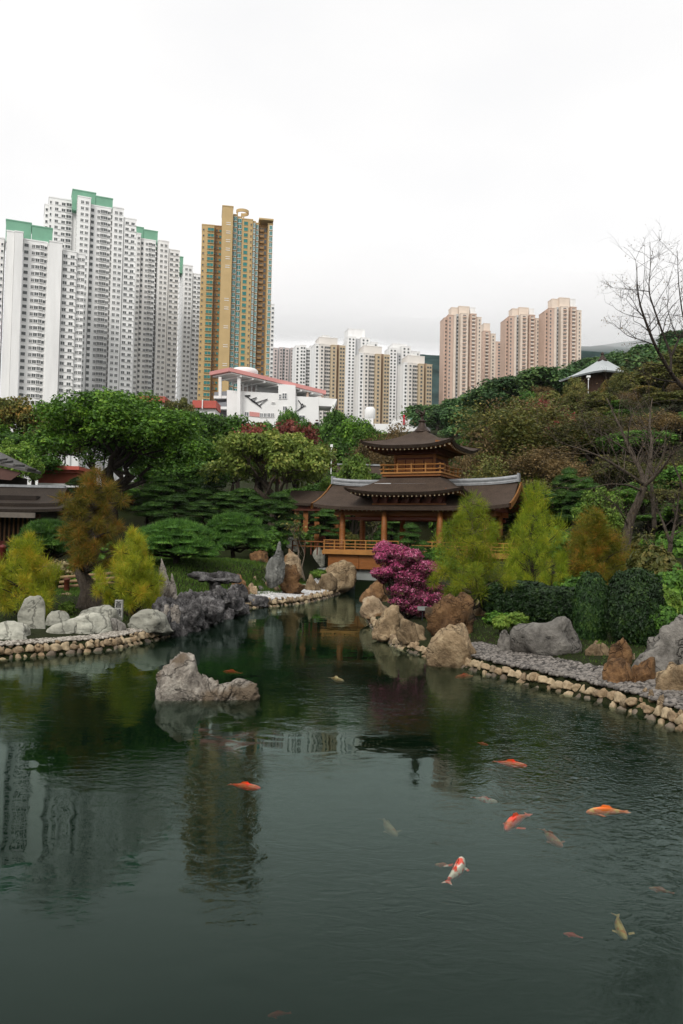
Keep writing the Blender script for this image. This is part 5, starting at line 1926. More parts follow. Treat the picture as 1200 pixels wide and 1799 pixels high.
def set_tree(name, label, cat, trunk, crown, tm, cm, group=None, tsm=True):
    o = thing(name, label, cat, (0, 0, -1000), 0, group)
    part('trunk', trunk.data('trunk', [tm], tsm), o)
    if crown is not None:
        v, q, t = crown
        part('crown', mesh_np('crown', v, t, q, False, [cm]), o)
    return o


def broadleaf(Wd, H, th, nb, br, nleaf, leaf, seed, fork=5, flat=.75, tr=.35, upbias=.6, hollow=.55, shape=1.0):
    rg = np.random.default_rng(seed)
    cz = th + (H - th) * .5
    hz = (H - th) * .5
    d = unit(rg.normal(size=(nb, 3)))
    d[:, 2] = np.where(d[:, 2] < -.45, -d[:, 2], d[:, 2])
    rad = rg.uniform(hollow, .95, nb)
    wob = 1 + .16 * fbm(d * 1.7 + seed, 2, seed)
    bc = d * (rad * wob)[:, None] * np.array([Wd / 2 - br * .6, Wd / 2 - br * .6, hz - br * .5])
    bc[:, 2] += cz
    m = MB()
    top = np.array([rg.normal() * .15, rg.normal() * .15, th])
    m.tube(wiggle((0, 0, -1.0), top, rg, 7, .05), np.linspace(tr * 1.35, tr * .75, 7), 9)
    order = rg.permutation(nb)
    mains = bc[order[:fork]]
    ends = []
    for b in mains:
        e = top + (b - top) * .72
        m.tube(wiggle(top, e, rg, 6, .1), np.linspace(tr * .6, tr * .22, 6), 7)
        ends.append(e)
    ends = np.array(ends)
    for b in bc:
        k_ = np.argmin(np.linalg.norm(ends - b, axis=1))
        m.tube(wiggle(ends[k_], b, rg, 5, .1), np.linspace(tr * .2, tr * .05, 5), 5, caps=False)
    per = rg.multinomial(nleaf, np.full(nb, 1 / nb))
    C, Nn = [], []
    for b, n_ in zip(bc, per):
        dd, _ = ball(n_, rg)
        dd[:, 2] = np.where((dd[:, 2] < -.2) & (rg.random(n_) < .7), -dd[:, 2], dd[:, 2])
        r_ = br * rg.uniform(.75, 1.25) * (.55 + .5 * rg.random(n_) ** .6)
        r_ = r_ * (1 + .35 * fbm(dd * 2.2 + b, 2, seed))
        p = b + dd * r_[:, None] * np.array([1, 1, flat])
        C.append(p)
        Nn.append(dd * .7 + np.array([0, 0, upbias]) + rg.normal(size=(n_, 3)) * .55)
    v, q = leaves(np.concatenate(C), np.concatenate(Nn), leaf, rg)
    return m, (v, q, None)


def pads_tree(pads, seed, needle=.22, width=.035, dens=520, trunk=None, tr=.22, out=.6, under=.25):
    """cloud-pruned conifer: flat domed pads of needles on a bent trunk"""
    rg = np.random.default_rng(seed)
    pads = np.array(pads, float)
    m = MB()
    H = pads[:, 2].max()
    tk = wiggle((0, 0, -.8), (pads[np.argmax(pads[:, 2])][0], pads[np.argmax(pads[:, 2])][1], H - .1), rg, 8, .07) if trunk is None else np.array(trunk)
    m.tube(tk, np.linspace(tr * 1.2, tr * .25, len(tk)), 8)
    Bs, Ds = [], []
    cores_v, cores_t, nb = [], [], 0
    iv, itr = ico(2)
    for x, y, z, rx, ry, rz in pads:
        k_ = np.argmin(np.abs(tk[:, 2] - (z - .3)))
        m.tube(wiggle(tk[k_], (x, y, z - .05), rg, 4, .08), np.linspace(tr * .35, tr * .12, 4), 5, caps=False)
        n_ = int(dens * (rx * ry + .5 * (rx + ry) * rz) * 2)
        dd, _ = ball(n_, rg)
        dd[:, 2] = np.abs(dd[:, 2])
        lowm = rg.random(n_) < under
        dd[lowm, 2] *= -.35
        wob = 1 + .22 * fbm(dd * 2.3 + x + 3 * y, 2, seed)
        p = np.array([x, y, z]) + dd * np.array([rx, ry, rz]) * (wob * rg.uniform(.82, 1.0, n_))[:, None]
        Bs.append(p)
        g_ = dd * np.array([out, out, 1.0]) + rg.normal(size=(n_, 3)) * .4 + np.array([0, 0, .35])
        Ds.append(g_)
        cv = iv * np.array([rx, ry, rz]) * .80
        cv[:, 2] = np.where(cv[:, 2] < 0, cv[:, 2] * .25, cv[:, 2])
        cores_v.append(cv + np.array([x, y, z]))
        cores_t.append(itr + nb)
        nb += len(cv)
    v, t_ = needles(np.concatenate(Bs), np.concatenate(Ds), needle, width, rg)
    V = np.concatenate([np.concatenate(cores_v), v])
    return m, (V, None, np.concatenate([np.concatenate(cores_t), t_ + nb]))


def feathery(H, env, nclump, per, seed, needle=.34, width=.018, tr=.16, trunk_flare=1.6, clump_r=.42, soft=.5, up=.15):
    """soft needled cypress: star-shaped bursts of fine needles at the ends of ascending branches; env = (height fraction, radius)"""
    rg = np.random.default_rng(seed)
    env = np.array(env)
    m = MB()
    tk = wiggle((0, 0, -.6), (rg.normal() * .12, rg.normal() * .12, H * .95), rg, 10, .035)
    rad = np.linspace(tr, tr * .12, 10)
    rad[0] *= trunk_flare
    rad[1] *= 1 + (trunk_flare - 1) * .6
    rad[2] *= 1 + (trunk_flare - 1) * .25
    m.tube(tk, rad, 12)
    Bs, Ds = [], []
    zf = np.linspace(env[0, 0], env[-1, 0], 200)
    wz = np.interp(zf, env[:, 0], env[:, 1]) + .08
    cdf = np.cumsum(wz) / wz.sum()
    for i in range(nclump):
        f = float(np.interp((i + rg.random()) / nclump, cdf, zf))
        R0 = float(np.interp(f, env[:, 0], env[:, 1]))
        a = i * 2.399 + rg.uniform(-.5, .5)
        R0 *= 1 + .55 * float(fbm(np.array([[math.cos(a) * 1.4, math.sin(a) * 1.4, f * 5]]) + seed, 2, seed)[0])
        rr = R0 * rg.uniform(.30, 1.15) ** .7
        c = np.array([math.cos(a) * rr, math.sin(a) * rr, H * f])
        k_ = np.argmin(np.abs(tk[:, 2] - (c[2] - .5 * rr)))
        br = wiggle(tk[k_], c, rg, 5, .07)
        m.tube(br, np.linspace(tr * .2 + .012, .012, 5), 5, caps=False)
        cr_ = clump_r * rg.uniform(.65, 1.3)
        n_ = int(per * rg.uniform(.7, 1.3))
        nk = 5                                   # each clump is several bursts
        for j in range(nk):
            cc = c + unit(rg.normal(size=3)) * cr_ * rg.uniform(.1, .75) * np.array([1, 1, .6])
            q_ = n_ // nk
            dd, pp = ball(q_, rg)
            p = cc + pp * cr_ * soft
            Bs.append(p)
            Ds.append(dd + np.array([0, 0, up]) + rg.normal(size=(q_, 3)) * .2)
    v, t_ = needles(np.concatenate(Bs), np.concatenate(Ds), needle, width, rg)
    return m, (v, None, t_)


def bare(H, seed, spread=.55, depth=5, tr=.22, lean=(0, 0), first=.35, kids=(2, 4), twig=.35, leaf_n=0, leaf=.07, sides=(8, 6, 5, 4, 3, 3), start=None, up=.25, shrink=.72):
    rg = np.random.default_rng(seed)
    m = MB()
    tips = []

    def grow(p, d, L, r, lev):
        n_ = 5 if lev < 3 else 4
        pts = [p]
        dd = d.copy()
        for i in range(n_ - 1):
            dd = unit(dd + rg.normal(size=3) * (.10 + .05 * lev) + np.array([0, 0, up * .12]))
            pts.append(pts[-1] + dd * L / (n_ - 1))
        pts = np.array(pts)
        r1 = r * (.58 if lev < depth else .3)
        m.tube(pts, np.linspace(r, r1, n_), sides[min(lev, len(sides) - 1)], caps=(lev == 0))
        if lev >= depth:
            tips.append(pts)
            return
        kn = rg.integers(kids[0], kids[1] + 1)
        for k_ in range(kn):
            f = rg.uniform(.45, 1.0) if k_ else 1.0
            q = pts[0] + (pts[-1] - pts[0]) * f if f < 1 else pts[-1]
            if f < 1:
                ii = f * (n_ - 1)
                i0 = int(ii)
                q = pts[i0] + (pts[min(i0 + 1, n_ - 1)] - pts[i0]) * (ii - i0)
            side = rg.normal(size=3)
            side -= side.dot(dd) * dd
            nd = unit(dd + unit(side) * rg.uniform(.35, 1.0) * spread * (1.0 if k_ else .55) + np.array([0, 0, up]))
            grow(q, nd, L * shrink * rg.uniform(.75, 1.15), r1 * rg.uniform(.65, .9) if k_ else r1 * .95, lev + 1)

    d0 = unit(np.array([lean[0], lean[1], 1.0]))
    grow(np.array([0, 0, -.8] if start is None else start, float), d0, H * first, tr, 0)
    crown = None
    if leaf_n and tips:
        T_ = np.concatenate(tips)
        i = rg.integers(0, len(T_), leaf_n)
        c = T_[i] + rg.normal(size=(leaf_n, 3)) * twig
        v, q = leaves(c, rg.normal(size=(leaf_n, 3)) + np.array([0, 0, .5]), leaf, rg)
        crown = (v, q, None)
    return m, crown


def limb_tree(limbs, seed, depth=3, spread=.8, up=.15, twigs=9, tlen=.30, shrink=.62, leaf_n=0, leaf=.06, kids=(2, 3)):
    """bare tree drawn limb by limb: limbs = [(points, radius at foot, radius at tip)], fine branches grow from each"""
    rg = np.random.default_rng(seed)
    m = MB()
    tips = []

    def grow(p, d, L, r, lev):
        pts = [p]
        dd = d.copy()
        for i in range(3):
            dd = unit(dd + rg.normal(size=3) * .2 + np.array([0, 0, up * .3]))
            pts.append(pts[-1] + dd * L / 3)
        pts = np.array(pts)
        m.tube(pts, np.linspace(r, r * .45, 4), 4 if lev < depth else 3, caps=False)
        tips.append(pts[1:])
        if lev >= depth:
            return
        for k_ in range(rg.integers(kids[0], kids[1] + 1)):
            q = pts[rg.integers(1, 4)]
            side = unit(rg.normal(size=3))
            grow(q, unit(dd * .8 + side * spread), L * shrink * rg.uniform(.7, 1.2), r * .5, lev + 1)

    for pts, r0, r1 in limbs:
        P = np.array([tuple(p) for p in pts], float)
        t = np.linspace(0, 1, len(P))
        tt = np.linspace(0, 1, len(P) * 4)
        Q = np.stack([np.interp(tt, t, P[:, i]) for i in range(3)], 1)
        Q[1:-1] = (Q[:-2] + Q[1:-1] * 2 + Q[2:]) / 4
        Q[1:-1] = (Q[:-2] + Q[1:-1] * 2 + Q[2:]) / 4
        L = np.linalg.norm(np.diff(Q, axis=0), axis=1).sum()
        rr = np.linspace(r0, r1, len(Q))
        m.tube(Q, rr, 8 if r0 > .08 else 6)
        if r0 > .2:
            continue
        for k_ in range(int(twigs)):
            f = rg.uniform(.25, 1.0)
            i = min(len(Q) - 2, int(f * (len(Q) - 1)))
            tan = unit(Q[i + 1] - Q[i])
            side = unit(rg.normal(size=3))
            grow(Q[i], unit(tan * .7 + side * spread + np.array([0, 0, up])), L * tlen * rg.uniform(.6, 1.3), max(.010, rr[i] * .42), 1)
    crown = None
    if leaf_n:
        T_ = np.concatenate(tips)
        c = T_[rg.integers(0, len(T_), leaf_n)] + rg.normal(size=(leaf_n, 3)) * .06
        crown = leaves(c, rg.normal(size=(leaf_n, 3)), leaf, rg) + (None,)
    return m, crown


def shrub(rx, ry, rz, n_, leaf, seed, boxy=2.0, stems=5, bumpy=.12):
    """clipped or loose shrub: leaf shell over a super-ellipsoid, base at z=0"""
    rg = np.random.default_rng(seed)
    dd, _ = ball(n_, rg)
    s = (np.abs(dd) ** boxy).sum(1) ** (-1 / boxy)
    wob = 1 + bumpy * fbm(dd * 3 + seed, 3, seed)
    p = dd * (s * wob * (.80 + .2 * rg.random(n_) ** .5))[:, None] * np.array([rx, ry, rz])
    p[:, 2] += rz * .94
    keep = p[:, 2] > -.05
    v, q = leaves(p[keep], (dd + np.array([0, 0, .3]) + rg.normal(size=(n_, 3)) * .5)[keep], leaf, rg)
    cv, ct = ico(3)
    s2 = (np.abs(cv) ** boxy).sum(1) ** (-1 / boxy)
    core = cv * (s2 * (1 + bumpy * fbm(cv * 3 + seed, 3, seed)) * .80)[:, None] * np.array([rx, ry, rz])
    core[:, 2] += rz * .94
    core[:, 2] = np.maximum(core[:, 2], 0)
    V = np.concatenate([core, v])
    m = MB()
    for i in range(stems):
        a = rg.uniform(0, 6.28)
        m.tube(wiggle((.15 * math.cos(a), .15 * math.sin(a), -.3), (rx * .5 * math.cos(a), ry * .5 * math.sin(a), rz), rg, 4, .06), np.linspace(.05, .02, 4), 5)
    return m, (V, q + len(core), ct)


class Proto:
    def __init__(self, name, gen, tm, cm, H, Wd, cat='tree'):
        self.root = set_tree(name, '', cat, gen[0], gen[1], tm, cm)
        V = np.concatenate([np.concatenate(gen[0].v)] + ([gen[1][0]] if gen[1] is not None else []))
        lo, hi = np.percentile(V, 0.4, axis=0), np.percentile(V, 99.6, axis=0)
        self.H = float(hi[2])
        self.W = float(max(hi[0] - lo[0], hi[1] - lo[1]) * .5 + min(hi[0] - lo[0], hi[1] - lo[1]) * .5)
        self.used, self.name = False, name

    def put(self, x, y, z, h, w, label, group=None, rz=None, wy=None):
        sc = (w / self.W, (wy or w) / self.W, h / self.H)
        rz = random.uniform(0, 6.28) if rz is None else rz
        if not self.used:
            o = self.root
            o.location, o.rotation_euler, o.scale = (x, y, z), (0, 0, rz), sc
            o['label'] = label
            if group:
                o['group'] = group
            self.used = True
            return o
        return copy_thing(self.root, (x, y, z), rz, sc, label, group)

    def at(self, u, vt, Y, wpx, label, group=None, rz=None, vb=None, sink=0.0):
        """stands on the land Y metres ahead, its top at photo row vt; vb fixes its foot instead of the land"""
        top = W(u, vt, Y)
        z = float(ground_z(np.array([top.x]), np.array([Y]))[0]) - sink if vb is None else W(u, vb, Y).z
        h = max(top.z - z, .6)
        return self.put(top.x, Y, z, h, wpx * Y / FPX, label, group, rz)


# ------------------------------------------------------------------ kinds
P_BAN = Proto('banyan_tree', broadleaf(15, 14, 2.9, 120, 1.4, 44000, .15, 11, 7, tr=.55), M_BARKD, LF_BANYAN, 14, 15)
P_DEEP = [Proto('broadleaf_tree', broadleaf(9, 10, 2.5, 46, 1.35, 11000, .22, 20 + i, 6, tr=.3), M_BARKD, LF_DEEP, 10, 9) for i in range(3)]
P_GREEN = [Proto('broadleaf_tree', broadleaf(9, 10, 2.5, 42, 1.35, 11000, .22, 30 + i, 6, tr=.3), M_BARKD, LF_BANYAN, 10, 9) for i in range(2)]
P_LIGHT = Proto('broadleaf_tree', broadleaf(8, 9, 2.2, 50, 1.05, 9000, .19, 40, 6, tr=.25), M_BARK, LF_LIGHT, 9, 8)
P_MAPLE = Proto('maple_tree', broadleaf(13, 8.5, 1.9, 96, 1.1, 22000, .16, 41, 7, flat=.55, tr=.4), M_BARK, LF_MAPLE, 8.5, 13)
P_OLIVE = [Proto('broadleaf_tree', broadleaf(8, 9, 2.0, 50, 1.0, 8500, .18, 50 + i, 6, tr=.22, hollow=.4), M_BARK, LF_OLIVE, 9, 8) for i in range(2)]
P_BROWN = Proto('twiggy_tree', bare(9.5, 61, .75, 5, .22, leaf_n=5500, leaf=.10, twig=.40, kids=(3, 4), up=.2, first=.30), M_BARK, LF_BROWN, 9.5, 9)
P_BROWN2 = Proto('twiggy_tree', bare(9.5, 62, .8, 5, .22, leaf_n=6500, leaf=.10, twig=.40, kids=(3, 4), up=.2, first=.30), M_BARK, LF_OLIVE, 9.5, 9)
P_RED = Proto('red_twig_tree', bare(7, 63, .8, 5, .16, leaf_n=3200, leaf=.13, twig=.28, kids=(2, 4), up=.2, first=.30), M_BARKP, LF_RED, 7, 7.5)
P_YEL = Proto('broadleaf_tree', broadleaf(8, 9, 2.2, 46, 1.1, 9000, .20, 70, 6, tr=.25), M_BARK, LF_YEL, 9, 8)
P_FAR = [Proto('broadleaf_tree', broadleaf(11, 10, 1.5, 26, 2.0, 4200, .42, 80 + i, 4, tr=.3), M_BARKD, LF_FAR, 10, 11) for i in range(2)]


def pine_pads(seed, H, Wd, n_, big=1.0):
    rg = np.random.default_rng(seed)
    out_ = [(0, 0, H - .35 * big, .85 * big, .85 * big, .42 * big)]
    for i in range(n_):
        f = (i + .5) / n_
        z = H * (.22 + .66 * (1 - f)) + rg.uniform(-.15, .15)
        rr = Wd / 2 * (.35 + .5 * f) * rg.uniform(.6, 1.05)
        a = i * 2.4 + rg.uniform(-.4, .4)
        s = big * rg.uniform(.75, 1.15)
        out_.append((math.cos(a) * rr, math.sin(a) * rr, z, .95 * s, .95 * s, .36 * s))
    return out_


P_PINE = [Proto('cloud_pine', pads_tree(pine_pads(90 + i, 5.2, 4.2, 11), 90 + i, .2, .04, 420), M_BARKD, LF_PINE, 5.2, 4.6, 'pine') for i in range(3)]


def jun_pads(seed, Wd, H, n_):
    rg = np.random.default_rng(seed)
    out_ = []
    for i in range(n_):
        f = math.sqrt((i + .5) / n_)
        a = i * 2.399 + rg.uniform(-.2, .2)
        r_ = Wd / 2 * f * .82
        out_.append((math.cos(a) * r_, math.sin(a) * r_, H * (.86 - .68 * f * f) + rg.uniform(-.12, .12), Wd * .15 * rg.uniform(.8, 1.2), Wd * .15 * rg.uniform(.8, 1.2), .22))
    return out_


P_JUN = [Proto('spreading_juniper', pads_tree(jun_pads(110 + i, 7.5, 2.6, 40), 110 + i, .30, .045, 210, out=1.3, tr=.25), M_BARKD, LF_JUN, 2.9, 7.8, 'juniper') for i in range(2)]
P_CYP = Proto('feathery_cypress', feathery(3.2, [(.08, 1.2), (.25, 1.7), (.5, 1.5), (.72, 1.0), (.88, .55), (1.0, .12)], 46, 430, 121), M_BARKD, LF_CYP, 3.3, 3.6, 'cypress')
P_CYPG = Proto('feathery_cypress', feathery(4.8, [(.10, 1.9), (.22, 2.4), (.42, 2.0), (.50, 1.3), (.62, 1.5), (.75, .8), (.86, .55), (1.0, .12)], 64, 430, 122, .30, .016, .13, soft=.75, clump_r=.42), M_BARKD, LF_CYPG, 4.8, 4.4, 'cypress')
P_RUST = Proto('feathery_cypress', feathery(6.6, [(.28, .9), (.38, 1.5), (.48, 1.1), (.58, 1.4), (.68, .8), (.78, 1.1), (.9, .75), (1.0, .2)], 50, 480, 123, .34, .018, .46, 2.0, .46), M_BARK, LF_RUST, 6.8, 3.8, 'cypress')
P_TALLG = Proto('feathery_cypress', feathery(6.2, [(.26, 1.3), (.38, 2.0), (.5, 1.5), (.62, 1.7), (.74, 1.0), (.85, .8), (1.0, .12)], 62, 430, 124, .30, .016, .26, 2.0, .42, .75), M_BARK, LF_CYPG, 6.4, 4.6, 'cypress')
P_HEDGE = Proto('clipped_hedge', shrub(1.0, .7, .62, 9000, .055, 131, 4.0, 6, .05), M_BARKD, LF_HEDGE, 1.25, 2.0, 'hedge')
P_SHRUB = Proto('round_shrub', shrub(1.0, 1.0, 1.1, 12000, .06, 132, 2.6, 6, .08), M_BARKD, LF_HEDGE, 2.2, 2.0, 'shrub')
P_BUSH = [Proto('leafy_bush', shrub(1.0, 1.0, .7, 2600, .12, 133 + i, 2.0, 5, .35), M_BARKD, (LF_DEEP, LF_LIGHT, LF_OLIVE)[i], 1.45, 2.0, 'bush') for i in range(3)]
P_PALEB = Proto('leafy_bush', shrub(1.0, 1.0, .7, 2200, .10, 139, 2.0, 5, .4), M_BARKP, leafmat('pale_leaf', (.10, .09, .04), (.24, .20, .10), (.36, .29, .17), 2.0, .2), 1.45, 2.0, 'bush')
# ------------------------------------------------------------------ where the plants stand
# left bank
P_CYP.at(48, 940, 38, 118, 'rounded yellow-green cypress beside the upright pale slab', rz=.4, vb=1082)
P_CYP.at(236, 932, 39.5, 112, 'yellow-green cypress behind the stone name post', rz=2.2, vb=1075)
P_RUST.at(165, 828, 42, 122, 'rust-tinged cypress with a thick dark trunk between two yellow-green ones', rz=1.0, vb=1066)
P_BAN.at(205, 688, 80, 275, 'large dome-shaped dark green banyan in front of the white towers', rz=.6)
P_MAPLE.at(482, 764, 88, 222, 'wide olive-green maple left of the pavilion', rz=.3)
JG = 'spreading junipers on the left bank'
P_JUN[0].at(312, 912, 57, 150, 'spreading juniper above the black rockery', JG, .3, vb=985)
P_JUN[1].at(412, 900, 66, 125, 'spreading juniper above the orange-brown flat rock', JG, 1.3, vb=975)
P_JUN[1].at(88, 912, 52, 128, 'spreading juniper in front of the dark timber hall', JG, 2.3, vb=985)
P_JUN[0].at(262, 925, 66, 90, 'small juniper half hidden behind the juniper over the rockery', JG, 2.9, vb=985)
PG_ = 'cloud-pruned pines behind the junipers'
pl = ['cloud-pruned pine between the banyan trunk and the junipers', 'cloud-pruned pine with crowded pads directly behind two junipers', 'tallest cloud-pruned pine, its top below the maple crown',
      'cloud-pruned pine in front of the maple trunk', 'small cloud-pruned pine under the maple limbs', 'low cloud-pruned pine beside the pine at the walkway', 'cloud-pruned pine beside the banyan trunk',
      'small cloud-pruned pine just behind the juniper over the rockery', 'cloud-pruned pine between the dark hall and the rust-tinged cypress', 'lowest cloud-pruned pine, tucked between two junipers']
for i, (u, vt, Y, w, vb) in enumerate([(285, 838, 78, 92, 925), (335, 842, 80, 84, 925), (375, 812, 92, 70, 915), (395, 865, 76, 84, 930), (425, 858, 82, 72, 930),
                                       (450, 872, 76, 66, 930), (262, 858, 84, 70, 930), (312, 868, 74, 64, 930), (140, 838, 86, 84, 925), (355, 880, 72, 62, 935)]):
    P_PINE[i % 3].at(u, vt, Y, w, pl[i], PG_, i * 1.3, vb=vb)
P_PINE[0].at(493, 865, 74, 88, 'cloud-pruned pine beside the walkway railing left of the bridge', rz=.8, vb=962)
P_PINE[1].at(577, 893, 80, 78, 'cloud-pruned pine seen under the left end of the gallery roof', rz=2.0, vb=962)
P_PINE[2].at(722, 920, 63, 66, 'cloud-pruned pine with two rounded pads in front of the pavilion columns', rz=.6, vb=1000)
P_PINE[0].at(690, 905, 84, 66, 'dark pine glimpsed between the pavilion columns', rz=2.6, vb=970)
P_PINE[1].at(790, 915, 80, 60, 'dark pine behind the right pavilion columns', rz=3.6, vb=975)
# thin bare shrub near the cream rock
tw1 = Proto('bare_shrub', bare(3.4, 141, .6, 4, .05, kids=(2, 3), up=.3, first=.32, leaf_n=120, leaf=.05, twig=.1), M_BARKP, LF_OLIVE, 3.4, 2.4, 'shrub')
BS = 'leafless pale shrubs by the bridge'
tw1.at(540, 905, 68, 60, 'leafless pale shrub behind the cream rock by the bridge', BS, .2, vb=1000)
tw1.at(480, 985, 59, 46, 'leafless pale shrub at the foot of the grey upright rock', BS, 1.9, vb=1038)
tw1.at(648, 905, 80, 44, 'leafless pale shrub seen between pavilion columns', BS, 2.9, vb=965)
# background row, left to right: (kind, u, top row, distance, width)
BGL = {'d': 'dense dark green tree in the row behind the garden', 'g': 'bright green tree in the row behind the garden', 'l': 'light green leafy tree in the row behind the garden',
       'y': 'yellowing tree in the row behind the garden', 'r': 'half-bare tree with red leaves below the white school', 'o': 'olive-brown tree in the row behind the garden', 'b': 'brown twiggy tree in the row behind the garden'}
BGG = {'d': 'dark trees behind the garden', 'g': 'bright green trees behind the garden', 'l': 'light green trees behind the garden', 'y': 'yellowing trees behind the garden',
       'r': 'red-leafed trees below the school', 'o': 'olive trees behind the garden', 'b': 'twiggy trees behind the garden'}
def kind(c, i):
    return {'d': P_DEEP[i % 3], 'g': P_GREEN[i % 2], 'l': P_LIGHT, 'y': P_YEL, 'r': P_RED, 'o': P_OLIVE[i % 2], 'b': P_BROWN}[c]
def row_place(u, vt):
    if vt >= 820:
        return 'low behind the dark timber hall' if u < 160 else ('low behind the cloud-pruned pines' if u < 500 else 'low behind the pavilion bridge')
    if u < 110:
        return 'beside the banyan above the dark hall'
    if u < 340:
        return 'behind the banyan below the low red roofs'
    if u < 480:
        return 'below the left end of the school roof' if vt < 760 else 'behind the olive-green maple'
    if u < 610:
        return 'in front of the white school' if vt < 760 else 'between the maple and the school'
    return 'behind the upper balcony of the pavilion'


row = [('g', -45, 700, 118, 110), ('y', 28, 702, 122, 110), ('d', 5, 760, 100, 100), ('l', 30, 775, 92, 80), ('y', 78, 712, 125, 90), ('d', 60, 800, 100, 90), ('o', 100, 740, 112, 90),
       ('d', 20, 850, 84, 90), ('g', 95, 830, 118, 70),
       ('d', 330, 724, 118, 100), ('d', 372, 730, 122, 96), ('d', 420, 735, 124, 96), ('g', 350, 770, 108, 90), ('o', 300, 705, 130, 60), ('o', 322, 700, 132, 44), ('d', 460, 745, 128, 90),
       ('d', 310, 790, 104, 90), ('d', 360, 810, 100, 90), ('d', 275, 800, 98, 80),
       ('d', 506, 722, 128, 46), ('d', 545, 742, 132, 70), ('d', 592, 724, 140, 70), ('g', 622, 738, 138, 78), ('g', 652, 752, 132, 70), ('d', 585, 770, 120, 80),
       ('o', 560, 780, 112, 70), ('d', 520, 790, 110, 90), ('d', 460, 800, 108, 90), ('d', 410, 790, 108, 80),
       ('r', 470, 752, 108, 84), ('r', 520, 746, 112, 86), ('r', 562, 748, 110, 80), ('r', 500, 765, 106, 80),
       ('b', 640, 772, 112, 90), ('b', 690, 745, 118, 80), ('b', 668, 775, 108, 70), ('l', 625, 800, 98, 76), ('d', 600, 830, 100, 76), ('l', 585, 835, 94, 60), ('g', 640, 830, 104, 76),
       ('d', 560, 850, 100, 80), ('d', 520, 860, 100, 80), ('d', 690, 850, 110, 80), ('d', 480, 870, 98, 80), ('d', 740, 790, 130, 80), ('d', 720, 850, 108, 90), ('d', 430, 860, 98, 80), ('d', 760, 870, 104, 90),
       ('d', 255, 738, 118, 90), ('d', 215, 742, 122, 90), ('d', 165, 745, 122, 90), ('g', 290, 750, 114, 80), ('d', 230, 860, 98, 90), ('d', 180, 860, 100, 90), ('d', 120, 870, 95, 80)]
for i, (c, u, vt, Y, w) in enumerate(row):
    kind(c, i).at(u, vt, Y, w, BGL[c].replace('in the row behind the garden', row_place(u, vt)), BGG[c])
# right bank
P_TALLG.at(830, 872, 38, 136, 'yellow-green cypress on a thick trunk left of the clipped hedge', rz=.3, vb=1102)
P_CYPG.at(938, 852, 44, 138, 'broad yellow-green cypress with a pointed top behind the clipped hedge', rz=1.2, vb=1064)
P_CYP2 = Proto('feathery_cypress', feathery(4.6, [(.10, 1.1), (.3, 1.6), (.5, 1.5), (.7, 1.0), (.86, .5), (1.0, .12)], 80, 520, 126, .32, .016, .14, soft=.75), M_BARKD, LF_MIX, 4.8, 3.6, 'cypress')
P_CYP2.at(1046, 898, 45, 112, 'orange-tinged cypress beside the bare tree trunk', rz=2.2, vb=1062)
P_LIGHT.at(1056, 858, 60, 84, 'light green leafy tree behind the orange-tinged cypress', rz=1.2, vb=1000)
HG = 'clipped dark hedges on the right bank'
for u, vt, Y, w, vb, lab in ((905, 1020, 38, 100, 1082, 'low clipped dark hedge beside the thick cypress trunk'), (972, 1030, 37, 95, 1092, 'low clipped dark hedge behind the big cracked grey boulder'), (842, 1022, 44, 70, 1062, 'clipped dark hedge behind the thick cypress trunk')):
    P_HEDGE.at(u, vt, Y, w, lab, HG, .05, vb)
P_SHRUB.at(1039, 1006, 33.5, 56, 'narrow dark shrub left of its wider twin above the brown rocks', 'dark rounded shrubs on the right bank', .4, 1138)
P_SHRUB.at(1116, 1000, 31.5, 92, 'wide dark rounded shrub above the upright brown rock', 'dark rounded shrubs on the right bank', 1.7, 1140)
bl = ['dark leafy bush in the undergrowth', 'light green bush in the undergrowth', 'olive bush in the undergrowth']
for i, (k_, u, vt, Y, w, vb) in enumerate([(1, 905, 1078, 33.5, 46, 1100), (1, 880, 1088, 33, 30, 1105), (0, 880, 1075, 36, 60, 1100), (2, 1150, 960, 40, 90, 1040), (0, 1180, 1000, 36, 100, 1090), (1, 1165, 1030, 33, 60, 1085),
                                           (0, 1190, 930, 48, 110, 1010), (2, 1130, 940, 52, 80, 1000), (0, 990, 930, 62, 80, 985), (0, 1040, 940, 66, 90, 985), (2, 900, 935, 70, 80, 985), (0, 950, 950, 60, 90, 1000),
                                           (0, 1080, 950, 60, 80, 1000), (1, 1085, 985, 48, 50, 1030), (1, 1150, 1180, 25, 34, 1192), (1, 1052, 1148, 28, 12, 1156), (1, 1185, 1150, 26, 50, 1180), (0, 800, 985, 56, 70, 1030),
                                           (0, 770, 960, 66, 60, 1005), (2, 90, 1000, 50, 60, 1045), (0, 15, 960, 54, 80, 1010), (1, 118, 1058, 40, 28, 1078), (0, 200, 960, 56, 90, 1030), (1, 560, 1000, 66, 30, 1015),
                                           (0, 150, 985, 50, 70, 1045), (0, 340, 940, 64, 80, 990), (0, 470, 930, 72, 70, 975), (2, 610, 935, 85, 50, 965), (0, 655, 940, 88, 60, 975), (0, 30, 1000, 44, 70, 1060), (0, 240, 990, 46, 60, 1050),
                                           (0, 530, 930, 84, 60, 965), (0, 830, 1010, 50, 60, 1060), (0, 1010, 1010, 42, 70, 1070), (0, 1160, 1060, 31, 60, 1110)]):
    P_BUSH[k_].at(u, vt, Y, w, bl[k_].replace('in the undergrowth', 'under the left cypresses and junipers' if u < 500 else 'behind the pavilion columns' if u < 700 else 'among the right bank boulders' if vb > 1085 else 'behind the clipped hedge' if u < 1060 else 'around the bare tree trunks'), ['dark bushes', 'light green bushes', 'olive bushes'][k_], i * .9, vb)
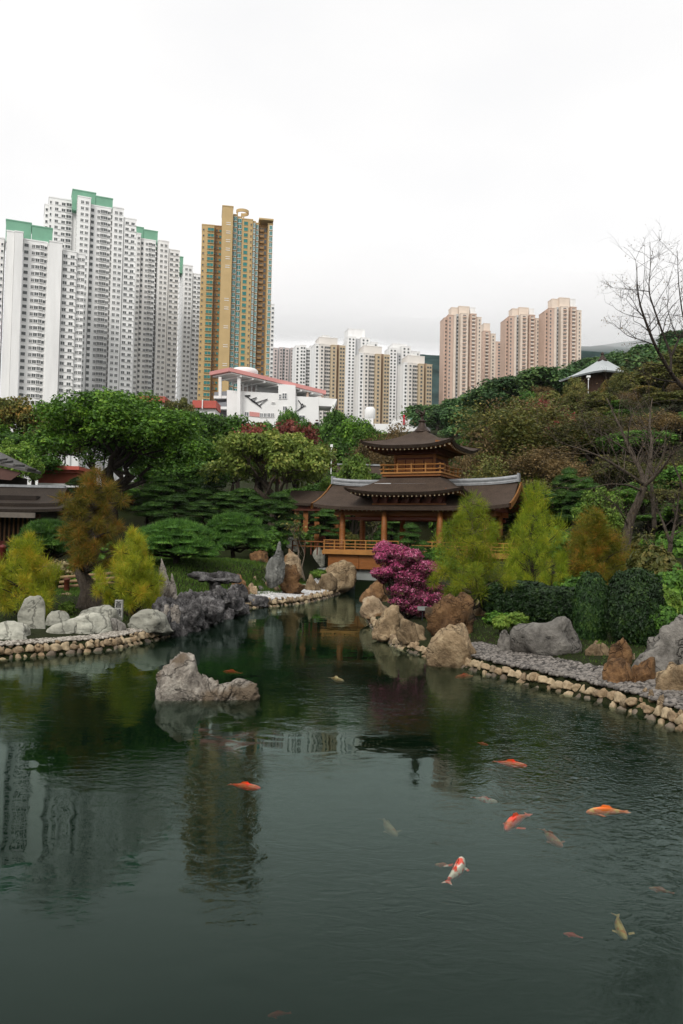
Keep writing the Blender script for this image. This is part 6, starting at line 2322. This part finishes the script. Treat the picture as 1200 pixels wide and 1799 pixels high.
for i, (u, vt, Y, w, vb) in enumerate([(110, 985, 50, 60, 1018), (78, 990, 48, 50, 1020), (140, 990, 50, 50, 1022)]):
    P_PALEB.at(u, vt, Y, w, 'pale yellowish bush behind the left cypresses', 'pale bushes', i * 1.1, vb)
# magenta bush: three tiers of blossom on bent stems
mg = G(712, 1085, .6)
rgm = np.random.default_rng(77)
mt = thing('magenta_bush', 'magenta flowering bush in rounded tiers overhanging the right bank boulders', 'bush', (mg.x, mg.y, .5))
k = mg.y / FPX
tiers = [(690, 972, 30, 18), (720, 985, 32, 18), (745, 993, 30, 16), (668, 1010, 14, 10), (675, 1012, 22, 15), (705, 1015, 34, 17), (735, 1014, 30, 16), (680, 968, 22, 14),
         (700, 1042, 28, 18), (725, 1040, 30, 20), (750, 1052, 32, 16), (772, 1050, 22, 12), (712, 1058, 26, 14), (738, 1064, 26, 12), (764, 1000, 16, 14), (664, 985, 14, 10), (776, 1062, 18, 10), (758, 1030, 18, 12), (690, 990, 20, 12)]
tiers = [(u + rgm.uniform(-7, 7), v + rgm.uniform(-9, 9), rx * f_, rz_ * f_ * 1.15) for u, v, rx, rz_ in tiers for f_ in (.85, .6)]
C1, N1, C2, N2 = [], [], [], []
st = MB()
for j, (u, v, rx, rz_) in enumerate(tiers):
    c = W(u, v, mg.y + rgm.uniform(-.5, .5))
    c = np.array(c) - np.array(mt.location)
    st.tube(wiggle((rgm.normal() * .1, rgm.normal() * .1, 0), c, rgm, 6, .08), np.linspace(.06, .015, 6), 6)
    n_ = int(1500 * rx / 26)
    dd, pp = ball(n_, rgm, .5)
    p = c + pp * np.array([rx, rx, rz_]) * k * (1 + .3 * fbm(dd * 2.5 + j, 2, j))[:, None]
    low = (dd[:, 2] < -.1) | (rgm.random(n_) < (.14 if v < 1030 else .42))
    nn = dd + np.array([0, 0, .4]) + rgm.normal(size=(n_, 3)) * .5
    C1.append(p[~low]); N1.append(nn[~low]); C2.append(p[low]); N2.append(nn[low])
part('stem', st.data('stem', [M_BARKD], True), mt)
v, q = leaves(np.concatenate(C1), np.concatenate(N1), .05, rgm)
part('blossom', mesh_np('blossom', v, None, q, False, [LF_MAG]), mt)
v, q = leaves(np.concatenate(C2), np.concatenate(N2), .06, rgm)
part('foliage', mesh_np('foliage', v, None, q, False, [LF_MAGG]), mt)
# bare trees at the right
def limbs_at(Y0, spec):
    return [([W(u, v, Y0 + dy) for u, v, dy in pts], r0, r1) for pts, r0, r1 in spec]


def drawn_tree(label, Y0, spec, foot, tm, lm, **kw):
    base = W(*foot, Y0)
    base.z -= .4
    tr_, cr_ = limb_tree(limbs_at(Y0, spec), **kw)
    o = thing('bare_tree', label, 'tree', base)
    tr_.v = [a_ - np.array(base) for a_ in tr_.v]
    part('trunk', tr_.data('trunk', [tm], True), o)
    if cr_ is not None:
        part('leaves', mesh_np('leaves', cr_[0] - np.array(base), None, cr_[1], False, [lm]), o)
    return o


drawn_tree('bare pale-barked tree with a bent trunk and spreading limbs on the right bank', 50, [
    ([(1096, 1000, 0), (1099, 960, 0), (1106, 915, 0), (1122, 880, -.3), (1131, 855, -.4)], .36, .22),
    ([(1131, 857, -.4), (1128, 830, 0), (1110, 800, .5), (1096, 765, 1), (1080, 730, 1.5), (1066, 700, 2)], .16, .03),
    ([(1128, 850, -.4), (1112, 838, -1), (1082, 818, -2), (1050, 800, -3), (1010, 786, -3.6), (985, 778, -4)], .13, .02),
    ([(1131, 857, -.4), (1140, 820, 1), (1146, 780, 2), (1140, 740, 3), (1146, 700, 3.4)], .15, .03),
    ([(1126, 862, -.6), (1104, 852, -2), (1070, 850, -3), (1040, 858, -4)], .08, .015),
    ([(1131, 855, -.4), (1156, 832, -1), (1180, 800, -2), (1206, 770, -2.5)], .13, .02),
    ([(1104, 925, 0), (1094, 905, -1), (1084, 888, -1.5), (1060, 870, -2)], .07, .015),
    ([(1110, 800, .5), (1085, 780, -.5), (1050, 760, -1.5), (1020, 735, -2)], .07, .012)],
    (1096, 1000), M_BARK, LF_BROWN, seed=151, depth=3, twigs=15, tlen=.34, leaf_n=500, leaf=.055)
drawn_tree('dark bare tree reaching against the sky above the temple roof', 38, [
    ([(1290, 840, 0), (1262, 770, 0), (1236, 720, 0), (1212, 690, 0)], 0.224, 0.139),
    ([(1214, 692, 0), (1190, 672, 0), (1172, 645, -.4), (1150, 606, -.8), (1136, 570, -1), (1124, 535, -1.2), (1119, 500, -1.2), (1119, 462, -1)], 0.112, 0.012),
    ([(1178, 655, -.4), (1180, 625, .3), (1164, 585, .6), (1150, 545, .8), (1139, 512, 1), (1143, 470, 1.2), (1142, 425, 1.2)], 0.073, 0.009),
    ([(1180, 625, .3), (1192, 596, .9), (1208, 570, 1.4), (1230, 540, 1.6)], 0.059, 0.013),
    ([(1150, 606, -.8), (1128, 598, -1.4), (1102, 590, -2), (1080, 570, -2.4)], 0.033, 0.007),
    ([(1139, 512, 1), (1125, 510, .6), (1096, 508, 0), (1072, 505, -.3)], 0.023, 0.005),
    ([(1192, 596, .9), (1180, 570, 1.4), (1172, 540, 1.8), (1176, 500, 2)], 0.033, 0.007),
    ([(1212, 690, 0), (1226, 650, .5), (1214, 600, 1), (1200, 560, 1.4), (1192, 500, 1.6), (1190, 440, 1.6)], 0.079, 0.009),
    ([(1190, 672, 0), (1162, 668, -1), (1136, 660, -1.8), (1110, 640, -2.4)], 0.040, 0.008)],
    (1290, 850), M_BARKD, LF_BROWN, seed=152, depth=3, twigs=14, tlen=.24, leaf_n=900, leaf=.035)
for j, (u0, v0, Y0, lab) in enumerate([(1172, 1040, 42, 'thin bare tree behind the wide dark shrub'), (1150, 930, 60, 'crooked bare tree in the undergrowth behind the bent pale-barked tree'), (1200, 960, 50, 'bare tree with drooping twigs beside the wide dark shrub')]):
    s_ = [1, -1, 1][j]
    drawn_tree(lab, Y0, [
        ([(u0, v0, 0), (u0 + 2 * s_, v0 - 40, 0), (u0 + 6 * s_, v0 - 85, 0)], .21, .12),
        ([(u0 + 6 * s_, v0 - 85, 0), (u0 - 8, v0 - 125, .5), (u0 - 26, v0 - 165, 1)], .10, .015),
        ([(u0 + 6 * s_, v0 - 85, 0), (u0 + 16, v0 - 130, .5), (u0 + 22, v0 - 185, 1)], .10, .015),
        ([(u0 + 2 * s_, v0 - 50, 0), (u0 - 20, v0 - 80, -1), (u0 - 40, v0 - 95, -1.5)], .06, .012)],
        (u0, v0), M_BARK, LF_OLIVE, seed=160 + j, depth=3, twigs=10, tlen=.4, leaf_n=300, leaf=.06)
# hillside on the right
hill = [('b', 860, 745, 100, 130), ('b', 905, 715, 104, 140), ('b', 955, 700, 110, 150), ('b', 1010, 715, 104, 140), ('b', 830, 790, 94, 100), ('b', 1060, 735, 96, 130), ('b', 940, 780, 90, 130),
        ('b', 890, 800, 88, 110), ('b', 1000, 800, 86, 120), ('b', 1110, 745, 92, 120), ('b', 1165, 720, 96, 130),
        ('o', 1100, 690, 140, 80), ('o', 1150, 640, 150, 90), ('o', 1200, 610, 150, 100), ('o', 1090, 655, 172, 60), ('y', 1130, 680, 132, 60), ('o', 1180, 690, 120, 90), ('o', 960, 690, 150, 70), ('o', 1010, 690, 140, 60),
        ('y', 1000, 695, 150, 50), ('o', 920, 700, 160, 70), ('o', 1050, 690, 128, 60), ('o', 1020, 684, 138, 44), ('o', 1012, 664, 150, 40), ('o', 1098, 648, 150, 54), ('y', 1070, 668, 146, 36), ('o', 1085, 672, 146, 50), ('g', 1090, 720, 118, 70), ('o', 1205, 760, 100, 90), ('d', 1150, 780, 90, 100), ('o', 1080, 800, 84, 90), ('d', 1200, 820, 76, 100),
        ('d', 1130, 850, 76, 90), ('o', 1170, 860, 66, 80), ('d', 1000, 860, 80, 90), ('d', 940, 870, 82, 90), ('d', 870, 870, 90, 80), ('d', 1060, 880, 74, 80), ('d', 905, 905, 76, 80), ('d', 985, 905, 72, 80),
        ('d', 1210, 880, 60, 100), ('d', 1140, 905, 62, 80), ('d', 820, 850, 100, 80), ('d', 800, 800, 120, 80), ('d', 790, 860, 98, 60), ('d', 835, 915, 80, 60), ('g', 1100, 860, 70, 60)]
HL = {'b': 'brown twiggy tree on the right hillside', 'o': 'olive tree on the right hillside', 'y': 'yellow-leafed tree on the right hillside', 'd': 'dark green tree on the right hillside', 'g': 'bright green tree on the right hillside'}
for i, (c, u, vt, Y, w) in enumerate(hill):
    pr_ = (P_BROWN, P_BROWN2)[i % 2] if c == 'b' else kind(c, i)
    pl_ = ('just right of the pavilion roof' if u < 900 else 'below the red-leafed trees' if u < 1020 else 'behind the bent bare tree') if vt > 740 else \
        ('below the hill pines' if u < 1000 else 'around the grey temple' if u < 1120 else 'beside the dark bare tree')
    pr_.at(u, vt, Y, w, HL[c].replace('on the right hillside', pl_), HL[c].replace('tree', 'trees'))
for u, vt, Y, w in ((962, 698, 120, 60), (1005, 722, 112, 70), (985, 745, 104, 60), (1015, 735, 116, 50)):
    P_RED.at(u, vt, Y, w, 'half-bare tree with dull red leaves on the right hillside', 'red-leafed trees on the right hillside')
for i, (u, vt, Y, w) in enumerate(((825, 722, 170, 46), (908, 664, 200, 44), (962, 652, 205, 46), (985, 835, 78, 50), (1010, 850, 76, 50))):
    P_PINE[i % 3].at(u, vt, Y, w, 'dark tiered pine on the right hillside', 'dark pines on the right hillside')
for i, (u, vt, Y, w) in enumerate(((1000, 822, 78, 60), (1030, 838, 76, 56))):
    P_PINE[i % 3].at(u, vt, Y, w, 'cloud-pruned pine between the cypresses and the brown trees', 'cloud-pruned pines behind the right cypresses')
rgh = np.random.default_rng(5)
for i in range(95):
    Y = rgh.uniform(72, 185)
    u = rgh.uniform(800, 1230)
    if Y > 140 and 985 < u < 1110:
        continue
    x = ray(u, 800)[0] * Y
    z = float(ground_z(np.array([x]), np.array([Y]))[0])
    k_ = int(rgh.integers(0, 6))
    pr_ = (P_OLIVE[0], P_OLIVE[1], P_BROWN, P_DEEP[i % 3], P_BROWN2, P_BUSH[0])[k_]
    h = rgh.uniform(2.6, 5.0)
    if Y > 140 and u > 980:
        h *= .7
    lab = ('small olive tree', 'small olive tree', 'small brown twiggy tree', 'small dark green tree', 'small olive-brown twiggy tree', 'dark leafy bush')[k_]
    pl_ = 'on the slope below the grey temple' if u > 980 and Y > 110 else ('on the slope behind the bent bare tree' if u > 980 else ('on the slope right of the pavilion' if Y < 110 else 'on the slope below the hill pines'))
    pr_.put(x, Y, z - .2, h, h * rgh.uniform(1.1, 1.6), lab + ' ' + pl_, 'undergrowth of the right slope')
# far woods below the salmon towers
def far_label(u, Y):
    where = ('below the salmon block nearest the mountain gap' if u < 850 else 'below the middle salmon block' if u < 950 else 'below the tallest salmon block' if u < 1025 else
             'beyond the grey temple roof' if u < 1120 else 'on the hilltop behind the dark bare tree')
    return ('hazy blue-green tree ' if Y >= 300 else 'green tree of the wood ') + where


rgf = np.random.default_rng(9)
i = 0
for Y in (420, 390, 360, 330, 300, 270, 240, 215, 190, 165):
    for u in np.arange(745, 1290, 15 + 3800 / Y * .9):
        uu = u + rgf.uniform(-6, 6)
        if Y < 200 and uu < 790:
            continue
        d_ = ray(uu, 760)
        x = d_[0] * Y
        z = float(ground_z(np.array([x]), np.array([float(Y)]))[0])
        h = rgf.uniform(7, 11)
        if 985 < uu < 1130 and Y < 200:
            continue
        P_FAR[i % 2].put(x, Y + rgf.uniform(-8, 8), z - .5, h, h * rgf.uniform(1.0, 1.4), far_label(uu, Y), 'trees of the far wood')
        i += 1
# lawn on the mound
rgg = np.random.default_rng(31)
n_ = 60000
uu = rgg.uniform(255, 500, n_); tt = rgg.uniform(0, 1, n_)
gxx = rgg.uniform(-20, -1, n_); gyy = rgg.uniform(44, 68, n_)
dp = pond_dist(gxx, gyy)
ok = (dp > 2.0)
gxx, gyy = gxx[ok], gyy[ok]
gz = ground_z(gxx, gyy)
base_ = np.stack([gxx, gyy, gz - .02], 1)
v, t_ = needles(base_, rgg.normal(size=base_.shape) * .35 + np.array([0, 0, 1.0]), .22, .05, rgg)
LF_GRASS = leafmat('lawn_grass', (.03, .07, .008), (.065, .13, .014), (.11, .17, .025), .8, .2)
tag(part('lawn_grass', mesh_np('lawn_grass', v, t_, None, False, [LF_GRASS])), 'short green grass on the mound above the cove', kind='stuff')
gxx = np.concatenate([rgg.uniform(-19, -8, 14000), rgg.uniform(4, 18, 22000)]); gyy = np.concatenate([rgg.uniform(33, 46, 14000), rgg.uniform(22, 46, 22000)])
dp = pond_dist(gxx, gyy)
ok = dp > 2.3
base_ = np.stack([gxx[ok], gyy[ok], ground_z(gxx[ok], gyy[ok]) - .02], 1)
v, t_ = needles(base_, rgg.normal(size=base_.shape) * .5 + np.array([0, 0, .8]), .12, .03, rgg)
tag(part('ground_cover', mesh_np('ground_cover', v, t_, None, False, [LF_GRASS])), 'low green ground cover under the trees', kind='stuff')
# ------------------------------------------------------------------ koi
def koimat(name, a, b, amount, sc=7.0):
    m, t, bs = nodes(name)
    n1 = noise(t, sc, 2, .5)
    c = ramp(t, n1, [(max(0, amount - .03), a), (min(1, amount + .03), b)])
    t.links.new(c, bs.inputs['Base Color'])
    bs.inputs['Roughness'].default_value = .35
    return m


K_RED = koimat('koi_red', (.75, .045, .01), (.60, .10, .02), .5)
K_ORANGE = koimat('koi_orange', (.75, .16, .02), (.70, .42, .10), .58)
K_WHITE = koimat('koi_red_white', (.72, .06, .02), (.72, .62, .52), .50, 6.0)
K_YEL = koimat('koi_yellow', (.60, .42, .12), (.62, .22, .04), .6)
K_PALE = koimat('koi_cream', (.60, .48, .26), (.55, .26, .08), .6)


def koi_body(mat):
    m = MB()
    xs = np.array([-.5, -.47, -.40, -.30, -.15, 0, .15, .28, .34, .38])
    hw = np.array([.008, .036, .060, .075, .082, .075, .056, .034, .021, .013])
    hh = np.array([.008, .040, .070, .092, .105, .095, .070, .045, .034, .030])
    ang = np.linspace(0, 2 * math.pi, 13)
    P = np.zeros((len(xs), 13, 3))
    for i in range(len(xs)):
        bend = .06 * math.sin((xs[i] + .5) * 3.2)
        P[i] = np.stack([np.full(13, xs[i]), bend + np.cos(ang) * hw[i], np.sin(ang) * hh[i]], 1)
    m.grid(P, flip=True)
    return m.data('body', [mat], True)


def fan(pts):
    m = MB()
    n_ = len(pts)
    v = [(x, y, z + .004) for x, y, z in pts] + [(x, y, z - .004) for x, y, z in pts]
    t = []
    for i in range(1, n_ - 1):
        t += [(0, i, i + 1), (n_, n_ + i + 1, n_ + i)]
    q = [(i, i + n_, (i + 1) % n_ + n_, (i + 1) % n_) for i in range(n_)]
    return m.add(v, q, t)


def koi(head, tail, depth, mat, label):
    a, b = G(*head, -depth), G(*tail, -depth)
    L = (a - b).length
    c = (a + b) / 2
    o = thing('koi', label, 'fish', (c.x, c.y, -depth), math.atan2(a.y - b.y, a.x - b.x) + math.pi, 'koi in the pond')
    part('body', koi_body(mat), o, scale=(L, L, L))
    bend = .06 * math.sin(.88 * 3.2)
    part('tail_fin', fan([(.36, bend, .0), (.42, bend + .05, .02), (.52, bend + .11, .0), (.47, bend + .02, 0), (.52, bend - .05, -.0), (.42, bend - .03, -.02)]).data('tail_fin', [mat]), o, scale=(L, L, L))
    for s in (-1, 1):
        part('side_fin', fan([(-.28, s * .08, -.02), (-.18, s * .20, -.03), (-.12, s * .19, -.03), (-.20, s * .08, -.02)][::s]).data('side_fin', [mat]), o, scale=(L, L, L))
    part('back_fin', fan([(-.18, .04, .085), (-.10, .05, .15), (.05, .055, .13), (.12, .05, .075)]).data('back_fin', [mat]), o, scale=(L, L, L))


koi((458, 1385), (404, 1377), .06, K_RED, 'bright red koi in the reflection of the ochre tower')
koi((926, 1346), (868, 1337), .07, K_RED, 'red koi just right of the calm water near the dark reflections')
koi((874, 1409), (828, 1400), .24, K_WHITE, 'pale red and white koi swimming level in open water')
koi((888, 1458), (932, 1430), .08, K_RED, 'fat red koi turned diagonally beside the pale one')
koi((1030, 1427), (1106, 1427), .06, K_ORANGE, 'long orange koi among the rippled reflections')
koi((698, 1468), (674, 1438), .36, K_PALE, 'cream koi alone in the calm middle of the pond')
koi((812, 1508), (780, 1551), .07, K_WHITE, 'white koi with red patches and a clear tail')
koi((988, 1487), (955, 1456), .32, K_ORANGE, 'dull orange koi under the rippled twig reflections')
koi((1100, 1650), (1086, 1606), .2, K_YEL, 'yellow koi with a red head pointing down the pond')
koi((858, 1309), (838, 1304), .20, K_RED, 'faint red koi near the dark bush reflection')
koi((764, 1519), (796, 1522), .34, K_ORANGE, 'deep faint orange koi next to the red-patched white one')
koi((990, 1640), (1024, 1648), .30, K_RED, 'deep faint red koi near the yellow one')
koi((604, 1197), (580, 1190), .09, K_PALE, 'small cream koi beyond the pond rock')
koi((392, 1180), (424, 1183), .14, K_RED, 'reddish koi just behind the pond rock tail')
koi((1140, 1560), (1185, 1570), .4, K_ORANGE, 'deep dull orange koi among the ripples far from the others')
koi((800, 1190), (838, 1188), .16, K_RED, 'dark red koi below the broad tan boulder')
koi((470, 1785), (512, 1780), .6, K_RED, 'deep faint red koi at the near side of the pond')
